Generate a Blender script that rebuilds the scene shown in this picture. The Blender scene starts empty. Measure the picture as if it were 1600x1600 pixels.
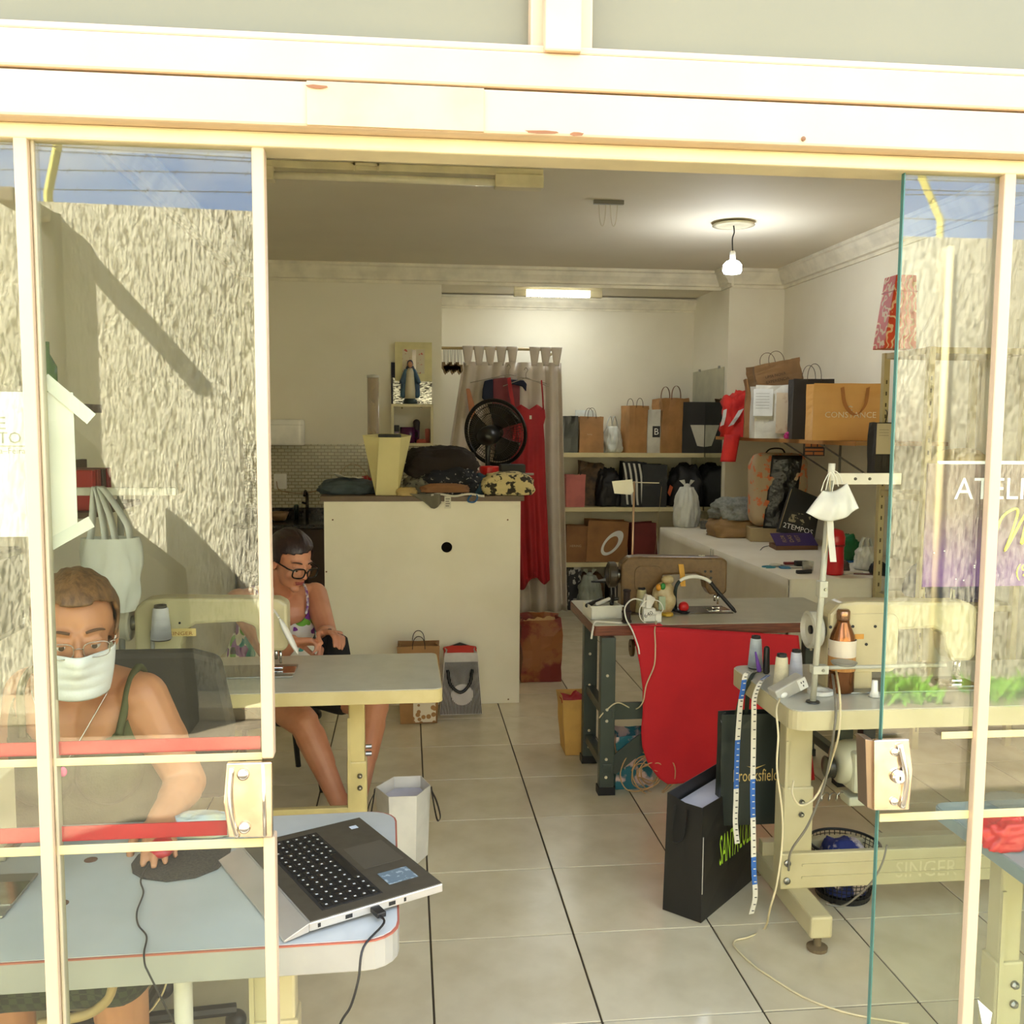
import bpy, bmesh, math, random
from mathutils import Vector, Matrix, noise

sc = bpy.context.scene
PI = math.pi
random.seed(7)

# ------------------------------------------------------------------ camera
F = 1510.0                                   # focal length in pixels of the 1600 px frame
CAM = Vector((0.0, 0.0, 1.6))
_yv = Vector((635.3 - 800.0, 800.0 - 663.7, -F)).normalized()     # shop depth direction seen by the camera
_u = Vector((-0.0035, 1.0, 0.0))
_zv = (_u - _u.dot(_yv) * _yv).normalized()
_xv = _yv.cross(_zv)
W2C = Matrix((( _xv.x, _yv.x, _zv.x), (_xv.y, _yv.y, _zv.y), (_xv.z, _yv.z, _zv.z)))
C2W = W2C.transposed()
cam_data = bpy.data.cameras.new('camera')
cam_data.sensor_width = 36.0
cam_data.lens = 36.0 * F / 1600.0
cam_data.clip_start = 0.05
cam_data.clip_end = 200
cam = bpy.data.objects.new('camera', cam_data)
sc.collection.objects.link(cam)
cam.matrix_world = Matrix.Translation(CAM) @ C2W.to_4x4()
sc.camera = cam


def ray(px, py):
    return C2W @ Vector((px - 800.0, 800.0 - py, -F))


def at_y(px, py, y):
    d = ray(px, py)
    return CAM + d * (y / d.y)


def at_z(px, py, z):
    d = ray(px, py)
    return CAM + d * ((z - CAM.z) / d.z)


def at_x(px, py, x):
    d = ray(px, py)
    return CAM + d * (x / d.x)


# ------------------------------------------------------------------ light
EXPOSURE = 1.38
BULB_W, NICHE_W = 6.0, 1.6          # room lamps, watts
vs = sc.view_settings
vs.view_transform = 'Standard'
vs.look = 'None'
vs.exposure = EXPOSURE
vs.gamma = 1.0
vs.use_curve_mapping = False
sc.cycles.use_denoising = True
sc.cycles.caustics_reflective = False
sc.cycles.caustics_refractive = False
sc.cycles.sample_clamp_indirect = 6.0
sc.cycles.max_bounces = 12
sc.cycles.diffuse_bounces = 8
sc.cycles.transparent_max_bounces = 16

world = bpy.data.worlds.new('sky')
sc.world = world
world.use_nodes = True
nt = world.node_tree
nt.nodes.clear()
n_out = nt.nodes.new('ShaderNodeOutputWorld')
n_bg = nt.nodes.new('ShaderNodeBackground')
n_tc = nt.nodes.new('ShaderNodeTexCoord')
n_no = nt.nodes.new('ShaderNodeTexNoise')
n_no.inputs['Scale'].default_value = 3.4
n_no.inputs['Detail'].default_value = 7.0
n_no.inputs['Roughness'].default_value = 0.55
n_rp = nt.nodes.new('ShaderNodeValToRGB')
n_rp.color_ramp.elements[0].position = 0.44
n_rp.color_ramp.elements[0].color = (0.30, 0.48, 0.85, 1)
n_rp.color_ramp.elements[1].position = 0.56
n_rp.color_ramp.elements[1].color = (1.0, 1.0, 0.98, 1)
n_bg.inputs['Strength'].default_value = 2.2
nt.links.new(n_tc.outputs['Generated'], n_no.inputs['Vector'])
nt.links.new(n_no.outputs['Fac'], n_rp.inputs['Fac'])
nt.links.new(n_rp.outputs['Color'], n_bg.inputs['Color'])
nt.links.new(n_bg.outputs['Background'], n_out.inputs['Surface'])

sun_data = bpy.data.lights.new('sun', 'SUN')
sun_data.energy = 24.0
sun_data.angle = math.radians(0.6)
sun_data.color = (1.0, 0.96, 0.90)
sun = bpy.data.objects.new('sun', sun_data)
sc.collection.objects.link(sun)
SUN_DIR = Vector((1.25, -1.0, -1.43)).normalized()      # high sun behind the shop, from the left
sun.rotation_euler = SUN_DIR.to_track_quat('-Z', 'Y').to_euler()
sun.location = (-6, 6, 9)


# ------------------------------------------------------------------ materials
def lin(c):
    out = []
    for x in c[:3]:
        x = x / 255.0
        out.append(x / 12.92 if x <= 0.04045 else ((x + 0.055) / 1.055) ** 2.4)
    return (out[0], out[1], out[2], 1.0)


_mats = {}


def mat(name, col=(200, 200, 200), rough=0.55, metal=0.0, col2=None, nscale=8.0, nmix=(0.4, 0.65), bump=0.0, bscale=60.0,
        stretch=None, trans=0.0, alpha=1.0, emit=0.0, ecol=(255, 255, 255), tex='noise', spec=0.5, coat=0.0, sss=0.0, detail=4.0):
    if name in _mats:
        return _mats[name]
    m = bpy.data.materials.new(name)
    m.use_nodes = True
    t = m.node_tree
    b = t.nodes['Principled BSDF']
    b.inputs['Base Color'].default_value = lin(col)
    b.inputs['Roughness'].default_value = rough
    b.inputs['Metallic'].default_value = metal
    b.inputs['Specular IOR Level'].default_value = spec
    if coat:
        b.inputs['Coat Weight'].default_value = coat
    if trans:
        b.inputs['Transmission Weight'].default_value = trans
    if alpha < 1:
        b.inputs['Alpha'].default_value = alpha
    if sss:
        b.inputs['Subsurface Weight'].default_value = sss
        b.inputs['Subsurface Radius'].default_value = (0.012, 0.005, 0.003)
    if emit:
        b.inputs['Emission Color'].default_value = lin(ecol)
        b.inputs['Emission Strength'].default_value = emit
    tc = t.nodes.new('ShaderNodeTexCoord')
    vec = tc.outputs['Object']
    if stretch:
        mp = t.nodes.new('ShaderNodeMapping')
        mp.inputs['Scale'].default_value = stretch
        t.links.new(vec, mp.inputs['Vector'])
        vec = mp.outputs['Vector']
    c2 = col2 if col2 is not None else tuple(max(0, x * 0.93) for x in col)
    if tex == 'noise':
        n = t.nodes.new('ShaderNodeTexNoise')
        n.inputs['Scale'].default_value = nscale
        n.inputs['Detail'].default_value = detail
        fac = n.outputs['Fac']
    elif tex == 'voronoi':
        n = t.nodes.new('ShaderNodeTexVoronoi')
        n.inputs['Scale'].default_value = nscale
        fac = n.outputs['Distance']
    elif tex == 'wave':
        n = t.nodes.new('ShaderNodeTexWave')
        n.inputs['Scale'].default_value = nscale
        n.inputs['Distortion'].default_value = detail
        fac = n.outputs['Fac']
    elif tex == 'checker':
        n = t.nodes.new('ShaderNodeTexChecker')
        n.inputs['Scale'].default_value = nscale
        fac = n.outputs['Fac']
    t.links.new(vec, n.inputs['Vector'])
    rp = t.nodes.new('ShaderNodeValToRGB')
    rp.color_ramp.elements[0].position = nmix[0]
    rp.color_ramp.elements[1].position = nmix[1]
    rp.color_ramp.elements[0].color = lin(col)
    rp.color_ramp.elements[1].color = lin(c2)
    t.links.new(fac, rp.inputs['Fac'])
    t.links.new(rp.outputs['Color'], b.inputs['Base Color'])
    if bump:
        bn = t.nodes.new('ShaderNodeTexNoise')
        bn.inputs['Scale'].default_value = bscale
        bn.inputs['Detail'].default_value = 4.0
        t.links.new(vec, bn.inputs['Vector'])
        bp = t.nodes.new('ShaderNodeBump')
        bp.inputs['Strength'].default_value = bump
        bp.inputs['Distance'].default_value = 0.01
        t.links.new(bn.outputs['Fac'], bp.inputs['Height'])
        t.links.new(bp.outputs['Normal'], b.inputs['Normal'])
    _mats[name] = m
    return m


def glass_mat(name, r0=0.07, tint=(0.93, 0.96, 0.92), dust=0.0):
    """clear sheet glass: mirror reflection by Fresnel over see-through"""
    if name in _mats:
        return _mats[name]
    m = bpy.data.materials.new(name)
    m.use_nodes = True
    t = m.node_tree
    t.nodes.clear()
    o = t.nodes.new('ShaderNodeOutputMaterial')
    tr = t.nodes.new('ShaderNodeBsdfTransparent')
    tr.inputs['Color'].default_value = (*tint, 1)
    gl = t.nodes.new('ShaderNodeBsdfGlossy')
    gl.inputs['Roughness'].default_value = 0.0
    gl.inputs['Color'].default_value = (1, 1, 1, 1)
    lw = t.nodes.new('ShaderNodeLayerWeight')
    lw.inputs['Blend'].default_value = 0.5
    pw = t.nodes.new('ShaderNodeMath')
    pw.operation = 'POWER'
    pw.inputs[1].default_value = 4.0
    t.links.new(lw.outputs['Facing'], pw.inputs[0])
    ma = t.nodes.new('ShaderNodeMath')
    ma.operation = 'MULTIPLY_ADD'
    ma.inputs[1].default_value = 1.0 - r0
    ma.inputs[2].default_value = r0
    t.links.new(pw.outputs[0], ma.inputs[0])
    mx = t.nodes.new('ShaderNodeMixShader')
    t.links.new(ma.outputs[0], mx.inputs['Fac'])
    t.links.new(tr.outputs[0], mx.inputs[1])
    t.links.new(gl.outputs[0], mx.inputs[2])
    last = mx
    if dust:
        df = t.nodes.new('ShaderNodeBsdfDiffuse')
        df.inputs['Color'].default_value = (0.8, 0.78, 0.7, 1)
        mx2 = t.nodes.new('ShaderNodeMixShader')
        mx2.inputs['Fac'].default_value = dust
        t.links.new(mx.outputs[0], mx2.inputs[1])
        t.links.new(df.outputs[0], mx2.inputs[2])
        last = mx2
    t.links.new(last.outputs[0], o.inputs['Surface'])
    _mats[name] = m
    return m


# ------------------------------------------------------------------ mesh building
class MB:
    def __init__(self):
        self.v, self.f = [], []

    def add(self, vs_, fs, M=None):
        o = len(self.v)
        for p in vs_:
            p = Vector(p)
            self.v.append(M @ p if M else p)
        self.f += [[i + o for i in q] for q in fs]
        return self

    def box(self, c, s, M=None):
        cx, cy, cz = c
        x, y, z = s[0] / 2, s[1] / 2, s[2] / 2
        vv = [(cx + a * x, cy + b * y, cz + d * z) for d in (-1, 1) for b in (-1, 1) for a in (-1, 1)]
        return self.add(vv, [(0, 2, 3, 1), (4, 5, 7, 6), (0, 1, 5, 4), (2, 6, 7, 3), (0, 4, 6, 2), (1, 3, 7, 5)], M)

    def span(self, x0, x1, y0, y1, z0, z1):
        return self.box(((x0 + x1) / 2, (y0 + y1) / 2, (z0 + z1) / 2), (abs(x1 - x0), abs(y1 - y0), abs(z1 - z0)))

    def prism(self, pts, z0, z1, M=None):
        n = len(pts)
        vv = [(p[0], p[1], z0) for p in pts] + [(p[0], p[1], z1) for p in pts]
        fs = [list(range(n))[::-1], list(range(n, 2 * n))]
        fs += [(i, (i + 1) % n, n + (i + 1) % n, n + i) for i in range(n)]
        return self.add(vv, fs, M)

    def lathe(self, prof, seg=24, M=None, cap=True):
        vv, fs = [], []
        for r, z in prof:
            for k in range(seg):
                a = 2 * PI * k / seg
                vv.append((r * math.cos(a), r * math.sin(a), z))
        for i in range(len(prof) - 1):
            for k in range(seg):
                k2 = (k + 1) % seg
                fs.append((i * seg + k, i * seg + k2, (i + 1) * seg + k2, (i + 1) * seg + k))
        if cap:
            fs.append(list(range(seg))[::-1])
            fs.append([(len(prof) - 1) * seg + k for k in range(seg)])
        return self.add(vv, fs, M)

    def tube(self, pts, r, seg=8, closed=False, M=None):
        pts = [Vector(p) for p in pts]
        n = len(pts)
        rr = r if isinstance(r, (list, tuple)) else [r] * n
        vv, fs = [], []
        up = Vector((0, 0, 1))
        prev = None
        for i, p in enumerate(pts):
            a = pts[(i - 1) % n] if (i > 0 or closed) else p
            b = pts[(i + 1) % n] if (i < n - 1 or closed) else p
            t = (b - a)
            if t.length < 1e-9:
                t = Vector((0, 0, 1))
            t.normalize()
            if prev is None:
                s = t.cross(up)
                if s.length < 0.05:
                    s = t.cross(Vector((1, 0, 0)))
            else:
                s = prev - prev.dot(t) * t
                if s.length < 1e-6:
                    s = t.cross(Vector((1, 0, 0)))
            s.normalize()
            prev = s
            w = t.cross(s)
            for k in range(seg):
                an = 2 * PI * k / seg
                vv.append(p + rr[i] * (math.cos(an) * s + math.sin(an) * w))
        m = n if closed else n - 1
        for i in range(m):
            j = (i + 1) % n
            for k in range(seg):
                k2 = (k + 1) % seg
                fs.append((i * seg + k, i * seg + k2, j * seg + k2, j * seg + k))
        if not closed:
            fs.append(list(range(seg))[::-1])
            fs.append([(n - 1) * seg + k for k in range(seg)])
        return self.add(vv, fs, M)

    def ell(self, c, r, M=None, seg=16, rings=10):
        vv = [(c[0], c[1], c[2] - r[2])]
        for i in range(1, rings):
            ph = -PI / 2 + PI * i / rings
            for k in range(seg):
                a = 2 * PI * k / seg
                vv.append((c[0] + r[0] * math.cos(ph) * math.cos(a), c[1] + r[1] * math.cos(ph) * math.sin(a), c[2] + r[2] * math.sin(ph)))
        vv.append((c[0], c[1], c[2] + r[2]))
        fs = [(0, 1 + (k + 1) % seg, 1 + k) for k in range(seg)]
        for i in range(rings - 2):
            for k in range(seg):
                k2 = (k + 1) % seg
                fs.append((1 + i * seg + k, 1 + i * seg + k2, 1 + (i + 1) * seg + k2, 1 + (i + 1) * seg + k))
        top = len(vv) - 1
        b = 1 + (rings - 2) * seg
        fs += [(b + k, b + (k + 1) % seg, top) for k in range(seg)]
        return self.add(vv, fs, M)

    def cap(self, p0, r0, p1, r1, seg=14):
        """tapered capsule"""
        p0, p1 = Vector(p0), Vector(p1)
        d = p1 - p0
        L = d.length
        q = d.to_track_quat('Z', 'Y').to_matrix().to_4x4() if L > 1e-6 else Matrix.Identity(4)
        M = Matrix.Translation(p0) @ q
        prof = []
        for i in range(0, 6):
            a = -PI / 2 + (PI / 2) * i / 5
            prof.append((max(r0 * math.cos(a), 1e-4), r0 * math.sin(a)))
        for i in range(0, 6):
            a = (PI / 2) * i / 5
            prof.append((max(r1 * math.cos(a), 1e-4), L + r1 * math.sin(a)))
        return self.lathe(prof, seg, M)

    def sheet(self, fn, nu, nv):
        vv = [fn(i / nu, j / nv) for j in range(nv + 1) for i in range(nu + 1)]
        fs = [(j * (nu + 1) + i, j * (nu + 1) + i + 1, (j + 1) * (nu + 1) + i + 1, (j + 1) * (nu + 1) + i) for j in range(nv) for i in range(nu)]
        return self.add(vv, fs)

    def build(self, name, m, parent=None, loc=None, rz=0.0, smooth=False, bevel=0.0, solid=0.0, sub=0, fix=True):
        me = bpy.data.meshes.new(name)
        me.from_pydata([tuple(p) for p in self.v], [], self.f)
        if fix:
            bm = bmesh.new()
            bm.from_mesh(me)
            bmesh.ops.recalc_face_normals(bm, faces=bm.faces)
            bm.to_mesh(me)
            bm.free()
        return wrap(name, me, m, parent, loc, rz, smooth, bevel, solid, sub)


def wrap(name, me, m, parent=None, loc=None, rz=0.0, smooth=False, bevel=0.0, solid=0.0, sub=0):
    o = bpy.data.objects.new(name, me)
    sc.collection.objects.link(o)
    if m:
        me.materials.append(m)
    if smooth:
        for p in me.polygons:
            p.use_smooth = True
    if parent:
        o.parent = parent
    if loc is not None:
        o.location = loc
    if rz:
        o.rotation_euler = (0, 0, rz)
    if solid:
        md = o.modifiers.new('solid', 'SOLIDIFY')
        md.thickness = solid
        md.offset = 0
    if bevel:
        md = o.modifiers.new('bevel', 'BEVEL')
        md.width = bevel
        md.segments = 2
        md.limit_method = 'ANGLE'
    if sub:
        md = o.modifiers.new('sub', 'SUBSURF')
        md.levels = sub
        md.render_levels = sub
    return o


def thing(name, label, cat, loc=(0, 0, 0), rz=0.0, group=None):
    o = bpy.data.objects.new(name, None)
    sc.collection.objects.link(o)
    o.location = loc
    o.rotation_euler = (0, 0, rz)
    o.empty_display_size = 0.05
    return tag(o, label, cat, group)


def tag(o, label, cat=None, group=None, kind=None):
    o['label'] = label
    if cat:
        o['category'] = cat
    if group:
        o['group'] = group
    if kind:
        o['kind'] = kind
    return o


def struct(o, label):
    o['kind'] = 'structure'
    o['label'] = label
    return o


def copy_tree(o, parent=None):
    c = o.copy()
    sc.collection.objects.link(c)
    c.parent = parent
    for ch in o.children:
        copy_tree(ch, c)
    return c


def round_rect(x0, x1, y0, y1, r, n=5):
    out = []
    for cx, cy, a0 in ((x1 - r, y1 - r, 0), (x0 + r, y1 - r, PI / 2), (x0 + r, y0 + r, PI), (x1 - r, y0 + r, 1.5 * PI)):
        for i in range(n + 1):
            a = a0 + (PI / 2) * i / n
            out.append((cx + r * math.cos(a), cy + r * math.sin(a)))
    return out


def smooth_pts(pts, n=8):
    """Catmull-Rom through pts"""
    P = [Vector(p) for p in pts]
    P = [2 * P[0] - P[1]] + P + [2 * P[-1] - P[-2]]
    out = []
    for i in range(1, len(P) - 2):
        for k in range(n):
            t = k / n
            a, b, c, d = P[i - 1], P[i], P[i + 1], P[i + 2]
            out.append(0.5 * ((2 * b) + (c - a) * t + (2 * a - 5 * b + 4 * c - d) * t * t + (3 * b - a - 3 * c + d) * t ** 3))
    out.append(P[-2])
    return out


def lettering(body, m, parent, M, width=None, height=None, ext=0.0006, name='lettering', align='LEFT', slant=0.0):
    """flat letters; M places the text plane (x right, y up)"""
    cu = bpy.data.curves.new(name, 'FONT')
    cu.body = body
    cu.size = 1.0
    cu.resolution_u = 2
    cu.shear = slant
    cu.align_x = 'LEFT'
    tmp = bpy.data.objects.new(name, cu)
    sc.collection.objects.link(tmp)
    dg = bpy.context.evaluated_depsgraph_get()
    me = bpy.data.meshes.new_from_object(tmp.evaluated_get(dg))
    bpy.data.objects.remove(tmp)
    bpy.data.curves.remove(cu)
    xs = [v.co.x for v in me.vertices]
    ys = [v.co.y for v in me.vertices]
    x0, x1, y0, y1 = min(xs), max(xs), min(ys), max(ys)
    sx = width / (x1 - x0) if width else None
    sy = height / (y1 - y0) if height else None
    if sx is None:
        sx = sy
    if sy is None:
        sy = sx
    ax = {'LEFT': x0, 'CENTER': (x0 + x1) / 2, 'RIGHT': x1}[align]
    for v in me.vertices:
        v.co = M @ Vector(((v.co.x - ax) * sx, (v.co.y - y0) * sy, 0))
    return wrap(name, me, m, parent)


def face_cam(x, y, z):
    """text plane facing -Y at a point"""
    return Matrix.Translation((x, y, z)) @ Matrix.Rotation(PI / 2, 4, 'X')


# common materials
M_PAINT = mat('cream_wall_paint', (234, 229, 212), 0.75, col2=(228, 222, 204), nscale=1.7, bump=0.04, bscale=90)
M_CEIL = mat('ceiling_paint', (222, 215, 196), 0.8, col2=(216, 208, 188), nscale=1.2, bump=0.03, bscale=60)
M_ALU = mat('cream_painted_aluminium', (197, 173, 142), 0.4, col2=(193, 168, 136), nscale=5)
M_BLACK = mat('black_plastic', (22, 21, 20), 0.45)
M_CHROME = mat('chrome', (225, 222, 215), 0.12, 1.0, col2=(205, 200, 190), nscale=20)
M_STEEL = mat('steel', (150, 148, 140), 0.3, 1.0)
M_WHITE = mat('white_plastic', (232, 230, 220), 0.4)
M_LAM = mat('grey_laminate', (198, 196, 180), 0.28, col2=(190, 188, 172), nscale=14)
M_CREAMMETAL = mat('cream_enamel', (188, 178, 140), 0.35, col2=(180, 169, 130), nscale=6)
M_WIRE_CREAM = mat('cream_cable', (214, 200, 160), 0.5)
M_SKIN1 = mat('skin_warm', (188, 132, 94), 0.5, col2=(176, 120, 84), nscale=9, sss=0.08, bump=0.03, bscale=300)
M_SKIN2 = mat('skin_tan', (200, 140, 108), 0.45, col2=(188, 126, 94), nscale=9, sss=0.08, bump=0.03, bscale=300)
# ================================================================== THE ROOM
XL, YB, YN, YCOL = -1.28, 7.83, 8.62, 7.66
XR = at_y(1225, 500, YCOL).x
ZC = at_y(500, 408, YB - 0.1).z            # ceiling heights from the cornice lines
ZN = at_y(900, 443, YB).z
YF = 1.50                      # shop front plane
XK = at_y(690, 560, YB).x      # end of the kitchen wall / start of the niche
XN = at_y(1083, 560, YN).x     # niche side wall
T = 0.12

# floor: grout bed and single tiles
o = MB().span(XL - T, XR + T, YF - 0.06, YN + T, -0.12, -0.004).build('floor', mat('dark_grout', (70, 60, 44), 0.9))
struct(o, 'beige ceramic tile floor of the sewing workshop')
FLOOR = o
TS, TY_ = 0.4505, 0.4560
M_TILE = [mat('floor_tile_%d' % i, c, 0.24, col2=d, nscale=7, detail=6, bump=0.015, bscale=25) for i, (c, d) in enumerate(
    [((211, 201, 174), (201, 190, 162)), ((207, 197, 169), (197, 186, 157)), ((214, 205, 179), (203, 193, 166))])]
jx = at_z(941, 1596, 0).x
jy = at_z(941, 1596, 0).y
tile_mesh = []
for k in range(3):
    mb = MB().box((0, 0, 0), (TS - 0.006, TY_ - 0.006, 0.012))
    t0 = mb.build('tile', M_TILE[k], bevel=0.0015)
    tile_mesh.append(t0)
nx0, nx1 = math.floor((XL - jx) / TS), math.ceil((XR - jx) / TS)
ny0, ny1 = math.floor((YF - jy) / TY_), math.ceil((YN - jy) / TY_)
first = [True] * 3
for i in range(nx0, nx1):
    for j in range(ny0, ny1):
        k = random.randrange(3)
        if first[k]:
            t = tile_mesh[k]
            first[k] = False
        else:
            t = tile_mesh[k].copy()
            sc.collection.objects.link(t)
        t.parent = FLOOR
        t.location = (jx + (i + 0.5) * TS, jy + (j + 0.5) * TY_, -0.006 + random.uniform(-0.0006, 0.0004))

struct(MB().span(XL - T, XL, YF, YB + T, 0, ZC).build('wall_left', M_PAINT), 'cream wall on the left side of the shop')
struct(MB().span(XL - T, XK, YB, YB + T, 0, ZC).build('wall_kitchen', M_PAINT), 'cream kitchen wall at the back of the shop')
struct(MB().span(XK - 0.1, XN + 0.5, YN, YN + T, 0, ZC).build('wall_back', M_PAINT), 'cream back wall behind the bag shelves')
mb = MB().span(XK - 0.1, XK, YB + T, YN, 0, ZC)
struct(mb.build('wall_niche_side', M_PAINT), 'cream side wall of the shelf niche')
mb = MB().span(XN, XR + T, YCOL, YN, 0, ZC)
struct(mb.build('wall_pillar', M_PAINT), 'cream pillar between the shelf niche and the right wall')
struct(MB().span(XR, XR + T, YF, YCOL, 0, ZC).build('wall_right', M_PAINT), 'cream wall on the right side of the shop')
struct(MB().span(XL - T, XR + T, YF - 0.05, YB, ZC, ZC + 0.15).build('ceiling', M_CEIL), 'plain cream ceiling of the shop')
struct(MB().span(XK - 0.1, XN, YB, YN, ZN, ZC + 0.15).build('ceiling_niche', M_CEIL), 'lower ceiling over the shelf niche')
# roof parapet over the shop front
struct(MB().span(XL - 3, XR + 3, YF + 0.03, YF + 0.25, 3.05, 3.6).build('wall_parapet', mat('parapet_paint', (214, 206, 180), 0.8)),
       'plain parapet above the shop front')
struct(MB().span(XR + T, XR + 3, YF + 0.03, YF + 0.25, 0, 3.05).build('wall_front_right', mat('parapet_paint')), 'neighbouring front wall on the right')
struct(MB().span(XL - 3, XL - T, YF + 0.03, YF + 0.25, 0, 3.05).build('wall_front_left', mat('parapet_paint')), 'neighbouring front wall on the left')

# cornices: stepped profile (distance from the wall, drop from the ceiling)
CPROF = [(0, 0), (0.105, 0), (0.105, -0.022), (0.09, -0.03), (0.078, -0.06), (0.05, -0.10), (0.045, -0.118), (0.02, -0.122), (0.02, -0.145), (0, -0.145)]


def cornice(name, a, b, out, z, label, s=1.0):
    """a, b: ends on the wall line; out: unit vector away from the wall"""
    a, b, out = Vector(a), Vector(b), Vector(out)
    vv = []
    for p in (a, b):
        for d, h in CPROF:
            q = p + out * d * s
            vv.append((q.x, q.y, z + h * s))
    n = len(CPROF)
    fs = [list(range(n)), list(range(n, 2 * n))[::-1]] + [(i, (i + 1) % n, n + (i + 1) % n, n + i) for i in range(n)]
    o = MB().add(vv, fs).build(name, mat('cornice_plaster', (236, 230, 210), 0.7, bump=0.02))
    return struct(o, label)


cornice('trim_1', (XL, YB, 0), (XN, YB, 0), (0, -1, 0), ZC, 'stepped plaster cornice across kitchen wall and beam')
cornice('trim_2', (XR, YCOL, 0), (XR, YF + 0.1, 0), (-1, 0, 0), ZC, 'stepped plaster cornice along the right wall')
cornice('trim_3', (XN, YCOL, 0), (XR, YCOL, 0), (0, -1, 0), ZC, 'short plaster cornice on the pillar front')
cornice('trim_4', (XN, YB, 0), (XN, YCOL - 0.1, 0), (-1, 0, 0), ZC, 'short plaster cornice on the pillar side')
cornice('trim_5', (XL, YF + 0.1, 0), (XL, YB, 0), (1, 0, 0), ZC, 'stepped plaster cornice along the left wall')
cornice('trim_6', (XK, YN, 0), (XN, YN, 0), (0, -1, 0), ZN - 0.015, 'plaster cornice at the top of the niche wall', 0.75)

# ================================================================== SHOP FRONT
zb = at_y(30, 180, YF - 0.05).z            # underside of the header
zj = at_y(0, 105, YF - 0.05).z             # joint in the header
zt = at_y(0, 27, YF - 0.05).z              # top of the header
HX0, HX1 = XL - 0.3, XR + 0.3
o = MB().span(HX0, HX1, YF - 0.05, YF + 0.03, zb, zj).build('trim_7', M_ALU, bevel=0.004)
struct(o, 'lower cream header beam over the doors')
o = MB().span(HX0, HX1, YF - 0.052, YF + 0.03, zj + 0.0025, zt - 0.012).build('trim_8', M_ALU, bevel=0.004)
struct(o, 'upper cream header beam over the doors')
o = MB().span(HX0, HX1, YF - 0.047, YF + 0.03, zt - 0.0115, zt).build('trim_9', M_ALU, bevel=0.003)
struct(o, 'thin cream ledge above the header beam')
o = MB().span(HX0, HX1, YF - 0.02, YF + 0.045, zb - 0.022, zb).build('trim_10', mat('cream_track', (210, 198, 160), 0.45), bevel=0.004)
struct(o, 'sliding door track under the header beam')
o = MB().span(HX0, HX1, YF - 0.035, YF + 0.04, zj + 0.0002, zj + 0.0023).build('trim_11', mat('brown_gap', (92, 66, 42), 0.9))
struct(o, 'thin brown joint in the header beam')
p0, p1 = at_y(479, 132, YF - 0.0515), at_y(756, 200, YF - 0.0515)
o = MB().span(p0.x, p1.x, YF - 0.0545, YF - 0.0505, zb + 0.001, zj - 0.001).build('tape_patch', mat('beige_tape', (184, 154, 122), 0.5, col2=(192, 168, 132), nscale=9), bevel=0.0008)
tag(o, 'pale beige tape patch stuck on the header beam', 'tape')
# chips and screw on the header
for k, (px, py, w) in enumerate(((495, 137, 0.02), (845, 208, 0.03), (900, 211, 0.016))):
    p = at_y(px, py, YF - 0.0515)
    pts = [(p.x + w * math.cos(a) * random.uniform(.6, 1), p.z + 0.003 * math.sin(a) * random.uniform(.6, 1)) for a in [i * PI / 5 for i in range(10)]]
    o = MB().prism(pts, 0, 0.0008, Matrix.Translation((0, YF - 0.0556, 0)) @ Matrix.Rotation(PI / 2, 4, 'X')).build('paint_chip', mat('bare_filler', (136, 92, 60), 0.8), bpy.data.objects['trim_7'])
p = at_y(1255, 217, YF - 0.051)
MB().lathe([(0.0035, 0), (0.0035, 0.002), (0.001, 0.003)], 12, Matrix.Translation((p.x, YF - 0.0508, p.z)) @ Matrix.Rotation(PI / 2, 4, 'X')).build('screw', mat('rusty_screw', (120, 84, 50), 0.6), bpy.data.objects['trim_7'])

# transom panels and mullion above the header
M_TRANS = mat('frosted_transom', (112, 110, 86), 0.45, col2=(118, 115, 90), nscale=2.0)
mx0, mx1 = at_y(852, 60, YF - 0.06).x, at_y(909, 60, YF - 0.06).x
bx0, bx1 = at_y(829, 60, YF - 0.03).x, at_y(926, 60, YF - 0.03).x
struct(MB().span(HX0, bx0, YF, YF + 0.012, zt, 3.05).build('window_3', M_TRANS), 'greyish green frosted transom pane left of the mullion')
struct(MB().span(bx1, HX1, YF, YF + 0.012, zt, 3.05).build('window_4', M_TRANS), 'greyish green frosted transom pane right of the mullion')
struct(MB().span(bx0, bx1, YF - 0.03, YF + 0.02, zt, 3.05).build('trim_12', M_ALU, bevel=0.003), 'cream mullion bead between the transom panes')
struct(MB().span(mx0, mx1, YF - 0.06, YF - 0.03, zt - 0.012, 3.05).build('trim_13', mat('pinkish_cover', (200, 174, 142), 0.45), bevel=0.003), 'pale raised mullion cover between the transom panes')

M_GLASS = glass_mat('door_glass', 0.052)
M_GEDGE = mat('green_glass_edge', (70, 112, 100), 0.2)
M_STRIP = mat('cream_strip', (206, 188, 136), 0.5, col2=(198, 178, 122), nscale=12)
M_RED_TAPE = mat('red_tape', (176, 22, 36), 0.35, col2=(164, 18, 32), nscale=10)

ax0, ax1 = at_y(18, 185, YF - 0.018).x, at_y(40, 185, YF - 0.018).x
sx0, sx1 = at_y(392, 208, YF - 0.012).x, at_y(412, 208, YF - 0.012).x
gx0 = at_y(1414, 250, YF).x
cx0, cx1 = at_y(1572, 250, YF - 0.018).x, at_y(1590, 250, YF - 0.018).x
zs1a, zs1b = at_y(200, 1183, YF - 0.01).z, at_y(200, 1195, YF - 0.01).z
zs2a, zs2b = at_y(200, 1319, YF - 0.01).z, at_y(200, 1333, YF - 0.01).z
DZ0, DZ1 = 0.05, zb - 0.004

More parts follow.
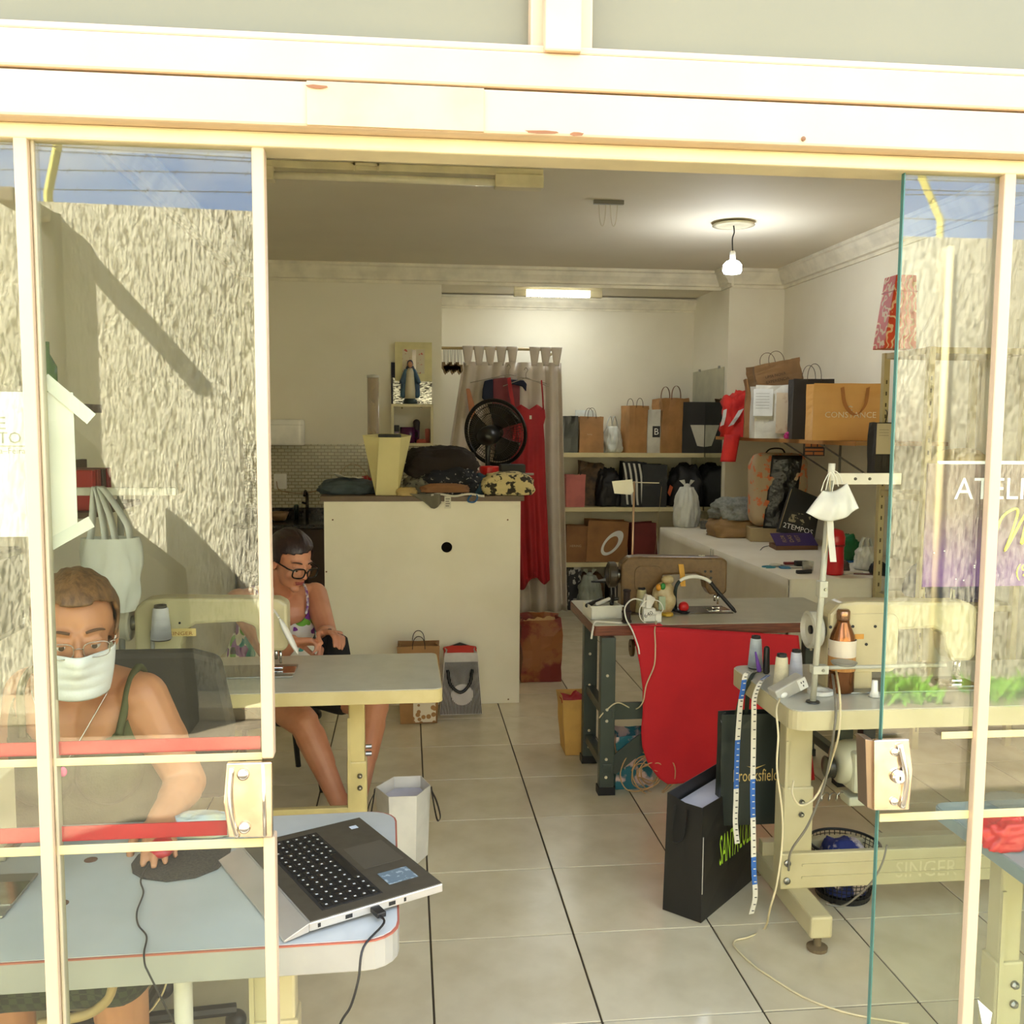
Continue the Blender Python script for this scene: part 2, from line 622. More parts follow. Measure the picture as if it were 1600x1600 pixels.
struct(MB().span(ax0, ax1, YF - 0.018, YF + 0.004, 0, zb).build('trim_14', M_ALU, bevel=0.002), 'slim cream post between left window and sliding door')
struct(MB().span(cx0, cx1, YF - 0.018, YF - 0.001, 0, zb).build('trim_15', M_ALU, bevel=0.002), 'slim cream post between right window and sliding door')

# sill under the doors
struct(MB().span(HX0, HX1, YF - 0.06, YF + 0.05, -0.01, 0.03).build('trim_16', M_ALU, bevel=0.003), 'cream sill rail under the glass doors')


def glazed(name, x0, x1, label, y=YF, stile=None, bare_left=False):
    r = bpy.data.objects.new(name, None)
    sc.collection.objects.link(r)
    struct(r, label)
    MB().span(x0, x1, y - 0.004, y + 0.004, DZ0, DZ1).build('glass_pane', M_GLASS, r)
    if bare_left:
        MB().span(x0 - 0.0022, x0 - 0.0002, y - 0.0045, y + 0.0045, DZ0, DZ1).build('glass_edge', M_GEDGE, r)
    return r


W1 = glazed('window_1', XL, ax0, 'fixed glass pane at the far left of the shop front')
W2 = glazed('window_2', cx1, XR, 'fixed glass pane at the far right of the shop front')
D1 = glazed('door_1', ax1, sx0, 'left sliding glass door with chrome lock plate')
D2 = glazed('door_2', gx0, cx0, 'right sliding glass door with chrome keyhole plate', bare_left=True)
for root, x0, x1 in ((W1, XL, ax0), (D1, ax1, sx0), (D2, gx0, cx0), (W2, cx1, XR)):
    for za, zb_ in ((zs1a, zs1b), (zs2a, zs2b)):
        xs0 = x0
        if root is D2 and za == zs1a:
            xs0 = at_y(1468, 1150, YF).x
        MB().span(xs0, x1, YF - 0.007, YF - 0.0042, zb_, za).build('cream_strip', M_STRIP, root, bevel=0.0008)
for root, x0, x1 in ((W1, XL, ax0), (D1, ax1, sx0 - 0.004)):
    for pa, pb, ca in (((200, 1160), (200, 1181), 1), ((200, 1293), (200, 1316), 2)):
        z1_, z0_ = at_y(*pa, YF - 0.008).z, at_y(*pb, YF - 0.008).z
        xe = x1
        if ca == 2 and root is D1:
            xe = at_y(354, 1300, YF).x
        MB().span(x0, xe, YF + 0.0042, YF + 0.0066, z0_, z1_).build('red_tape', M_RED_TAPE, root)
# stile of the left door: upper and lower length, broken by the lock
zl1, zl0 = at_y(400, 1186, YF - 0.012).z, at_y(400, 1308, YF - 0.012).z
MB().span(sx0, sx1, YF - 0.014, YF + 0.014, zl1, DZ1).build('stile', M_ALU, D1, bevel=0.003)
MB().span(sx0, sx1, YF - 0.014, YF + 0.014, DZ0, zl0).build('stile', M_ALU, D1, bevel=0.003)
MB().span(ax1 + 0.0005, ax1 + 0.006, YF - 0.008, YF + 0.012, DZ0, DZ1).build('stile', mat('grey_cream_profile', (176, 166, 136), 0.5), D1, bevel=0.002)
MB().span(ax1, sx1, YF - 0.012, YF + 0.012, 0.03, DZ0 + 0.03).build('bottom_rail', M_ALU, D1, bevel=0.002)
MB().span(gx0, cx0, YF - 0.012, YF + 0.012, 0.03, DZ0 + 0.03).build('bottom_rail', M_ALU, D2, bevel=0.002)

FLAT = Matrix.Rotation(PI / 2, 4, 'X')


def plate(root, pts, y, th, m, name, parent=None, bevel=0.002):
    q = [at_y(px, py, y) for px, py in pts]
    return MB().prism([(a.x, a.z) for a in q], 0, th, Matrix.Translation((0, y + th, 0)) @ FLAT).build(name, m, parent or root, bevel=bevel)


M_BRUSH = mat('brushed_chrome', (222, 205, 184), 0.2, 1.0, col2=(196, 180, 160), nscale=30)
lp = plate(D1, [(354, 1193), (425, 1191), (426, 1309), (357, 1309), (349, 1255)], YF - 0.022, 0.010, M_BRUSH, 'lock_plate')
MB().tube(smooth_pts([at_y(362, 1200, YF - 0.024), at_y(359, 1240, YF - 0.026), at_y(362, 1275, YF - 0.026), at_y(371, 1308, YF - 0.024)], 6), 0.004, 10).build('curved_ridge', M_CHROME, lp, smooth=True)
MB().tube([at_y(411, 1194, YF - 0.023), at_y(414, 1306, YF - 0.023)], 0.0028, 10).build('vertical_groove', M_CHROME, lp, smooth=True)
for px, py in ((380, 1210), (382, 1293)):
    c = at_y(px, py, YF - 0.023)
    MB().lathe([(0.0095, 0), (0.009, 0.003), (0.006, 0.0065), (0.0005, 0.0075)], 18, Matrix.Translation(c) @ FLAT).build('bolt', M_CHROME, lp, smooth=True)
lp2 = plate(D2, [(1366, 1157), (1421, 1155), (1427, 1205), (1421, 1266), (1366, 1267)], YF - 0.022, 0.010, M_BRUSH, 'lock_plate')
plate(D2, [(1352, 1155), (1366, 1157), (1366, 1267), (1355, 1262)], YF - 0.016, 0.034, mat('plate_return', (150, 130, 112), 0.3, 0.9), 'lock_case', lp2, 0.001)
MB().tube(smooth_pts([at_y(1406, 1163, YF - 0.026), at_y(1412, 1190, YF - 0.028), at_y(1416, 1220, YF - 0.028), at_y(1410, 1262, YF - 0.025)], 6), 0.005, 10).build('curved_ridge', M_CHROME, lp2, smooth=True)
for px, py in ((1398, 1175), (1397, 1252)):
    c = at_y(px, py, YF - 0.023)
    MB().lathe([(0.007, 0), (0.0065, 0.003), (0.004, 0.005), (0.0005, 0.0055)], 18, Matrix.Translation(c) @ FLAT).build('bolt', M_CHROME, lp2, smooth=True)
c = at_y(1403, 1213, YF - 0.023)
MB().lathe([(0.012, 0), (0.012, 0.006), (0.009, 0.008), (0.0005, 0.008)], 20, Matrix.Translation(c) @ FLAT).build('key_cylinder', M_CHROME, lp2, smooth=False)
MB().box((c.x, c.y - 0.0085, c.z - 0.001), (0.0018, 0.001, 0.006)).build('keyhole', M_BLACK, lp2)

# opening hours poster, tape strips, ATELIE sign
M_PAPER = mat('white_paper', (216, 212, 196), 0.7, col2=(208, 204, 186), nscale=9)
a, b = at_y(0, 612, YF + 0.02), at_y(122, 838, YF + 0.02)
px_left = a.x - 0.13
T1 = thing('opening_hours_poster', 'white opening hours sheet taped inside the left glass', 'poster', ((px_left + b.x) / 2, YF + 0.02, b.z))
PX = (px_left + b.x) / 2
MB().span(px_left - PX, b.x - PX, -0.001, 0.001, 0, a.z - b.z).build('sheet', M_PAPER, T1)
M_INK = mat('faded_ink', (150, 146, 128), 0.8)
for body, pe, h in (('HORARIO DE', (9, 671), 0.019), ('ATENDIMENTO', (33, 693), 0.017), ('Segunda \u00e0 Sexta\u2013Feira', (40, 712), 0.012)):
    e = at_y(*pe, YF + 0.018)
    lettering(body, M_INK, T1, Matrix.Translation((e.x - PX, -0.0016, e.z - b.z)) @ FLAT, height=h, align='RIGHT')
e = at_y(18, 697, YF + 0.018)
MB().box((e.x - PX - 0.04, -0.0016, e.z - b.z), (0.13, 0.0006, 0.0012)).build('printed_line', M_INK, T1)
M_TAPE = mat('frosted_tape', (226, 224, 208), 0.5, alpha=0.8)
for pa, pb, w, lab in (((68, 592), (143, 655), 0.020, 'upper'), ((66, 858), (143, 815), 0.018, 'lower')):
    A, B = at_y(*pa, YF + 0.017), at_y(*pb, YF + 0.017)
    d = (B - A).normalized()
    n = Vector((-d.z, 0, d.x)) * w / 2
    o = MB().add([A - n, B - n, B + n, A + n], [(0, 1, 2, 3)]).build('tape_strip', M_TAPE, solid=0.0006)
    tag(o, 'frosted tape strip across the %s corner of the opening hours sheet' % lab, 'tape')

a, b = at_y(1449, 724, YF + 0.02), at_y(1443, 917, YF + 0.02)
SXa = at_y(1446, 800, YF + 0.02).x
SX1 = SXa + 0.42
SG = thing('shop_sign', 'brown and purple sign panel with white and yellow lettering', 'sign', (SXa, YF + 0.02, b.z))
hh = a.z - b.z
m = mat('sign_film', (96, 66, 70), 0.35)
t_ = m.node_tree
bs = t_.nodes['Principled BSDF']
rp = [n for n in t_.nodes if n.type == 'VALTORGB'][0]
tcn = [n for n in t_.nodes if n.type == 'TEX_COORD'][0]
sp = t_.nodes.new('ShaderNodeSeparateXYZ')
t_.links.new(tcn.outputs['Object'], sp.inputs[0])
dv = t_.nodes.new('ShaderNodeMath')
dv.operation = 'DIVIDE'
dv.inputs[1].default_value = hh
t_.links.new(sp.outputs['Z'], dv.inputs[0])
t_.links.new(dv.outputs[0], rp.inputs['Fac'])
rp.color_ramp.elements[0].position = 0.12
rp.color_ramp.elements[0].color = lin((92, 44, 116))
rp.color_ramp.elements[1].position = 0.62
rp.color_ramp.elements[1].color = lin((96, 72, 66))
MB().span(0, SX1 - SXa, -0.002, 0.002, 0, hh).build('panel', m, SG)
MB().span(at_y(1466, 723, YF + 0.02).x - SXa, SX1 - SXa, -0.004, 0.003, hh - 0.001, hh + 0.004).build('top_edge', mat('sign_white', (250, 248, 240), 0.5), SG)
M_SW = mat('sign_white')
M_SY = mat('sign_yellow', (236, 224, 70), 0.5)
e = at_y(1491, 780, YF + 0.017)
lettering('ATELI\u00ca', M_SW, SG, Matrix.Translation((e.x - SXa, -0.0028, e.z - b.z)) @ FLAT, width=0.150, height=0.0455)
pts = [(1555, 835), (1566, 808), (1585, 795), (1590, 802), (1580, 835), (1570, 861), (1583, 838), (1597, 812), (1606, 800), (1600, 830), (1596, 850), (1612, 822), (1622, 802), (1618, 850), (1632, 840)]
q = [at_y(x, y, YF + 0.016) for x, y in pts]
q = smooth_pts([(v.x - SXa, -0.004, v.z - b.z) for v in q], 5)
MB().tube(q, 0.0022, 6).build('script_stroke', M_SY, SG, smooth=True)
e = at_y(1587, 907, YF + 0.017)
lettering('(9', M_SY, SG, Matrix.Translation((e.x - SXa, -0.0028, e.z - b.z)) @ FLAT, height=0.028)
for px, py in ((1460, 864), (1476, 861), (1494, 905), (1506, 907), (1523, 884), (1523, 887)):
    e = at_y(px, py, YF + 0.017)
    MB().lathe([(0.0012, 0), (0.001, 0.0006)], 8, Matrix.Translation((e.x - SXa, -0.0021, e.z - b.z)) @ FLAT).build('bright_dot', M_SW, SG)
e0 = [at_y(x, y, YF - 0.006) for x, y in ((1528, 1562), (1551, 1583), (1548, 1600), (1535, 1600))]
o = MB().prism([(v.x, v.z) for v in e0], 0, 0.0006, Matrix.Translation((0, YF - 0.0045, 0)) @ FLAT).build('torn_sticker', mat('pale_sticker', (214, 220, 212), 0.6))
tag(o, 'torn pale sticker low on the far right glass', 'sticker')

# ================================================================== ACROSS THE LANE (seen mirrored in the glass)
YW = -2.66
mw = mat('rough_stucco', (204, 196, 168), 0.9, col2=(176, 168, 140), nscale=1.4, nmix=(0.35, 0.75), detail=7)
tw = mw.node_tree
bsw = tw.nodes['Principled BSDF']
tcw = [n for n in tw.nodes if n.type == 'TEX_COORD'][0]
mp = tw.nodes.new('ShaderNodeMapping')
mp.inputs['Scale'].default_value = (66, 66, 17)
tw.links.new(tcw.outputs['Object'], mp.inputs['Vector'])
nn = tw.nodes.new('ShaderNodeTexNoise')
nn.inputs['Scale'].default_value = 1.0
nn.inputs['Detail'].default_value = 3.0
tw.links.new(mp.outputs[0], nn.inputs['Vector'])
bp = tw.nodes.new('ShaderNodeBump')
bp.inputs['Strength'].default_value = 1.0
bp.inputs['Distance'].default_value = 0.03
tw.links.new(nn.outputs['Fac'], bp.inputs['Height'])
tw.links.new(bp.outputs['Normal'], bsw.inputs['Normal'])
rw1 = [n for n in tw.nodes if n.type == 'VALTORGB'][0]
rw2 = tw.nodes.new('ShaderNodeValToRGB')            # crevice shade of grazing sun painted into the stucco colour
rw2.color_ramp.elements[0].position, rw2.color_ramp.elements[1].position = 0.36, 0.50
rw2.color_ramp.elements[0].color, rw2.color_ramp.elements[1].color = (0.42, 0.40, 0.34, 1), (1, 1, 1, 1)
tw.links.new(nn.outputs['Fac'], rw2.inputs['Fac'])
mw2 = tw.nodes.new('ShaderNodeMix')
mw2.data_type, mw2.blend_type = 'RGBA', 'MULTIPLY'
mw2.inputs['Factor'].default_value = 1.0
tw.links.new(rw1.outputs['Color'], mw2.inputs['A'])
tw.links.new(rw2.outputs['Color'], mw2.inputs['B'])
tw.links.new(mw2.outputs['Result'], bsw.inputs['Base Color'])
top = [(-7.0, 2.84), (-2.35, 2.85), (-2.33, 2.81), (-1.2, 2.79), (0.6, 2.76), (2.4, 2.75), (5.2, 2.75), (5.2, -0.1), (-7.0, -0.1)]
o = MB().prism(top, 0, 0.18, Matrix.Translation((0, YW, 0)) @ FLAT).build('wall_lane', mw)
struct(o, 'rough stucco wall across the lane, mirrored in the glass')
struct(MB().span(-9, 9, -2.66, YF - 0.06, -0.14, -0.02).build('ground', mat('lane_concrete', (138, 124, 100), 0.85, col2=(120, 106, 84), nscale=3, bump=0.2, bscale=40)), 'sunlit concrete pavement of the lane')
struct(MB().span(-60, 60, -60, -2.84, -0.2, -0.05).build('ground_far', mat('dry_lot', (150, 140, 100), 0.95)), 'dry ground beyond the lane wall')
o = MB().span(-9, -0.35, -2.64, -2.30, -0.02, 0.06).build('kerb', mat('kerb_concrete', (190, 176, 142), 0.85, bump=0.2), bevel=0.01)
struct(o, 'low concrete kerb at the foot of the stucco wall')
# pipe and pilaster on the wall
px = (1512 - 635) * 5.62 / F
o = MB().tube([(px, YW + 0.03, 0.05), (px, YW + 0.03, 2.69)], 0.022, 12).build('drain_pipe', mat('cream_pipe', (232, 214, 158), 0.4), smooth=True)
tag(o, 'cream vertical pipe fixed to the stucco wall', 'pipe')
# bar that throws the diagonal shadow
o = MB().box((-1.93, YW + 0.32, 2.70), (0.09, 0.64, 0.07)).build('steel_bracket', mat('rusty_bar', (120, 104, 78), 0.7), bevel=0.008)
tag(o, 'steel bracket sticking out of the stucco wall top', 'bracket')
# pole and cabinet-like block made up to darken the left door's reflection
PB = -2.57
X0 = (104 - 635) * (3 - PB) / F
X1 = (133 - 635) * (3 - PB) / F
o = MB().lathe([((X1 - X0) / 2 + 0.01, -0.02), ((X1 - X0) / 2, 2.72)], 20, Matrix.Translation(((X0 + X1) / 2, PB, 0))).build('dark_reflection_pole', mat('dark_pole', (40, 36, 26), 0.9), smooth=True)
tag(o, 'dark pole added before the stucco wall to darken the reflection', 'pole')
pts = [(104, 1145), (104, 660), (150, 700), (205, 830), (283, 895), (290, 1010), (300, 1145)]
q = []
for x, y in pts:
    q.append(((x - 635) * 5.08 / F, max(-0.02, 1.6 - (y - 664) * 5.08 / F)))
o = MB().prism(q, 0, 0.25, Matrix.Translation((0, -2.08, 0)) @ FLAT).build('dark_reflection_block', mat('dark_block', (34, 31, 22), 0.9, spec=0.1), bevel=0.01)
tag(o, 'sloped dark block shaped like a cabinet, added to darken the reflection', 'cabinet')
# wires over the wall
ords = ['lowest', 'second lowest', 'third lowest', 'fourth lowest', 'middle', 'fourth highest', 'third highest', 'second highest', 'highest']
for k, z in enumerate((2.93, 3.0, 3.07, 3.13, 3.21, 3.28, 3.36, 3.47, 3.58)):
    pts = [(x, YW - 0.25 + 0.12 * (k % 3) , z + 0.05 * math.sin(k * 2.1) * (x + 1) / 4 + 0.02 * math.cos(x * 0.9 + k)) for x in [i * 0.5 - 5 for i in range(21)]]
    mb = MB().tube(pts, 0.006 if k in (4, 6) else 0.003, 5)
    if k not in (4, 6):
        for i in range(50):
            x = -4.8 + i * 0.195
            j = min(19, int((x + 5) / 0.5))
            f = (x + 5) / 0.5 - j
            P = Vector(pts[j]).lerp(Vector(pts[j + 1]), f)
            mb.tube([P + Vector((-0.01, 0, -0.014)), P + Vector((0.01, 0, 0.014))], 0.0022, 4)
    tag(mb.build('fence_wire', mat('dark_wire', (74, 70, 62), 0.6)), '%s wire strung above the stucco lane wall' % ords[k], 'wire', 'wires above the lane wall')
for x, dx, lab in ((-1.96, 0.11, 'left'), (3.24, -0.26, 'right')):
    o = MB().tube([(x, YW - 0.05, 2.7), (x, YW - 0.05, 2.86), (x + dx, YW - 0.1, 3.42)], 0.026, 4).build('fence_post', mat('yellow_post', (196, 184, 96), 0.7))
    tag(o, 'leaning yellowish wire post on the %s end of the lane wall' % lab, 'post')
# grass at the wall foot (stuff)
mb = MB()
rg = random.Random(3)
for i in range(2600):
    x = rg.uniform(1.2, 5.0)
    y = YW + 0.13 + abs(rg.gauss(0, 0.14))
    if abs(x - px) < 0.13:
        continue
    if y > YW + 0.5 - 0.12 * math.sin(x * 3):
        continue
    h = rg.uniform(0.05, 0.20) * (0.7 + 0.5 * noise.noise((x * 2, y * 3, 0)))
    a = rg.uniform(0, 2 * PI)
    w = 0.006
    l = rg.uniform(0.02, 0.09)
    dx, dy = math.cos(a), math.sin(a)
    mb.add([(x - dy * w, y + dx * w, -0.02), (x + dy * w, y - dx * w, -0.02), (x + dx * l * .5 + dy * w * .6, y + dy * l * .5 - dx * w * .6, h * .7), (x + dx * l, y + dy * l, h)], [(0, 1, 2), (0, 2, 3)])
o = mb.build('grass', mat('grass', (120, 168, 50), 0.7, col2=(86, 132, 36), nscale=6), fix=False)
tag(o, 'bright green grass at the foot of the lane wall', 'grass', kind='stuff')
# ================================================================== LAMPS IN THE ROOM
M_TUBE_OFF = mat('unlit_tube_lamp', (226, 216, 180), 0.35)
L1 = thing('ceiling_tube_light', 'unlit cream fluorescent batten on the ceiling near the doors', 'ceiling light', (0, 0, 0))
a = at_z(415, 262, ZC - 0.02)
yl = at_z(600, 268, ZC - 0.03).y
x1 = at_y(848, 270, yl).x
x0 = x1 - 1.34
MB().span(x0, x1, yl - 0.03, yl + 0.03, ZC - 0.035, ZC).build('batten', M_TUBE_OFF, L1, bevel=0.004)
MB().tube([(x0 + 0.03, yl - 0.02, ZC - 0.07), (x1 - 0.23, yl - 0.02, ZC - 0.07)], 0.019, 14).build('tube', mat('milky_tube', (236, 230, 205), 0.25), L1, smooth=True)
MB().span(x1 - 0.24, x1, yl - 0.05, yl + 0.03, ZC - 0.095, ZC - 0.03).build('end_cap', M_TUBE_OFF, L1, bevel=0.006)
MB().span(x0, x0 + 0.04, yl - 0.05, yl + 0.03, ZC - 0.095, ZC - 0.03).build('end_cap', M_TUBE_OFF, L1, bevel=0.006)
xc = at_y(573, 262, yl).x
mb = MB().span(xc - 0.062, xc + 0.062, yl - 0.055, yl - 0.045, ZC - 0.018, ZC - 0.006)
mb.span(xc - 0.062, xc - 0.052, yl - 0.055, yl - 0.03, ZC - 0.045, ZC - 0.006).span(xc + 0.052, xc + 0.062, yl - 0.055, yl - 0.03, ZC - 0.045, ZC - 0.006)
mb.build('clip', M_TUBE_OFF, L1)

# ceiling hook rail with cord
c = at_z(951, 316, ZC - 0.01)
HK = thing('ceiling_hook_rail', 'small steel rail with hanging cord loops on the ceiling', 'hook rail', (c.x, c.y, ZC))
MB().span(-0.085, 0.085, -0.012, 0.012, -0.022, 0).build('rail', M_STEEL, HK)
for s in (-0.035, 0.03):
    pts = [(s - 0.02 + 0.04 * t, 0, -0.022 - 0.12 * (1 - (2 * t - 1) ** 2) ** 0.6) for t in [i / 12 for i in range(13)]]
    MB().tube(pts, 0.0015, 4).build('cord', mat('pale_cord', (214, 202, 168), 0.7), HK)

# bare bulb
c = at_z(1146, 350, ZC - 0.01)
BL = thing('pendant_bulb', 'bare lit bulb hanging from a round ceiling plate', 'lamp', (c.x, c.y, ZC))
zbulb = at_y(1146, 418, c.y).z - ZC
MB().lathe([(0.05, -0.004), (0.075, -0.004), (0.125, -0.012), (0.13, -0.02), (0.09, -0.024), (0.05, -0.02)], 28).build('ceiling_rose', mat('rose_plaster', (228, 218, 184), 0.6), BL, smooth=True)
MB().tube(smooth_pts([(0, 0, -0.01), (0.006, 0, -0.06), (-0.004, 0, -0.1), (0.0, 0, zbulb + 0.09)], 5), 0.004, 6).build('cord', M_BLACK, BL)
MB().lathe([(0.014, zbulb + 0.04), (0.018, zbulb + 0.05), (0.018, zbulb + 0.09), (0.012, zbulb + 0.1)], 16).build('socket', M_WHITE, BL, smooth=True)
bulb = MB().lathe([(0.016, zbulb + 0.045), (0.04, zbulb + 0.035), (0.056, zbulb + 0.015), (0.058, zbulb - 0.02), (0.05, zbulb - 0.036), (0.02, zbulb - 0.042), (0.001, zbulb - 0.043)], 24).build('bulb', mat('lit_bulb', (255, 255, 250), 0.3, emit=14.0, ecol=(236, 244, 255)), BL, smooth=True)
ld = bpy.data.lights.new('bulb_light', 'POINT')
ld.energy = BULB_W
ld.color = (0.95, 0.98, 1.0)
ld.shadow_soft_size = 0.06
lo = bpy.data.objects.new('bulb_light', ld)
sc.collection.objects.link(lo)
lo.parent = BL
lo.location = (0, 0, zbulb - 0.11)

# lit tube in the niche
p = at_z(870, 458, ZN - 0.05)
ynl = p.y
L2 = thing('niche_tube_light', 'short lit tube lamp on the niche ceiling', 'ceiling light', (p.x, ynl, ZN))
xa, xb = at_y(803, 455, ynl).x - p.x, at_y(940, 460, ynl).x - p.x
ta, tb = at_y(822, 455, ynl).x - p.x, at_y(921, 460, ynl).x - p.x
MB().span(xa, xb, -0.03, 0.03, -0.03, 0).build('batten', M_TUBE_OFF, L2, bevel=0.004)
MB().span(xa, ta, -0.035, 0.03, -0.085, -0.028).build('end_cap', M_TUBE_OFF, L2, bevel=0.005)
MB().span(tb, xb, -0.035, 0.03, -0.085, -0.028).build('end_cap', M_TUBE_OFF, L2, bevel=0.005)
MB().tube([(ta, 0, -0.06), (tb, 0, -0.06)], 0.022, 14).build('tube', mat('lit_tube', (255, 255, 252), 0.3, emit=9.0, ecol=(244, 250, 255)), L2, smooth=True)
mb = MB()
n = 26
for i in range(n):
    x = ta + (tb - ta) * (i + 0.5) / n
    mb.span(x - 0.002, x + 0.002, -0.03, -0.024, -0.092, -0.06)
mb.build('louvre', M_TUBE_OFF, L2)
ld = bpy.data.lights.new('niche_light', 'AREA')
ld.shape = 'RECTANGLE'
ld.size = tb - ta
ld.size_y = 0.05
ld.energy = NICHE_W
ld.color = (0.93, 1.0, 0.97)
lo = bpy.data.objects.new('niche_light', ld)
sc.collection.objects.link(lo)
lo.parent = L2
lo.location = (0, 0, -0.1)

# ================================================================== SEWING TABLES
M_WOOD_EDGE = mat('red_brown_wood', (128, 66, 40), 0.45, col2=(92, 42, 24), nscale=3, stretch=(3, 3, 60), nmix=(0.35, 0.6))
M_GREEN_METAL = mat('dark_green_enamel', (66, 74, 66), 0.4, col2=(56, 63, 56), nscale=5)
M_PALE_EDGE = mat('pale_wood_edge', (204, 188, 134), 0.45, col2=(194, 176, 120), nscale=8)
M_GREY_EDGE = mat('grey_plastic_edge', (150, 147, 137), 0.35, col2=(160, 157, 146), nscale=5)


def tabletop(root, w, d, z, th, m_top, m_edge, r=0.05):
    """local frame: x 0..w, y 0..d"""
    MB().prism(round_rect(0, w, 0, d, r), z - th, z - 0.0015).build('edge_band', m_edge, root, bevel=0.002)
    MB().prism(round_rect(0.003, w - 0.003, 0.003, d - 0.003, r), z - 0.002, z + 0.0005).build('tabletop', m_top, root)


def post_leg(root, x, y, z, m, w=0.085, d=0.06, foot0=-0.2, foot1=0.3, lever=True):
    """cream pressed-steel leg with foot bar along y and levelling feet"""
    lg = MB().span(x - w / 2, x + w / 2, y - d / 2, y + d / 2, z * 0.62, z).build('leg', m, root, bevel=0.006)
    MB().span(x - w / 2 - 0.006, x + w / 2 + 0.006, y - d / 2 - 0.006, y + d / 2 + 0.006, 0.11, z * 0.64).build('leg_sleeve', m, lg, bevel=0.006)
    MB().span(x - w / 2 - 0.003, x - w / 2 + 0.006, y - d / 2 - 0.009, y - d / 2 - 0.004, 0.12, z - 0.1).build('leg_seam', m, lg)
    for zz in (z * 0.57, z * 0.51):
        MB().lathe([(0.009, 0), (0.009, 0.006), (0.005, 0.011), (0.0005, 0.012)], 10, Matrix.Translation((x + 0.01, y - d / 2 - 0.006, zz)) @ FLAT).build('bolt', M_STEEL, lg)
    ft = MB().span(x - 0.035, x + 0.035, y + foot0, y + foot1, 0.05, 0.12).build('foot_bar', m, root, bevel=0.008)
    for yy in (y + foot0 + 0.03, y + foot1 - 0.03):
        MB().lathe([(0.03, 0.0), (0.032, 0.012), (0.012, 0.016), (0.012, 0.052)], 16, Matrix.Translation((x, yy, 0))).build('levelling_foot', mat('brown_rubber', (112, 96, 70), 0.7), ft)
    return lg


# table A: laptop desk by the left glass
ZA = 0.72
a0 = at_z(612, 1455, ZA)
TA = thing('sewing_table', 'white topped desk with laptop behind the left door', 'table', (-1.24, 1.575, 0), math.radians(1.2))
WA, DA = 1.225, 0.56
tabletop(TA, WA, DA, ZA, 0.055, mat('white_laminate', (182, 184, 178), 0.3, col2=(174, 176, 169), nscale=9), M_GREY_EDGE, 0.06)
MB().prism(round_rect(-0.0008, WA + 0.0008, -0.0008, DA + 0.0008, 0.06), ZA - 0.0035, ZA - 0.0008).build('edge_line', mat('red_line', (168, 92, 72), 0.6), TA)
post_leg(TA, 0.98, 0.29, ZA - 0.055, M_CREAMMETAL)
post_leg(TA, 0.14, 0.29, ZA - 0.055, M_CREAMMETAL)
MB().span(0.14, 0.98, 0.30, 0.33, 0.20, 0.32).build('crossbeam', M_CREAMMETAL, TA, bevel=0.004)
MB().tube([(0.83, 0.16, ZA - 0.055), (0.83, 0.16, 0.25)], 0.017, 12).build('motor_rod', mat('grey_rod', (206, 202, 188), 0.4), TA, smooth=True)
MB().tube([(0.795, 0.20, ZA - 0.055), (0.795, 0.20, ZA - 0.12)], 0.012, 12).build('rod_stub', mat('grey_rod'), TA, smooth=True)
for k, (px, py) in enumerate(((142, 1344), (96, 1412))):
    h = at_z(px, py, ZA)
    h = Matrix.Rotation(-math.radians(1.2), 4, 'Z') @ (h - Vector((-1.24, 1.575, 0)))
    MB().lathe([(0.013, ZA + 0.0003), (0.013, ZA + 0.0012)], 16, Matrix.Translation((h.x, h.y, 0))).build('drill_hole', mat('hole_brown', (96, 62, 42), 0.8), TA)

# table B: behind, with the cream machine
ZB = 0.75
fr = at_z(692, 1078, ZB)
bk = at_z(676, 1021, ZB)
TBx1 = fr.x
TB = thing('sewing_table', 'grey topped sewing table with pale wood edge beside seated woman', 'table', (TBx1 - 1.2, fr.y, 0), math.radians(0.5))
DBd = bk.y - fr.y
tabletop(TB, 1.2, DBd, ZB, 0.045, M_LAM, M_PALE_EDGE, 0.025)
post_leg(TB, at_y(558, 1150, fr.y + 0.2).x - (TBx1 - 1.2), 0.22, ZB - 0.045, mat('yellow_cream_enamel', (208, 190, 128), 0.35), w=0.055, d=0.05, foot0=-0.12, foot1=0.3)
post_leg(TB, 0.15, 0.22, ZB - 0.045, mat('yellow_cream_enamel'), w=0.055, d=0.05)
z1 = at_y(500, 1272, fr.y + 0.15).z
z0 = at_y(500, 1295, fr.y + 0.15).z
MB().span(0.15, at_y(570, 1150, fr.y + 0.2).x - (TBx1 - 1.2), 0.19, 0.215, z0, z1).build('crossbeam', mat('yellow_cream_enamel'), TB, bevel=0.003)
for zz in (0.50, 0.475):
    MB().lathe([(0.008, 0), (0.008, 0.02)], 8, Matrix.Translation((at_y(572, 1150, fr.y + 0.2).x - (TBx1 - 1.2), 0.2, zz)) @ Matrix.Rotation(PI / 2, 4, 'Y')).build('bolt', M_STEEL, TB)

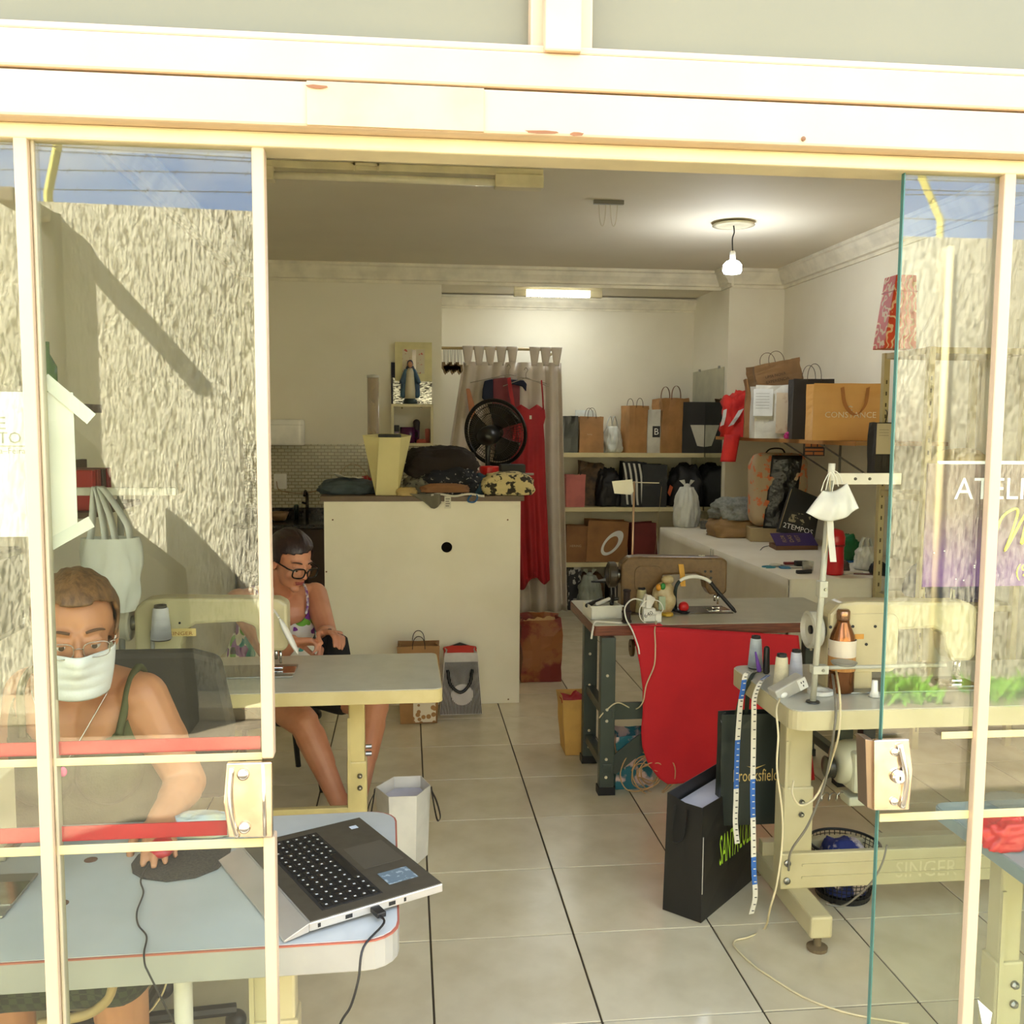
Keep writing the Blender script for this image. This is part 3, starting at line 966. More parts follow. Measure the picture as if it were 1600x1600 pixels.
# table C: wood edge, green stand
ZCT = 0.74
c0 = at_z(928, 978, ZCT)
c1 = at_z(901, 938, ZCT)
TC = thing('sewing_table', 'wood edged sewing table on dark green steel stand', 'table', (c0.x, c0.y, 0), 0)
DC = c1.y - c0.y
tabletop(TC, 1.2, DC, ZCT, 0.045, M_LAM, M_WOOD_EDGE, 0.012)
f0 = at_z(948, 1243, 0)
f1 = at_z(908, 1190, 0)
lx = f0.x - c0.x
for lx_ in (lx, 1.2 - lx):
    lg = None
    for yy in (f0.y - c0.y + 0.03, f1.y - c0.y):
        lg = MB().span(lx_ - 0.032, lx_ + 0.032, yy - 0.025, yy + 0.025, 0.03, ZCT - 0.045).build('leg', M_GREEN_METAL, TC, bevel=0.004)
        MB().span(lx_ - 0.037, lx_ + 0.037, yy - 0.03, yy + 0.03, 0.0, 0.035).build('rubber_foot', M_BLACK, lg)
        for zz in (0.08, 0.16, 0.33, 0.38, 0.53):
            MB().lathe([(0.007, 0), (0.006, 0.004), (0.0005, 0.005)], 8, Matrix.Translation((lx_ - 0.004, yy - 0.026, zz)) @ FLAT).build('bolt', mat('pale_bolt', (210, 200, 170), 0.4), lg)
    for zz in (0.12, 0.36):
        MB().span(lx_ - 0.02, lx_ + 0.02, f0.y - c0.y, f1.y - c0.y, zz - 0.02, zz + 0.02).build('side_rail', M_GREEN_METAL, TC, bevel=0.003)
yb_ = f0.y - c0.y + 0.03
MB().span(lx, 1.2 - lx, yb_ + 0.005, yb_ + 0.022, 0.325, 0.40).build('cross_rail', M_GREEN_METAL, TC, bevel=0.003)
A, B = Vector((lx + 0.02, yb_ + 0.002, 0.11)), Vector((lx + 0.30, yb_ + 0.002, 0.335))
d = (B - A).normalized()
n = Vector((-d.z, 0, d.x)) * 0.037
MB().prism([((A - n).x, (A - n).z), ((B - n).x, (B - n).z), ((B + n).x, (B + n).z), ((A + n).x, (A + n).z)], 0, 0.006, Matrix.Translation((0, yb_ + 0.004, 0)) @ FLAT).build('diagonal_brace', M_GREEN_METAL, TC)
# knee lift wheel below the top
p = at_y(987, 1012, c0.y + 0.25) - Vector((c0.x, c0.y, 0))
MB().lathe([(0.04, -0.006), (0.04, 0.006)], 20, Matrix.Translation(p) @ Matrix.Rotation(PI / 2, 4, 'Y')).build('bobbin_winder_wheel', mat('brass_dark', (120, 98, 58), 0.4, 0.8), TC)
MB().tube([p, p + Vector((0.04, 0, 0.07)), p + Vector((0.04, 0, 0.12))], 0.012, 8).build('wheel_bracket', M_BLACK, TC)

# table D: cream, front right
ZD = 0.76
d0 = at_z(1250, 1112, ZD)
d1 = at_z(1141, 1040, ZD)
TD = thing('sewing_table', 'cream enamel sewing table standing behind the right door', 'table', (d1.x, d0.y, 0), 0)
DD = d1.y - d0.y
tabletop(TD, 1.2, DD, ZD, 0.06, M_LAM, M_CREAMMETAL, 0.045)
lf = at_z(1283, 1492, 0)
lxd = lf.x - d1.x
ly = 0.27
post_leg(TD, lxd, ly - 0.03, ZD - 0.06, M_CREAMMETAL, w=0.09, d=0.06, foot0=lf.y - d0.y - ly + 0.03, foot1=0.34)
post_leg(TD, 1.2 - lxd, ly, ZD - 0.06, M_CREAMMETAL, w=0.09, d=0.06, foot0=-0.24, foot1=0.34)
yb2 = ly - 0.075
zt_, zb_2 = at_y(1270, 1330, d0.y + yb2).z, at_y(1270, 1385, d0.y + yb2).z
cb = MB().span(lxd - 0.06, 1.2 - lxd + 0.05, yb2 - 0.012, yb2 + 0.01, zb_2, zt_).build('crossbeam', M_CREAMMETAL, TD, bevel=0.004)
MB().span(lxd + 0.01, 1.2 - lxd - 0.02, yb2 - 0.016, yb2 - 0.01, zb_2 + 0.035, zb_2 + 0.042).build('beam_rib', M_CREAMMETAL, cb)
MB().span(lxd + 0.01, 1.2 - lxd - 0.02, yb2 - 0.016, yb2 - 0.01, zt_ - 0.042, zt_ - 0.035).build('beam_rib', M_CREAMMETAL, cb)
for zz in (zb_2 + 0.03, zt_ - 0.03):
    MB().lathe([(0.011, 0), (0.011, 0.007), (0.006, 0.010), (0.0005, 0.011)], 12, Matrix.Translation((lxd - 0.04, yb2 - 0.012, zz)) @ FLAT).build('bolt', M_STEEL, cb)
e = at_y(1400, 1372, d0.y + yb2 - 0.016) - Vector((d1.x, d0.y, 0))
lettering('SINGER', mat('embossed_cream', (204, 194, 154), 0.35), cb, Matrix.Translation((e.x, yb2 - 0.0135, e.z)) @ FLAT, width=0.21, height=0.055)
# lower treadle bar
MB().span(lxd - 0.03, 1.2 - lxd, 0.42, 0.46, 0.12, 0.17).build('treadle_bar', M_CREAMMETAL, TD, bevel=0.003)
# motor under table D
mp_ = at_y(1352, 1190, d0.y + 0.16) - Vector((d1.x, d0.y, 0))
MT = MB().lathe([(0.02, -0.10), (0.062, -0.095), (0.072, -0.06), (0.072, 0.05), (0.062, 0.09), (0.03, 0.10)], 26, Matrix.Translation(mp_) @ Matrix.Rotation(PI / 2, 4, 'Y')).build('motor', mat('grey_green_enamel', (176, 174, 146), 0.4), TD, smooth=True)
MB().box(mp_ + Vector((-0.03, -0.03, -0.01)), (0.09, 0.10, 0.13)).build('motor_housing', mat('grey_green_enamel'), MT, bevel=0.012)
MB().box(mp_ + Vector((-0.03, -0.03, -0.105)), (0.10, 0.07, 0.03)).build('motor_foot', mat('grey_green_enamel'), MT, bevel=0.006)
MB().lathe([(0.03, -0.012), (0.036, -0.01), (0.03, 0), (0.036, 0.01), (0.03, 0.012)], 20, Matrix.Translation(mp_ + Vector((-0.125, -0.01, -0.01))) @ Matrix.Rotation(PI / 2, 4, 'Y')).build('pulley', mat('dark_steel', (70, 66, 58), 0.35, 0.8), MT, smooth=True)
MB().span(mp_.x - 0.02, mp_.x + 0.02, mp_.y - 0.02, mp_.y + 0.02, mp_.z + 0.05, ZD - 0.055).build('motor_bracket', M_BLACK, MT)
pts = [(mp_.x - 0.10 + 0.014 * math.cos(i * 0.9) * 0.4 - i * 0.0035, mp_.y - 0.05 + 0.012 * math.sin(i * 0.9), mp_.z - 0.09 + 0.012 * math.cos(i * 0.9)) for i in range(24)]
MB().tube(pts, 0.002, 5).build('tension_spring', M_STEEL, MT)


# table E: pale blue top by the far right pane
e0 = at_z(1454, 1254, 0.75)
TE = thing('work_table', 'pale blue topped work table behind the far right pane', 'table', (e0.x, 1.60, 0))
tabletop(TE, 1.2, e0.y - 1.60, 0.75, 0.03, mat('pale_blue_laminate', (150, 166, 166), 0.3), mat('pale_blue_edge', (132, 148, 148), 0.35), 0.03)
for x_ in (0.10, 1.08):
    post_leg(TE, x_, 0.28, 0.72, M_CREAMMETAL, w=0.05, d=0.05, foot0=-0.2, foot1=0.2)

# ================================================================== SEWING MACHINES
def machine(name, label, loc, body, dark, L=0.48, H=0.285, wheel_col=(190, 186, 168), badge=None, head_w=0.10, thick=0.085, cover=None):
    """needle at +x end, handwheel at -x, seen from the back; origin at bed centre"""
    R = thing(name, label, 'sewing machine', loc)
    h, l = H, L / 2
    out = [(-l, 0), (-l, h * 0.86), (-l + 0.035, h * 0.98), (-l + 0.09, h), (l - 0.03, h * 0.97), (l, h * 0.9), (l, h * 0.36), (l - 0.015, h * 0.30),
           (l - head_w + 0.02, h * 0.30), (l - head_w, h * 0.42), (l - head_w - 0.01, h * 0.62), (l - head_w - 0.05, h * 0.68), (-l + 0.20, h * 0.66), (-l + 0.165, h * 0.58), (-l + 0.15, h * 0.4), (-l + 0.155, 0)]
    MB().prism(out, -thick / 2, thick / 2, FLAT).build('body', body, R, bevel=0.014)
    MB().span(-l + 0.02, l + 0.02, -0.085, 0.085, 0.0, 0.006).build('bed_plate', dark, R, bevel=0.004)
    MB().tube([(l - 0.045, 0, h * 0.31), (l - 0.045, 0, 0.045)], 0.006, 10).build('needle_bar', M_CHROME, R, smooth=True)
    MB().tube([(l - 0.03, 0.0, h * 0.31), (l - 0.03, 0.0, 0.03)], 0.005, 10).build('presser_bar', M_CHROME, R, smooth=True)
    MB().box((l - 0.04, 0.0, 0.014), (0.035, 0.02, 0.008)).build('presser_foot', M_CHROME, R, bevel=0.002)
    MB().span(l - 0.09, l + 0.02, -0.045, 0.045, 0.006, 0.0075).build('needle_plate', M_CHROME, R)
    wm = mat('wheel_%d_%d_%d' % wheel_col, wheel_col, 0.4)
    hw = MB().lathe([(0.02, -0.012), (0.055, -0.012), (0.06, -0.006), (0.06, 0.022), (0.052, 0.026), (0.046, 0.012), (0.02, 0.010)], 28, Matrix.Translation((-l - 0.03, 0, h * 0.66)) @ Matrix.Rotation(-PI / 2, 4, 'Y')).build('handwheel', wm, R, smooth=False)
    MB().lathe([(0.014, 0.0), (0.014, 0.016)], 14, Matrix.Translation((-l - 0.03, 0, h * 0.66)) @ Matrix.Rotation(-PI / 2, 4, 'Y')).build('wheel_hub', M_BLACK, hw)
    MB().tube([(-l + 0.01, 0, h * 0.66), (-l - 0.03, 0, h * 0.66)], 0.025, 14).build('wheel_shaft', M_STEEL, R, smooth=True)
    MB().tube([(l - 0.07, 0, h * 0.95), (l - 0.07, 0, h * 1.1)], 0.003, 6).build('thread_pin', M_STEEL, R)
    MB().tube([(l - 0.055, 0.01, h * 0.95), (l - 0.055, 0.01, h * 1.08)], 0.004, 6).build('thread_pin', M_STEEL, R)
    if cover:
        MB().prism(round_rect(cover[0], cover[1], cover[2], cover[3], 0.03), 0, 0.006, Matrix.Translation((0, -thick / 2 + 0.002, 0)) @ FLAT).build('back_cover', body, R, bevel=0.002)
    return R


# machine B (cream) on table B
M_CREAM_MACH = mat('cream_machine_paint', (200, 190, 150), 0.35)
ymb = fr.y + DBd * 0.55
xm0, xm1 = at_y(215, 980, ymb).x, at_y(452, 990, ymb).x
MBm = machine('sewing_machine', 'cream sewing machine with white shade by the seated woman', ((xm0 + xm1) / 2, ymb, ZB), M_CREAM_MACH, mat('grey_plate', (150, 146, 130), 0.3, 0.5), L=xm1 - xm0, H=0.27, cover=None)
e = at_y(265, 993, ymb - 0.05) - MBm.location
MB().span(e.x - 0.008, e.x + 0.085, -0.047, -0.0435, e.z - 0.004, e.z + 0.022).build('badge', mat('tan_badge', (226, 200, 130), 0.4), MBm)
lettering('SINGER', mat('brown_letters', (150, 96, 40), 0.5), MBm, Matrix.Translation((e.x, -0.048, e.z)) @ FLAT, width=0.075, height=0.012)
for px, py in ((280, 974), (413, 985)):
    e = at_y(px, py, ymb - 0.05) - MBm.location
    MB().lathe([(0.004, 0), (0.004, 0.002)], 10, Matrix.Translation((e.x, -0.043, e.z)) @ FLAT).build('screw', M_BLACK, MBm)
# white shade of the little lamp at the needle
A, B = at_y(436, 965, ymb - 0.09) - MBm.location, at_y(466, 1022, ymb - 0.09) - MBm.location
d = (B - A)
Mx = Matrix.Translation((A + B) / 2) @ d.to_track_quat('Z', 'Y').to_matrix().to_4x4()
MB().ell((0, 0, 0), (0.022, 0.010, d.length / 2), Mx).build('lamp_shade', M_WHITE, MBm, smooth=True)
MB().tube([A, A + Vector((-0.02, 0.03, 0.02)), A + Vector((-0.03, 0.06, 0.0))], 0.004, 6).build('lamp_arm', M_WHITE, MBm)

# machine C (brown) on table C
ymc = c0.y + DC * 0.50
xm0, xm1 = at_y(968, 900, ymc).x, at_y(1132, 900, ymc).x
M_BROWN_MACH = mat('brown_hammered_paint', (112, 84, 48), 0.35, col2=(100, 74, 42), nscale=60)
MCm = machine('sewing_machine', 'brown industrial sewing machine on the wood edged table', ((xm0 + xm1) / 2, ymc, ZCT), M_BROWN_MACH, mat('dark_brown_plate', (92, 78, 56), 0.35), L=xm1 - xm0, H=0.265, wheel_col=(60, 50, 36), cover=(-0.19, -0.06, 0.10, 0.22))
for px, py in ((1102, 893), (1111, 893), (1101, 902), (1111, 903)):
    e = at_y(px, py, ymc - 0.045) - MCm.location
    MB().lathe([(0.006, 0), (0.006, 0.002)], 10, Matrix.Translation((e.x, -0.0425, e.z)) @ FLAT).build('screw', M_BLACK, MCm)
# machine D (cream) on table D
ymd = d0.y + DD * 0.45
xm0, xm1 = at_y(1286, 1000, ymd).x, 0
M_CREAM2 = mat('ivory_machine_paint', (200, 186, 146), 0.35)
MDm = machine('sewing_machine', 'ivory sewing machine with ribbed handwheel on the front right table', (xm0 + 0.25, ymd, ZD), M_CREAM2, mat('grey_plate'), L=0.50, H=0.29, cover=(-0.21, -0.02, 0.06, 0.25))
for px, py in ((1298, 980), (1333, 979), (1368, 979), (1354, 1007), (1297, 1014)):
    e = at_y(px, py, ymd - 0.05) - MDm.location
    MB().lathe([(0.005, 0), (0.005, 0.002)], 10, Matrix.Translation((e.x, -0.0475, e.z)) @ FLAT).build('screw', M_BLACK, MDm)
e = at_y(1336, 996, ymd - 0.05) - MDm.location
MB().span(e.x, e.x + 0.03, -0.049, -0.046, e.z - 0.006, e.z + 0.01).build('badge', mat('orange_badge', (214, 150, 60), 0.4), MDm)
# grooves of the handwheel
# machine A: cream end of a machine on the laptop desk, far left
p = at_z(8, 1422, ZA)
MAm = machine('sewing_machine', 'cream and silver machine end at the far left desk', (p.x - 0.19, p.y + 0.05, ZA + 0.001), mat('cream_machine_paint'), mat('grey_plate'), L=0.36, H=0.26, head_w=0.11)
MB().span(0.09, 0.195, -0.05, 0.05, 0.088, 0.104).build('silver_band', M_STEEL, MAm, bevel=0.004)
# ================================================================== PEOPLE
def remesh(mb, voxel, smooth=6, factor=0.5):
    """one continuous skin from overlapping closed shapes"""
    me = bpy.data.meshes.new('tmp')
    me.from_pydata([tuple(p) for p in mb.v], [], mb.f)
    bm = bmesh.new()
    bm.from_mesh(me)
    bmesh.ops.recalc_face_normals(bm, faces=bm.faces)
    bm.to_mesh(me)
    bm.free()
    o = bpy.data.objects.new('tmp', me)
    sc.collection.objects.link(o)
    r = o.modifiers.new('r', 'REMESH')
    r.mode = 'VOXEL'
    r.voxel_size = voxel
    s = o.modifiers.new('s', 'SMOOTH')
    s.iterations = smooth
    s.factor = factor
    dg = bpy.context.evaluated_depsgraph_get()
    out = bpy.data.meshes.new_from_object(o.evaluated_get(dg))
    bpy.data.objects.remove(o)
    bpy.data.meshes.remove(me)
    return out


def cut_mesh(me, keep):
    bm = bmesh.new()
    bm.from_mesh(me)
    dead = [v for v in bm.verts if not keep(v.co)]
    bmesh.ops.delete(bm, geom=dead, context='VERTS')
    for _ in range(3):
        bmesh.ops.smooth_vert(bm, verts=[v for v in bm.verts if v.is_boundary], factor=0.5, use_axis_x=True, use_axis_y=True, use_axis_z=True)
    bm.to_mesh(me)
    bm.free()
    return me


def shift(me, off):
    me.transform(Matrix.Translation(-Vector(off)))
    return me


def head_matrix(c, fwd, pitch=0.0, roll=0.0):
    f = Vector(fwd)
    f.z = 0
    f.normalize()
    r = f.cross(Vector((0, 0, 1)))
    M = Matrix(((r.x, f.x, 0, c[0]), (r.y, f.y, 0, c[1]), (0, 0, 1, c[2]), (0, 0, 0, 1)))
    return M @ Matrix.Rotation(-pitch, 4, 'X') @ Matrix.Rotation(roll, 4, 'Y')


def add_head(mb, M):
    mb.ell((0, -0.012, 0.03), (0.073, 0.092, 0.083), M, 24, 16)
    mb.ell((0, 0.025, -0.02), (0.060, 0.068, 0.083), M, 24, 16)
    mb.ell((0, 0.028, -0.066), (0.047, 0.052, 0.042), M, 20, 12)
    mb.ell((0, 0.068, -0.094), (0.021, 0.018, 0.016), M)
    for s in (-1, 1):
        mb.ell((s * 0.035, 0.060, -0.028), (0.024, 0.022, 0.027), M)
        mb.ell((s * 0.075, -0.008, -0.012), (0.009, 0.020, 0.031), M)
        mb.ell((s * 0.0105, 0.100, -0.029), (0.008, 0.009, 0.007), M)
        mb.cap(M @ Vector((s * 0.016, 0.0845, 0.026)), 0.006, M @ Vector((s * 0.050, 0.067, 0.025)), 0.005)
        mb.cap(M @ Vector((s * 0.018, 0.087, 0.0085)), 0.0045, M @ Vector((s * 0.045, 0.077, 0.0085)), 0.0045)
        mb.cap(M @ Vector((s * 0.018, 0.085, -0.013)), 0.004, M @ Vector((s * 0.043, 0.075, -0.012)), 0.004)
    mb.cap(M @ Vector((0, 0.088, 0.014)), 0.007, M @ Vector((0, 0.109, -0.024)), 0.0115)
    mb.cap(M @ Vector((-0.017, 0.084, -0.055)), 0.0055, M @ Vector((0.017, 0.084, -0.055)), 0.0055)
    mb.cap(M @ Vector((-0.014, 0.083, -0.066)), 0.006, M @ Vector((0.014, 0.083, -0.066)), 0.006)
    mb.cap(M @ Vector((0, 0.085, -0.046)), 0.007, M @ Vector((0, 0.082, -0.06)), 0.007)


def add_hand(mb, wrist, d, n, side, curls, spread=0.3, thumb_curl=0.5, s_=0.94):
    """d towards the fingers, n out of the palm, side +1/-1 where the thumb leaves; one curl per finger"""
    d = Vector(d).normalized()
    n = (Vector(n) - Vector(n).dot(d) * d).normalized()
    s = d.cross(n) * side
    wrist = Vector(wrist)
    offs = (0.028, 0.0095, -0.0095, -0.027)
    lens = ((0.040, 0.025, 0.020), (0.045, 0.028, 0.021), (0.041, 0.026, 0.021), (0.032, 0.020, 0.018))
    rad = (0.0088, 0.0092, 0.0086, 0.0078)
    for k in range(4):
        base = wrist + s_ * (d * (0.088 - 0.004 * abs(k - 1)) + s * offs[k])
        mb.cap(wrist + s * offs[k] * 0.55 - d * 0.004, 0.0145, base, 0.0115)
        p = base
        a = 0.0
        dd = (d + s * spread * offs[k] * 6).normalized()
        for j, L in enumerate(lens[k]):
            a += curls[k] * (0.75, 1.0, 0.7)[j]
            q = p + s_ * L * (dd * math.cos(a) + n * math.sin(a))
            mb.cap(p, rad[k] * (1 - 0.06 * j), q, rad[k] * (0.94 - 0.08 * j), 10)
            p = q
    # thumb leaves the side of the palm near its base
    p = wrist + s * 0.018 + d * 0.018
    dirs = ((d * 0.55 + s * 0.75 + n * 0.3), (d * 0.8 + s * 0.35 + n * (0.3 + thumb_curl * 0.5)), (d * 0.85 - s * 0.15 * thumb_curl + n * (0.2 + thumb_curl * 0.7)))
    for j, (v, L, r) in enumerate(zip(dirs, (0.042, 0.032, 0.026), (0.0135, 0.0105, 0.0095))):
        q = p + v.normalized() * L * s_
        mb.cap(p, r, q, r * 0.9, 10)
        p = q


def glasses(root, M, m_rim, r, lens, w=0.047, h=0.036, sq=3.2, off=(0, 0, 0)):
    inv = Matrix.Translation(-Vector(root.location))
    g = MB()
    rims = []
    for s in (-1, 1):
        pts = []
        for i in range(28):
            a = 2 * PI * i / 28
            ca, sa = math.cos(a), math.sin(a)
            k = (abs(ca) ** sq + abs(sa) ** sq) ** (-1 / sq)
            x = s * 0.034 + w / 2 * ca * k
            z = -0.006 + h / 2 * sa * k * (1.0 if sa > 0 else 1.05)
            y = 0.112 - 0.16 * x * x / 0.07
            pts.append(inv @ (M @ (Vector((x, y, z)) + Vector(off))))
        rims.append(pts)
        g.tube(pts, r, 6, closed=True)
        g.tube([inv @ (M @ (Vector(p) + Vector(off))) for p in ((s * (0.034 + w / 2), 0.105, 0.006), (s * 0.075, 0.085, 0.006), (s * 0.082, 0.0, 0.002), (s * 0.080, -0.02, -0.012))], r, 6)
    g.tube([inv @ (M @ (Vector(p) + Vector(off))) for p in ((-0.034 + w / 2, 0.112, -0.003), (0, 0.117, 0.001), (0.034 - w / 2, 0.112, -0.003))], r, 6)
    gl = g.build('glasses', m_rim, root, smooth=True)
    for pts in rims:
        MB().add(pts, [list(range(len(pts)))]).build('lens', lens, gl, fix=False)
    return gl


def eyes(root, M, skin, iris=(70, 50, 34)):
    inv = Matrix.Translation(-Vector(root.location))
    for s in (-1, 1):
        e = MB().ell((0, 0, 0), (0.0125, 0.0125, 0.0125), inv @ M @ Matrix.Translation((s * 0.031, 0.0755, -0.001)), 14, 10).build('eye', mat('eye_white', (226, 216, 204), 0.25), root, smooth=True)
        ld_ = MB().ell((0, 0, 0), (0.0142, 0.0136, 0.0138), None, 18, 16)
        me = bpy.data.meshes.new('eyelid')
        me.from_pydata([tuple(p) for p in ld_.v], [], ld_.f)
        cut_mesh(me, lambda p: p.z > -0.0015 + 0.10 * p.y)
        me.transform(inv @ M @ Matrix.Translation((s * 0.031, 0.0755, -0.001)))
        wrap('eyelid', me, skin, root, smooth=True, solid=0.0006)
        MB().lathe([(0.0055, 0.0), (0.0055, 0.0006), (0.0005, 0.0014)], 12, inv @ M @ Matrix.Translation((s * 0.031, 0.0876, -0.003)) @ Matrix.Rotation(-PI / 2, 4, 'X')).build('iris', mat('iris_%d' % iris[0], iris, 0.2), e)


def eyebrows(root, M, col):
    inv = Matrix.Translation(-Vector(root.location))
    for s in (-1, 1):
        pts = [inv @ (M @ Vector(p)) for p in ((s * 0.015, 0.0905, 0.0275), (s * 0.028, 0.0875, 0.0305), (s * 0.042, 0.079, 0.0295), (s * 0.052, 0.070, 0.0245))]
        MB().tube(smooth_pts(pts, 4), [0.003, 0.0032, 0.0034, 0.0034, 0.0034, 0.0034, 0.0032, 0.003, 0.003, 0.0028, 0.0026, 0.002, 0.0014], 6).build('eyebrow', mat('brow_%d' % col[0], col, 0.8), root, smooth=True)


def hair_cap(root, M, keep, m, c=(0, -0.016, 0.033), r=(0.080, 0.101, 0.091), amp=0.004, extra=None):
    inv = Matrix.Translation(-Vector(root.location))
    mb = MB().ell(c, r, None, 56, 40)
    me = bpy.data.meshes.new('hair')
    me.from_pydata([tuple(p) for p in mb.v], [], mb.f)
    for v in me.vertices:
        p = v.co
        n = noise.noise((p.x * 90, p.y * 14, p.z * 30)) * amp
        q = Vector(p) - Vector(c)
        v.co = Vector(c) + q * (1 + n / 0.09)
    cut_mesh(me, keep)
    me.transform(inv @ M)
    o = wrap('hair', me, m, root, smooth=True, solid=0.007)
    if extra:
        e = MB()
        for cc, rr in extra:
            e.ell(cc, rr, inv @ M, 20, 14)
        e.build('hair_bun', m, o, smooth=True)
    return o


# ------------------------------------------------------------------ woman at the laptop desk
H1 = at_y(120, 986, 2.10)
f1_ = (0.33, -0.944, 0)
MH1 = head_matrix(H1, f1_, pitch=math.radians(9))
PX1 = at_y(122, 1098, 2.18)
P1 = thing('person', 'seated woman with white face mask, glasses and olive tank top', 'person', (PX1.x, 2.30, 0))
cx = PX1.x
SL = at_y(222, 1090, 2.20)
SR = Vector((2 * cx - SL.x, 2.27, SL.z))
EL = at_y(292, 1222, 2.19)
WL = at_y(252, 1296, 2.07)
WL.z = max(WL.z, 0.757)
torso1 = [((cx - 0.055, 2.24, 0.93), 0.105, (cx - 0.05, 2.28, 0.70), 0.115), ((cx + 0.055, 2.24, 0.93), 0.105, (cx + 0.05, 2.28, 0.70), 0.115),
          ((cx - 0.06, 2.28, 0.72), 0.12, (cx - 0.07, 2.32, 0.53), 0.135), ((cx + 0.06, 2.28, 0.72), 0.12, (cx + 0.07, 2.32, 0.53), 0.135),
          ((cx - 0.07, 2.155, 0.835), 0.06, (cx - 0.065, 2.19, 0.86), 0.07), ((cx + 0.07, 2.155, 0.835), 0.06, (cx + 0.065, 2.19, 0.86), 0.07)]
mb = MB()
add_head(mb, MH1)
mb.cap(MH1 @ Vector((0, -0.02, -0.07)), 0.052, Vector((cx, 2.25, SL.z + 0.01)), 0.058)
mb.cap(Vector((cx, 2.25, SL.z + 0.03)), 0.05, SL + Vector((-0.02, 0.03, 0.005)), 0.048)
mb.cap(Vector((cx, 2.25, SL.z + 0.03)), 0.05, SR + Vector((0.02, 0.0, 0.005)), 0.048)
for t in torso1:
    mb.cap(*t, seg=20)
mb.cap(SL, 0.058, EL, 0.043)
mb.cap(SL + Vector((0.004, 0, -0.03)), 0.06, SL.lerp(EL, 0.5), 0.053)
mb.cap(EL, 0.043, WL, 0.029)
mb.cap(EL.lerp(WL, 0.2), 0.046, EL.lerp(WL, 0.45), 0.040)
ER = SR + Vector((-0.06, 0.02, -0.25))
WR = ER + Vector((0.03, -0.05, -0.21))
mb.cap(SR, 0.058, ER, 0.043)
mb.cap(ER, 0.043, WR, 0.029)
MOUSE = at_z(250, 1327, ZA + 0.02)
add_hand(mb, WL, (MOUSE - WL) * Vector((1, 1, 0.2)), (0, 0, -1), -1, (0.22, 0.2, 0.2, 0.25), 0.4, 0.3)
add_hand(mb, WR, (0.05, -0.2, -1), (1, 0, 0), 1, (0.2, 0.2, 0.2, 0.25), 0.3, 0.3)
thighs = []
for s in (-1, 1):
    hip = Vector((cx + s * 0.09, 2.32, 0.53))
    kn = Vector((cx + s * 0.11 + 0.04, 1.90, 0.53))
    an = Vector((cx + s * 0.11 + 0.04, 1.98, 0.09))
    thighs.append((hip, kn, an))
    mb.cap(hip, 0.095, kn, 0.062)
    mb.cap(kn, 0.058, an, 0.036)
    mb.cap(an + Vector((0, 0.03, -0.05)), 0.034, an + Vector((0.0, -0.14, -0.062)), 0.026)
me = shift(remesh(mb, 0.0042, 5), P1.location)
wrap('body', me, M_SKIN1, P1, smooth=True)
eyes(P1, MH1, M_SKIN1)
eyebrows(P1, MH1, (96, 66, 44))
# tank top
tb_ = MB()
for a_, r0, b_, r1 in torso1:
    tb_.cap(a_, r0 + 0.009, b_, r1 + 0.010, 20)
tb_.cap(Vector((cx, 2.25, SL.z - 0.03)), 0.04, SL + Vector((-0.03, 0.03, -0.03)), 0.05)
tb_.cap(Vector((cx, 2.25, SL.z - 0.03)), 0.04, SR + Vector((0.03, 0.0, -0.03)), 0.05)
me = remesh(tb_, 0.007, 4)


def keep1(p):
    dx = p.x - cx
    top = (0.90 + 4.5 * dx * dx) if p.y < 2.25 else 0.95
    return p.z < top and not (abs(dx) > 0.15 and p.z > 0.90) and p.z > 0.5


me = shift(cut_mesh(me, keep1), P1.location)
M_OLIVE = mat('olive_jersey', (84, 84, 52), 0.8, col2=(74, 74, 44), nscale=14, bump=0.15, bscale=180)
tt = wrap('tank_top', me, M_OLIVE, P1, smooth=True, solid=0.004)
inv = -Vector(P1.location)
for s in (-1, 1):
    S = SL if s > 0 else SR
    pts = [Vector((cx + s * 0.10, 2.128, 0.925)), Vector((cx + s * 0.108, 2.146, 0.975)), Vector((cx + s * 0.113, 2.163, SL.z + 0.032)), Vector((cx + s * 0.115, 2.205, SL.z + 0.057)), Vector((cx + s * 0.115, 2.255, SL.z + 0.056)), Vector((cx + s * 0.113, 2.31, SL.z + 0.012)), Vector((cx + s * 0.10, 2.355, 0.93))]
    q = smooth_pts([p + inv for p in pts], 6)
    MB().tube(q, 0.0085, 8).build('strap', M_OLIVE, tt, smooth=True)
# skirt in green check
sk = MB()
for hip, kn, an in thighs:
    sk.cap(hip, 0.108, kn, 0.078)
sk.cap(thighs[0][0], 0.11, thighs[1][0], 0.11)
sk.cap(thighs[0][1], 0.075, thighs[1][1], 0.075)
me = shift(remesh(sk, 0.012, 4), P1.location)
wrap('skirt', me, mat('green_check', (54, 62, 40), 0.85, col2=(36, 42, 30), tex='checker', nscale=70), P1, smooth=True)
# hair, mask, glasses, necklace
M_HAIR1 = mat('light_brown_hair', (118, 84, 48), 0.5, col2=(88, 60, 32), nscale=20, stretch=(4, 4, 1), bump=0.2, bscale=60)
hair_cap(P1, MH1, lambda p: (p.z > 0.074 + 0.2 * p.x * p.x / 0.08 - 0.9 * max(0, abs(p.x) - 0.045)) or (p.y < 0.030 and p.z > -0.012) or (p.y < 0.012 and p.z > -0.075),
         M_HAIR1, r=(0.085, 0.106, 0.096), extra=[((0, -0.115, 0.03), (0.035, 0.03, 0.035))])
invm = Matrix.Translation(inv)


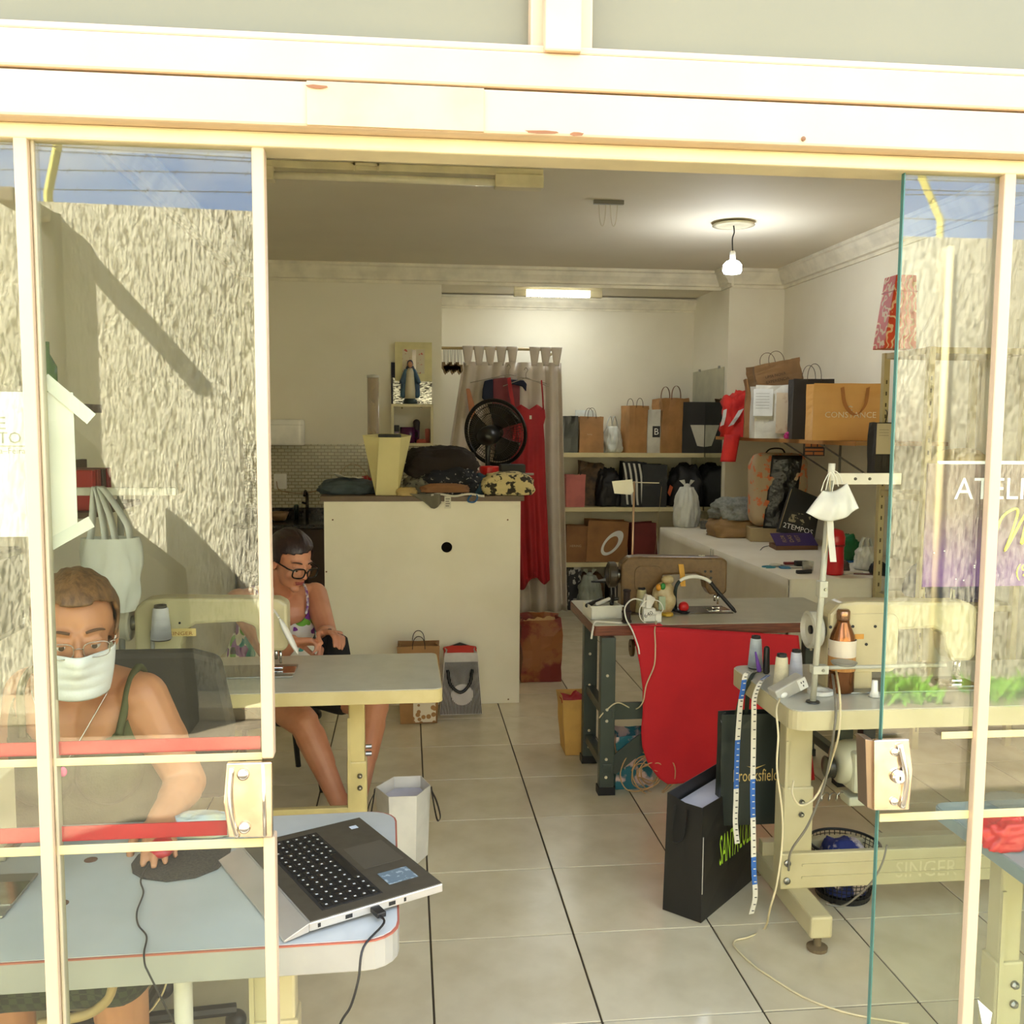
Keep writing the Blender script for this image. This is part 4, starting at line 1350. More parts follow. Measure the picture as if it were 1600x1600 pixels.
def mask_fn(u, v):
    a = (u * 2 - 1) * math.radians(82)
    w = 1.0 - 0.16 * v * v
    x = 0.074 * w * math.sin(a)
    y = 0.012 + (0.093 + 0.024 * math.exp(-((u - 0.5) / 0.13) ** 2) * math.exp(-((v - 0.15) / 0.35) ** 2) - 0.012 * max(0, v - 0.55)) * math.cos(a) + 0.003 * abs(math.sin(v * PI * 4)) * math.cos(a)
    z = -0.026 - v * 0.090 + 0.014 * math.cos(a) ** 2 * (1 - v) + (0.012 * (1 - math.cos(a))) * (v - 0.4) * -1.0
    return invm @ (MH1 @ Vector((x, y, z)))


mk = MB().sheet(mask_fn, 40, 24).build('face_mask', mat('white_mask_fabric', (236, 236, 230), 0.75, bump=0.08, bscale=240), P1, smooth=True, solid=0.002)
for s in (-1, 1):
    pts = [invm @ (MH1 @ Vector(p)) for p in ((s * 0.072, 0.022, -0.02), (s * 0.082, -0.005, 0.012), (s * 0.082, -0.026, -0.01), (s * 0.074, -0.012, -0.05), (s * 0.066, 0.018, -0.095))]
    MB().tube(smooth_pts(pts, 5), 0.0015, 5).build('ear_loop', M_WHITE, mk)
glasses(P1, MH1, mat('thin_metal_rim', (190, 180, 168), 0.25, 0.9), 0.0011, glass_mat('lens_glass', 0.05, (0.97, 0.97, 0.97)), w=0.05, h=0.032, off=(0, 0, 0.004))
pts = []
for i in range(25):
    t = i / 24 * 2 - 1
    pts.append(Vector((cx - 0.01 + 0.082 * t, 2.090 + 0.075 * abs(t) ** 1.6 + 0.015 * (1 - abs(t)), 0.868 + 0.15 * abs(t) ** 1.15)) + inv)
nk = MB().tube(pts, 0.0014, 5).build('necklace', mat('silver_chain', (206, 200, 190), 0.25, 0.9), P1, smooth=True)
MB().ell(pts[12] + Vector((0, -0.004, -0.012)), (0.009, 0.004, 0.011)).build('pendant', mat('pink_stone', (226, 90, 140), 0.25), nk, smooth=True)

# her chair
CH = thing('office_chair', 'grey padded chair behind the woman in olive top', 'chair', (cx + 0.04, 2.42, 0))
MB().prism(round_rect(-0.22, 0.22, -0.25, 0.2, 0.08), 0.36, 0.41).build('seat', mat('grey_upholstery', (74, 68, 58), 0.85, bump=0.1), CH, bevel=0.015)
bk_ = [(-0.20, 0.60), (0.20, 0.60), (0.225, 0.80), (0.19, 0.985), (0.12, 1.005), (-0.12, 1.005), (-0.19, 0.985), (-0.225, 0.80)]
MB().prism(bk_, 0, 0.05, Matrix.Translation((0, 0.20, 0)) @ FLAT).build('backrest', mat('grey_upholstery'), CH, bevel=0.018)
MB().tube([(0, 0.19, 0.38), (0, 0.23, 0.45), (0, 0.21, 0.66)], 0.02, 8).build('back_post', M_BLACK, CH)
MB().tube([(0, 0, 0.08), (0, 0, 0.37)], 0.025, 12).build('column', M_BLACK, CH, smooth=True)
for k in range(5):
    a = 2 * PI * k / 5 + 0.3
    MB().tube([(0, 0, 0.09), (0.24 * math.cos(a), 0.24 * math.sin(a), 0.06)], 0.016, 8).build('leg', M_BLACK, CH)
    MB().ell((0.24 * math.cos(a), 0.24 * math.sin(a), 0.028), (0.028, 0.028, 0.028)).build('castor', M_BLACK, CH, smooth=True)

# ------------------------------------------------------------------ woman sewing by hand
H2 = at_y(455, 876, 4.0)
MH2 = head_matrix(H2, (0.66, -0.75, 0), pitch=math.radians(20), roll=math.radians(-4))
g = Vector((0.42, -0.907, 0))
side = Vector((0.907, 0.42, 0))                     # her left
c2 = Vector((H2.x - 0.075, 4.13, 0))
P2 = thing('person', 'seated woman in floral tank top and black glasses sewing black cloth', 'person', (c2.x, 4.25, 0))


def w2(f, s, z):
    return c2 + g * f + side * s + Vector((0, 0, z))


ZS = 0.865
torso2 = [(w2(0.0, -0.055, 0.80), 0.10, w2(-0.05, -0.05, 0.62), 0.115), (w2(0.0, 0.055, 0.80), 0.10, w2(-0.05, 0.05, 0.62), 0.115),
          (w2(-0.05, -0.06, 0.64), 0.125, w2(-0.12, -0.07, 0.49), 0.13), (w2(-0.05, 0.06, 0.64), 0.125, w2(-0.12, 0.07, 0.49), 0.13),
          (w2(0.085, -0.065, 0.735), 0.055, w2(0.05, -0.06, 0.76), 0.065), (w2(0.085, 0.065, 0.735), 0.055, w2(0.05, 0.06, 0.76), 0.065)]
S2L, S2R = w2(-0.0, 0.165, ZS), w2(-0.0, -0.165, ZS)
mb = MB()
add_head(mb, MH2)
mb.cap(MH2 @ Vector((0, -0.02, -0.07)), 0.052, w2(-0.01, 0, ZS + 0.0), 0.06)
mb.cap(w2(-0.01, 0, ZS + 0.02), 0.05, S2L, 0.047)
mb.cap(w2(-0.01, 0, ZS + 0.02), 0.05, S2R, 0.047)
for t in torso2:
    mb.cap(*t, seg=20)
E2L, W2L = at_y(512, 992, 3.98), at_y(507, 988, 3.80)
E2R, W2R = at_y(428, 1030, 3.80), at_y(456, 1003, 3.72)
mb.cap(S2L, 0.055, E2L, 0.040)
mb.cap(E2L, 0.040, W2L, 0.028)
mb.cap(S2R, 0.055, E2R, 0.042)
mb.cap(E2R, 0.042, W2R, 0.029)
add_hand(mb, W2R, (1.0, -0.05, 0.02), (0.1, -0.4, -0.9), 1, (0.95, 0.95, 0.95, 0.95), 0.1, 0.8)
add_hand(mb, W2L, (0.55, -0.75, 0.12), (-0.1, -0.3, -0.95), -1, (0.55, 0.55, 0.6, 0.65), 0.2, 0.7)
K2a, A2a = at_y(474, 1128, 3.86), at_z(534, 1262, 0.07)
K2b, A2b = at_y(585, 1104, 4.02), at_z(556, 1262, 0.075)
hips = (w2(-0.12, -0.09, 0.49), w2(-0.12, 0.09, 0.49))
for hip, kn, an in ((hips[0], K2a, A2a), (hips[1], K2b, A2b)):
    mb.cap(hip, 0.092, kn, 0.062)
    mb.cap(kn, 0.06, an, 0.037)
    mb.cap(kn.lerp(an, 0.18) + Vector((0, 0.012, 0)), 0.062, kn.lerp(an, 0.5) + Vector((0, 0.01, 0)), 0.052)
    fd = Vector((0.45, -0.89, 0))
    mb.cap(an + Vector((0, 0.02, -0.035)), 0.034, an + fd * 0.09 + Vector((0, 0, -0.04)), 0.028)
    for tk in range(5):
        tp = an + fd * (0.13 + 0.012 * (2 - tk) * 0.4) + Vector((0.89, 0.45, 0)) * (tk - 2) * 0.016 + Vector((0, 0, -0.05))
        mb.cap(an + fd * 0.08 + Vector((0.89, 0.45, 0)) * (tk - 2) * 0.013 + Vector((0, 0, -0.045)), 0.014, tp, 0.010)
me = shift(remesh(mb, 0.0045, 5), P2.location)
wrap('body', me, M_SKIN2, P2, smooth=True)
inv2 = -Vector(P2.location)
invm2 = Matrix.Translation(inv2)
eyes(P2, MH2, M_SKIN2)
eyebrows(P2, MH2, (60, 40, 32))
lip = MB()
lip.cap(invm2 @ (MH2 @ Vector((-0.017, 0.087, -0.0565))), 0.0042, invm2 @ (MH2 @ Vector((0.017, 0.087, -0.0565))), 0.0042)
lip.cap(invm2 @ (MH2 @ Vector((-0.013, 0.0865, -0.0645))), 0.0046, invm2 @ (MH2 @ Vector((0.013, 0.0865, -0.0645))), 0.0046)
lip.build('lips', mat('lip_rose', (150, 72, 66), 0.45), P2, smooth=True)
# floral top
tb_ = MB()
for a_, r0, b_, r1 in torso2:
    tb_.cap(a_, r0 + 0.009, b_, r1 + 0.010, 20)
me = remesh(tb_, 0.007, 4)


def keep2(p):
    v = p - c2
    ds, df = v.dot(side), v.dot(g)
    top = (0.770 + 5.0 * ds * ds) if df > 0 else 0.82
    return p.z < top and p.z > 0.47


me = shift(cut_mesh(me, keep2), P2.location)
mf = mat('floral_print', (224, 222, 214), 0.8)
tf = mf.node_tree
bsf = tf.nodes['Principled BSDF']
vo = tf.nodes.new('ShaderNodeTexVoronoi')
vo.inputs['Scale'].default_value = 25.0
tcf = [n for n in tf.nodes if n.type == 'TEX_COORD'][0]
tf.links.new(tcf.outputs['Object'], vo.inputs['Vector'])
rpf = tf.nodes.new('ShaderNodeValToRGB')
rpf.color_ramp.interpolation = 'CONSTANT'
cols = [(0.0, (228, 226, 218)), (0.30, (60, 150, 150)), (0.42, (228, 226, 218)), (0.56, (110, 170, 60)), (0.66, (30, 26, 30)), (0.76, (228, 226, 218)), (0.86, (130, 60, 150))]
el = rpf.color_ramp.elements
el[0].position, el[0].color = 0.0, lin(cols[0][1])
el[1].position, el[1].color = cols[1][0], lin(cols[1][1])
for p_, c_ in cols[2:]:
    e_ = el.new(p_)
    e_.color = lin(c_)
sxyz = tf.nodes.new('ShaderNodeSeparateColor')
tf.links.new(vo.outputs['Color'], sxyz.inputs[0])
tf.links.new(sxyz.outputs[0], rpf.inputs['Fac'])
mxf = tf.nodes.new('ShaderNodeMix')
mxf.data_type = 'RGBA'
lt = tf.nodes.new('ShaderNodeMath')
lt.operation = 'LESS_THAN'
lt.inputs[1].default_value = 0.66
tf.links.new(vo.outputs['Distance'], lt.inputs[0])
tf.links.new(lt.outputs[0], mxf.inputs['Factor'])
mxf.inputs['A'].default_value = lin((228, 226, 218))
tf.links.new(rpf.outputs['Color'], mxf.inputs['B'])
tf.links.new(mxf.outputs['Result'], bsf.inputs['Base Color'])
tt = wrap('tank_top', me, mf, P2, smooth=True, solid=0.004)
for s in (-1, 1):
    pts = [w2(0.098, s * 0.09, 0.805), w2(0.095, s * 0.10, 0.85), w2(0.05, s * 0.105, ZS + 0.048), w2(-0.03, s * 0.10, ZS + 0.05), w2(-0.10, s * 0.09, 0.82)]
    MB().tube(smooth_pts([p + inv2 for p in pts], 6), 0.006, 8).build('strap', mat('purple_trim', (120, 70, 140), 0.8, col2=(220, 216, 210), nscale=60), tt, smooth=True)
# black shorts
sk = MB()
for hip, kn in ((hips[0], K2a), (hips[1], K2b)):
    sk.cap(hip, 0.107, hip.lerp(kn, 0.62), 0.088)
sk.cap(hips[0], 0.12, hips[1], 0.12)
me = shift(remesh(sk, 0.011, 4), P2.location)
wrap('shorts', me, mat('black_fabric', (20, 18, 18), 0.85), P2, smooth=True)
M_HAIR2 = mat('dark_brown_hair', (42, 22, 18), 0.4, col2=(26, 14, 12), nscale=20, stretch=(4, 4, 1), bump=0.25, bscale=60)
hair_cap(P2, MH2, lambda p: (p.z > 0.066 - 0.30 * p.x) or (p.y < 0.036 and p.z > -0.005) or (p.y < -0.02 and p.z > -0.065), M_HAIR2, r=(0.084, 0.106, 0.094), extra=[((0, -0.10, -0.02), (0.045, 0.04, 0.05))])
glasses(P2, MH2, mat('black_acetate', (18, 14, 14), 0.25), 0.0032, glass_mat('lens_glass'), w=0.054, h=0.040, sq=3.2, off=(0, 0.0, 0.001))
fn = [at_y(x, y, 3.72) for x, y in ((497, 998), (501, 1000))]
MB().lathe([(0.011, -0.003), (0.0115, 0.0), (0.011, 0.003)], 14, Matrix.Translation(fn[1] + inv2) @ Matrix.Rotation(PI / 2, 4, 'Y'), cap=False).build('ring', mat('silver_chain'), P2, smooth=True)

# cloth in her hands, drooping to her lap
a_ = at_y(521, 990, 3.74)


def cloth2(u, v):
    x = (u - 0.5) * (0.085 + 0.06 * min(1, v * 2.5)) + 0.012 * math.sin(u * 9 + v * 3)
    y = 0.035 * math.sin(u * PI * 2.2 + 0.6) * (0.4 + v) + 0.03 * v
    z = 0.022 * math.sin(u * PI) - 0.05 * abs(u - 0.45) - 0.26 * v
    return (x, y, z)


o = MB().sheet(cloth2, 28, 24).build('black_cloth', mat('black_fabric'), None, loc=a_ + Vector((0.0, 0.0, 0.0)), smooth=True, solid=0.012)
tag(o, 'black garment piece held in the sewing woman\'s hands', 'garment')

# stool
sp_ = w2(-0.14, 0, 0)
ST = thing('stool', 'black stool under the hand sewing woman', 'stool', (sp_.x, sp_.y, 0), 0.4)
MB().prism(round_rect(-0.19, 0.19, -0.19, 0.19, 0.05), 0.325, 0.355).build('seat', mat('black_seat', (24, 22, 22), 0.5), ST, bevel=0.008)
for sx_ in (-1, 1):
    for sy_ in (-1, 1):
        MB().tube([(sx_ * 0.14, sy_ * 0.14, 0.326), (sx_ * 0.18, sy_ * 0.18, 0.0)], 0.013, 8).build('leg', M_BLACK, ST)
# ================================================================== BUILDERS FOR SMALL THINGS
def V(*a):
    return Vector(a)


def ribbon(pts, w, sidev):
    mb = MB()
    s = Vector(sidev).normalized() * w / 2
    n = len(pts)
    vv = []
    for p in pts:
        p = Vector(p)
        vv += [p - s, p + s]
    return mb.add(vv, [(2 * i, 2 * i + 1, 2 * i + 3, 2 * i + 2) for i in range(n - 1)])


_bagseed = [0]


def kraft(col):
    return mat('paper_%d_%d_%d' % col, col, 0.65, col2=tuple(int(c * 0.88) for c in col), nscale=7, bump=0.12, bscale=22)


def bag(label, px0, px1, pyt, pyb, Y, d, col, name='paper_bag', rz=0.0, handles='rope', hcol=(70, 46, 26), hh=0.09, tw=1.0, td=1.0, crumple=0.006,
        zb=None, fill=None, group=None, m=None, tilt=0.0, lean=0.0, at=None, hw=0.0022):
    P0, P1, PT = at_y(px0, pyb, Y), at_y(px1, pyb, Y), at_y((px0 + px1) / 2, pyt, Y)
    w = (P1.x - P0.x)
    if rz:
        w = max(0.05, (w - d * abs(math.sin(rz))) / max(0.3, math.cos(rz)))
    z = P0.z if zb is None else zb
    h = PT.z - z
    R = thing(name, label, 'bag', ((P0.x + P1.x) / 2, Y + d / 2, z), rz, group)
    if tilt or lean:
        R.rotation_euler = (lean, tilt, rz)
    _bagseed[0] += 1
    sd = _bagseed[0] * 7.3
    mm = m or kraft(col)
    ring = [(-.5, -.5), (-.25, -.5), (0, -.5), (.25, -.5), (.5, -.5), (.5, 0), (.5, .5), (.25, .5), (0, .5), (-.25, .5), (-.5, .5), (-.5, 0)]
    n = len(ring)
    nz = 8
    vv, fs = [], []
    for j in range(nz + 1):
        t = j / nz
        sw, sd_ = 1 + (tw - 1) * t, 1 + (td - 1) * t
        for k, (a, b) in enumerate(ring):
            x, y = a * w * sw, b * d * sd_
            if k in (5, 11):
                x *= 1 - 0.16 * t
            nv = noise.noise_vector((a * 3 + sd, b * 3, t * 3.2))
            e = crumple * (0.4 + 0.9 * t)
            vv.append((x + nv.x * e, y + nv.y * e, t * h + nv.z * e * (0.6 if j else 0)))
    for j in range(nz):
        for k in range(n):
            k2 = (k + 1) % n
            fs.append((j * n + k, j * n + k2, (j + 1) * n + k2, (j + 1) * n + k))
    fs.append(list(range(n)))
    MB().add(vv, fs).build('body', mm, R, solid=0.0025)
    hm = mat('handle_%d_%d_%d' % hcol, hcol, 0.7)
    if handles in ('rope', 'strap'):
        for s in (-1, 1):
            y = s * d * td * 0.5
            pts = []
            for i in range(15):
                a = PI * i / 14
                pts.append((-math.cos(a) * w * 0.17, y + 0.004 * s, h - 0.015 + (hh * math.sin(a) ** 0.7 if math.sin(a) > 0 else 0)))
            if handles == 'rope':
                MB().tube(pts, hw, 6).build('handle', hm, R, smooth=True)
            else:
                ribbon(pts, 0.014, (0, 1, 0)).build('handle', hm, R, solid=0.003)
    elif handles == 'hang':                     # loops fallen down the front
        for s in (-1, 1):
            y = s * (d * max(td, 1) * 0.5 + 0.010)
            pts = smooth_pts([(-w * 0.2, y, h * 0.93), (-w * 0.17, y + s * 0.004, h * 0.78), (-w * 0.03, y + s * 0.006, h * 0.60), (w * 0.05, y + s * 0.006, h * 0.60), (w * 0.17, y + s * 0.004, h * 0.78), (w * 0.2, y, h * 0.93)], 5)
            MB().tube(pts, hw, 6).build('handle', hm, R, smooth=True)
    if fill:
        fm = mat('fill_%d_%d_%d' % fill, fill, 0.75)
        MB().sheet(lambda u, v: ((u - .5) * w * tw * 0.93, (v - .5) * d * td * 0.9, h * 0.86 + 0.035 * noise.noise((u * 5 + sd, v * 5, 1)) + 0.02), 12, 8).build('tissue_paper', fm, R, smooth=True)
    R['w'], R['d'], R['h'] = w, d, h
    return R


def bag_text(R, body, col, x, z, height=None, width=None, slant=0.0, off=0.007):
    return lettering(body, mat('print_%d_%d_%d' % col, col, 0.6), R, Matrix.Translation((x, -R['d'] / 2 - off, z)) @ FLAT, height=height, width=width, slant=slant)


def lump(name, label, cat, c, size, m, seed=1, amp=0.25, group=None, folds=3.0, rz=0.0, sq=0.66, base=0.45):
    """crumpled cloth resting on its flattened base; c = centre of the base"""
    mb = MB().ell((0, 0, 0), (1, 1, 1), None, 44, 30)
    vv = []
    for p in mb.v:
        q = Vector((math.copysign(abs(p.x) ** sq, p.x), math.copysign(abs(p.y) ** sq, p.y), p.z))
        n1 = noise.noise((p.x * folds + seed * 3.1, p.y * folds, p.z * folds * 0.6))
        n2 = abs(noise.noise((p.x * folds * 2.3 + seed, p.y * folds * 2.3, p.z * folds * 1.6 + 5)))
        n3 = abs(noise.noise((p.x * folds * 4.6 + seed * 1.7, p.y * folds * 3.1 + p.x * 4, p.z * folds * 4.2)))
        k = 1 + amp * 1.2 * n1 - amp * 1.1 * n2 - amp * 0.55 * n3 + amp * 0.45
        q = q * k
        q.z = max(q.z, -base)
        vv.append(Vector((q.x * size[0] / 2, q.y * size[1] / 2, (q.z + base) / (1 + base) * size[2])))
    mb.v = vv
    o = mb.build(name, m, None, loc=c, rz=rz, smooth=True)
    return tag(o, label, cat, group)


M_PLASTIC_BAG = mat('thin_white_plastic', (222, 224, 216), 0.35, col2=(204, 206, 198), nscale=6, alpha=0.86, bump=0.5, bscale=16)
M_CLEAR_BAG = mat('cloudy_plastic', (170, 176, 160), 0.3, alpha=0.6, bump=0.5, bscale=18)


def plastic_bag(label, px0, px1, pyt, pyb, Y, d, m=M_PLASTIC_BAG, seed=1, ears=True, zb=None, knot=False, name='plastic_bag', group=None):
    P0, P1, PT = at_y(px0, pyb, Y), at_y(px1, pyb, Y), at_y((px0 + px1) / 2, pyt, Y)
    z = P0.z if zb is None else zb
    w, h = P1.x - P0.x, PT.z - z
    R = thing(name, label, 'bag', ((P0.x + P1.x) / 2, Y + d / 2, z), 0, group)
    hb = h * (0.72 if ears else 0.86)
    vv, fs = [], []
    S = 60
    prof = [(0.80, 0.0), (0.95, 0.04), (1.0, 0.1), (1.02, 0.18), (1.0, 0.27), (1.0, 0.35), (0.98, 0.43), (0.97, 0.5), (0.93, 0.58), (0.9, 0.65), (0.85, 0.72), (0.78, 0.78), (0.7, 0.84), (0.62, 0.9), (0.5, 1.0)]
    for r, t in prof:
        for k in range(S):
            a = 2 * PI * k / S
            n1 = noise.noise((math.cos(a) * 2.2 + seed * 5, math.sin(a) * 2.2, t * 3))
            n2 = abs(noise.noise((math.cos(a) * 6 + seed, math.sin(a) * 6, t * 2.0)))
            n3 = abs(noise.noise((math.cos(a) * 9 + seed * 2, math.sin(a) * 9, t * 7.0)))
            q = r * (1.08 + 0.30 * n1 - 0.34 * n2 - 0.16 * n3)
            vv.append((q * w / 2 * math.cos(a), q * d / 2 * math.sin(a), t * hb))
    for i in range(len(prof) - 1):
        for k in range(S):
            k2 = (k + 1) % S
            fs.append((i * S + k, i * S + k2, (i + 1) * S + k2, (i + 1) * S + k))
    fs.append(list(range(S))[::-1])
    fs.append([(len(prof) - 1) * S + k for k in range(S)])
    MB().add(vv, fs).build('body', m, R, smooth=True)
    if ears:
        for s in (-1, 1):
            pts = smooth_pts([(s * w * 0.26, 0, hb * 0.92), (s * w * 0.24, 0, hb * 1.12), (s * w * 0.10, 0, h), (s * w * 0.02, 0, hb * 1.14), (s * w * 0.05, 0, hb * 0.95)], 5)
            ribbon(pts, d * 0.28, (0, 1, 0)).build('handle', m, R, smooth=True, solid=0.0015)
    if knot:
        MB().ell((0, 0, hb), (w * 0.14, d * 0.14, h * 0.08)).build('knot', m, R, smooth=True)
        for s in (-1, 1):
            MB().add([(s * 0.01, 0, hb), (s * w * 0.3, 0.01, h), (s * w * 0.12, -0.01, h * 1.02)], [(0, 1, 2)]).build('knot_ear', m, R, solid=0.004)
    return R


def cone(label, px, py, z, r, h, col, group=None, top=(40, 36, 32), name='thread_cone'):
    p = at_z(px, py, z) if not isinstance(px, Vector) else px
    R = thing(name, label, 'thread cone', (p.x, p.y, z), 0, group)
    MB().lathe([(r, 0.006), (r * 1.0, h * 0.04), (r * 0.72, h * 0.90), (r * 0.5, h * 0.93)], 24).build('thread', mat('thread_%d_%d_%d' % col, col, 0.75, bump=0.25, bscale=160, stretch=(1, 1, 6)), R, smooth=True)
    MB().lathe([(r * 0.9, 0), (r * 0.95, 0.006), (r * 0.85, 0.008)], 20).build('base_ring', mat('cone_dark', (46, 42, 38), 0.6), R)
    MB().lathe([(r * 0.55, h * 0.90), (r * 0.62, h * 0.93), (r * 0.58, h), (r * 0.3, h), (r * 0.28, h * 0.95)], 20).build('core', mat('core_%d' % top[0], top, 0.6), R, smooth=True)
    return R


def wire(name, label, pts, r, m, n=8, cat='cable', seg=6, group=None):
    q = smooth_pts(pts, n)
    o = q[0].copy()
    ob = MB().tube([p - o for p in q], r, seg).build(name, m, None, loc=o, smooth=True)
    return tag(ob, label, cat, group)


# ================================================================== DESK A: LAPTOP, PAD, MOUSE
zd = ZA + 0.026
hn, rr_, bb_ = at_z(488, 1446, zd), at_z(692, 1379, zd), at_z(562, 1276, zd)
ux = (bb_ - rr_).normalized()            # along the hinge, away from the camera
uy = Vector((-ux.y, ux.x, 0))            # towards the hinge
LW, LD = (bb_ - rr_).length, (hn - rr_).length
ML = Matrix(((-uy.x, ux.x, 0, rr_.x), (-uy.y, ux.y, 0, rr_.y), (0, 0, 1, 0), (0, 0, 0, 1)))     # local: x from hinge to palm edge reversed below
LP = thing('laptop', 'silver grey laptop with black keys lying open on the desk', 'laptop', (rr_.x, rr_.y, ZA + 0.002), 0)


def lpt(a, b, z):
    """a: along hinge 0..1 (near to far), b: palm edge 0 -> hinge 1"""
    p = rr_ + ux * LW * a + uy * LD * b
    return Vector((p.x - rr_.x, p.y - rr_.y, z))


def lquad(a0, a1, b0, b1, z0, z1):
    vv = [lpt(a, b, z) for z in (z0, z1) for a, b in ((a0, b0), (a1, b0), (a1, b1), (a0, b1))]
    return MB().add(vv, [(0, 3, 2, 1), (4, 5, 6, 7), (0, 1, 5, 4), (1, 2, 6, 5), (2, 3, 7, 6), (3, 0, 4, 7)])


M_LAPEDGE = mat('laptop_silver', (196, 192, 184), 0.35, 0.6)
M_DECK = mat('laptop_deck', (92, 86, 74), 0.4, 0.5, col2=(86, 80, 68), nscale=40)
lquad(0, 1, 0, 1, 0.006, 0.022).build('base', M_LAPEDGE, LP, bevel=0.002)
lquad(0.006, 0.994, 0.006, 0.985, 0.0222, 0.0235).build('deck', M_DECK, LP)
kbz = 0.0238
lquad(0.07, 0.93, 0.42, 0.87, kbz - 0.0006, kbz + 0.0002).build('keyboard_well', mat('key_well', (40, 37, 33), 0.6), LP)
M_KEY = mat('key_black', (26, 24, 22), 0.45)
M_LEG = mat('key_legend', (200, 198, 190), 0.6)
rows, colsn = 6, 14
# near end of the hinge axis is the right side of the keyboard
keym = None
for i in range(rows):
    for j in range(colsn):
        if i == 0 and 4 <= j <= 8:
            continue
        a0 = 0.08 + 0.84 * j / colsn
        b0 = 0.435 + 0.42 * i / rows
        a, b = a0 + 0.42 * 0.84 / colsn, b0 + 0.42 * 0.42 / rows
        c = lpt(a + 0.004, b + 0.002, kbz)
        if keym is None:
            w_, d_ = LW * 0.84 / colsn * 0.86, LD * 0.42 / rows * 0.84
            keym = MB().add([ux * sx_ * w_ / 2 + uy * sy_ * d_ / 2 + V(0, 0, zz) for zz in (0, 0.0016) for sx_, sy_ in ((-1, -1), (1, -1), (1, 1), (-1, 1))],
                            [(0, 3, 2, 1), (4, 5, 6, 7), (0, 1, 5, 4), (1, 2, 6, 5), (2, 3, 7, 6), (3, 0, 4, 7)]).build('key', M_KEY, LP)
            legm = MB().add([ux * sx_ * w_ * 0.12 + uy * (sy_ * d_ * 0.14) + V(0, 0, 0.0018) for sx_, sy_ in ((-1, -1), (1, -1), (1, 1), (-1, 1))], [(0, 1, 2, 3)]).build('key_legend', M_LEG, keym)
            keym.location = c
        else:
            k = keym.copy()
            sc.collection.objects.link(k)
            k.location = c
            l2 = legm.copy()
            sc.collection.objects.link(l2)
            l2.parent = k
lquad(0.08 + 0.84 * 4 / 14, 0.08 + 0.84 * 9 / 14 - 0.006, 0.437, 0.437 + 0.42 / 6 * 0.84, kbz, kbz + 0.0016).build('space_bar', M_KEY, LP)
lquad(0.36, 0.64, 0.05, 0.37, kbz - 0.0004, kbz + 0.0001).build('touchpad', mat('touchpad', (100, 94, 82), 0.3, 0.4), LP)
lquad(0.13, 0.27, 0.10, 0.33, kbz, kbz + 0.0003).build('sticker', mat('blue_grey_sticker', (96, 112, 120), 0.45, col2=(150, 162, 166), nscale=90, nmix=(0.55, 0.6)), LP)
lquad(0.86, 0.90, 0.10, 0.16, kbz, kbz + 0.0003).build('sticker', mat('pale_sticker2', (206, 214, 220), 0.45), LP)
for b, wd, mm in ((0.40, 0.05, M_BLACK), (0.72, 0.05, M_BLACK), (0.30, 0.016, M_BLACK), (0.93, 0.02, M_BLACK)):
    lquad(-0.002, 0.004, b - wd / 2, b + wd / 2, 0.010, 0.017).build('port', mm, LP)
# lid folded past flat, sloping from the hinge to the desk
vv = [lpt(a, 1.0, z) for a in (0, 1) for z in (0.006, 0.022)] + [lpt(a, 1.17, z) for a in (0, 1) for z in (0.000, 0.004)]
MB().add(vv, [(0, 1, 3, 2), (4, 6, 7, 5), (0, 4, 5, 1), (2, 3, 7, 6), (1, 5, 7, 3), (0, 2, 6, 4)]).build('lid', M_LAPEDGE, LP, bevel=0.001)
# usb plug with cable over the desk edge
pl = lpt(-0.03, 0.53, 0.013) + LP.location
UC = thing('usb_cable', 'black usb cable plugged into the laptop and hanging down', 'cable', pl)
MB().box((0, 0, 0), (0.018, 0.035, 0.010), Matrix.Rotation(math.atan2(-ux.x, ux.y), 4, 'Z')).build('plug', M_BLACK, UC, bevel=0.002)
q = [V(0, -0.012, 0), V(0.012, -0.035, -0.004)] + [at_y(x, y, yy) - pl for x, y, yy in ((568, 1480, 1.585), (560, 1530, 1.565), (548, 1572, 1.56), (530, 1605, 1.565), (515, 1680, 1.6))]
MB().tube(smooth_pts(q, 6), 0.0022, 6).build('cord', M_BLACK, UC, smooth=True)
# mouse pad, mouse, mouse cord
pad = [(205, 1352), (216, 1337), (245, 1324), (300, 1318), (362, 1322), (358, 1340), (340, 1358), (305, 1372), (260, 1378), (222, 1373), (207, 1364)]
q = [at_z(x, y, ZA + 0.002) for x, y in pad]
c = sum(q, Vector()) / len(q)
o = MB().prism([(p.x - c.x, p.y - c.y) for p in q], 0.0012, 0.005).build('mouse_pad', mat('black_mesh_pad', (34, 32, 28), 0.9, col2=(58, 54, 46), nscale=220, bump=0.2, bscale=300), loc=(c.x, c.y, ZA))
tag(o, 'black teardrop mouse pad on the white desk', 'mouse pad')
mp2 = at_z(252, 1331, ZA + 0.012)
o = MB().ell((0, 0, 0.006), (0.027, 0.045, 0.017), Matrix.Rotation(0.3, 4, 'Z'), 20, 12).build('computer_mouse', mat('red_mouse', (190, 30, 44), 0.3), loc=(mp2.x, mp2.y, ZA + 0.017), smooth=True)
tag(o, 'red computer mouse under the woman\'s hand with dark cord', 'mouse')
q = [at_z(x, y, ZA + 0.004) for x, y in ((220, 1374), (224, 1395), (214, 1424), (216, 1445), (229, 1463), (225, 1488))]
q = [p for p in q if p.y > 1.583] + [V(at_y(226, 1496, 1.568).x, 1.568, ZA - 0.004), at_y(232, 1520, 1.562), at_y(252, 1560, 1.565), at_y(275, 1605, 1.57)]
q = smooth_pts([V(mp2.x - 0.01, mp2.y - 0.04, ZA + 0.012)] + q, 6)
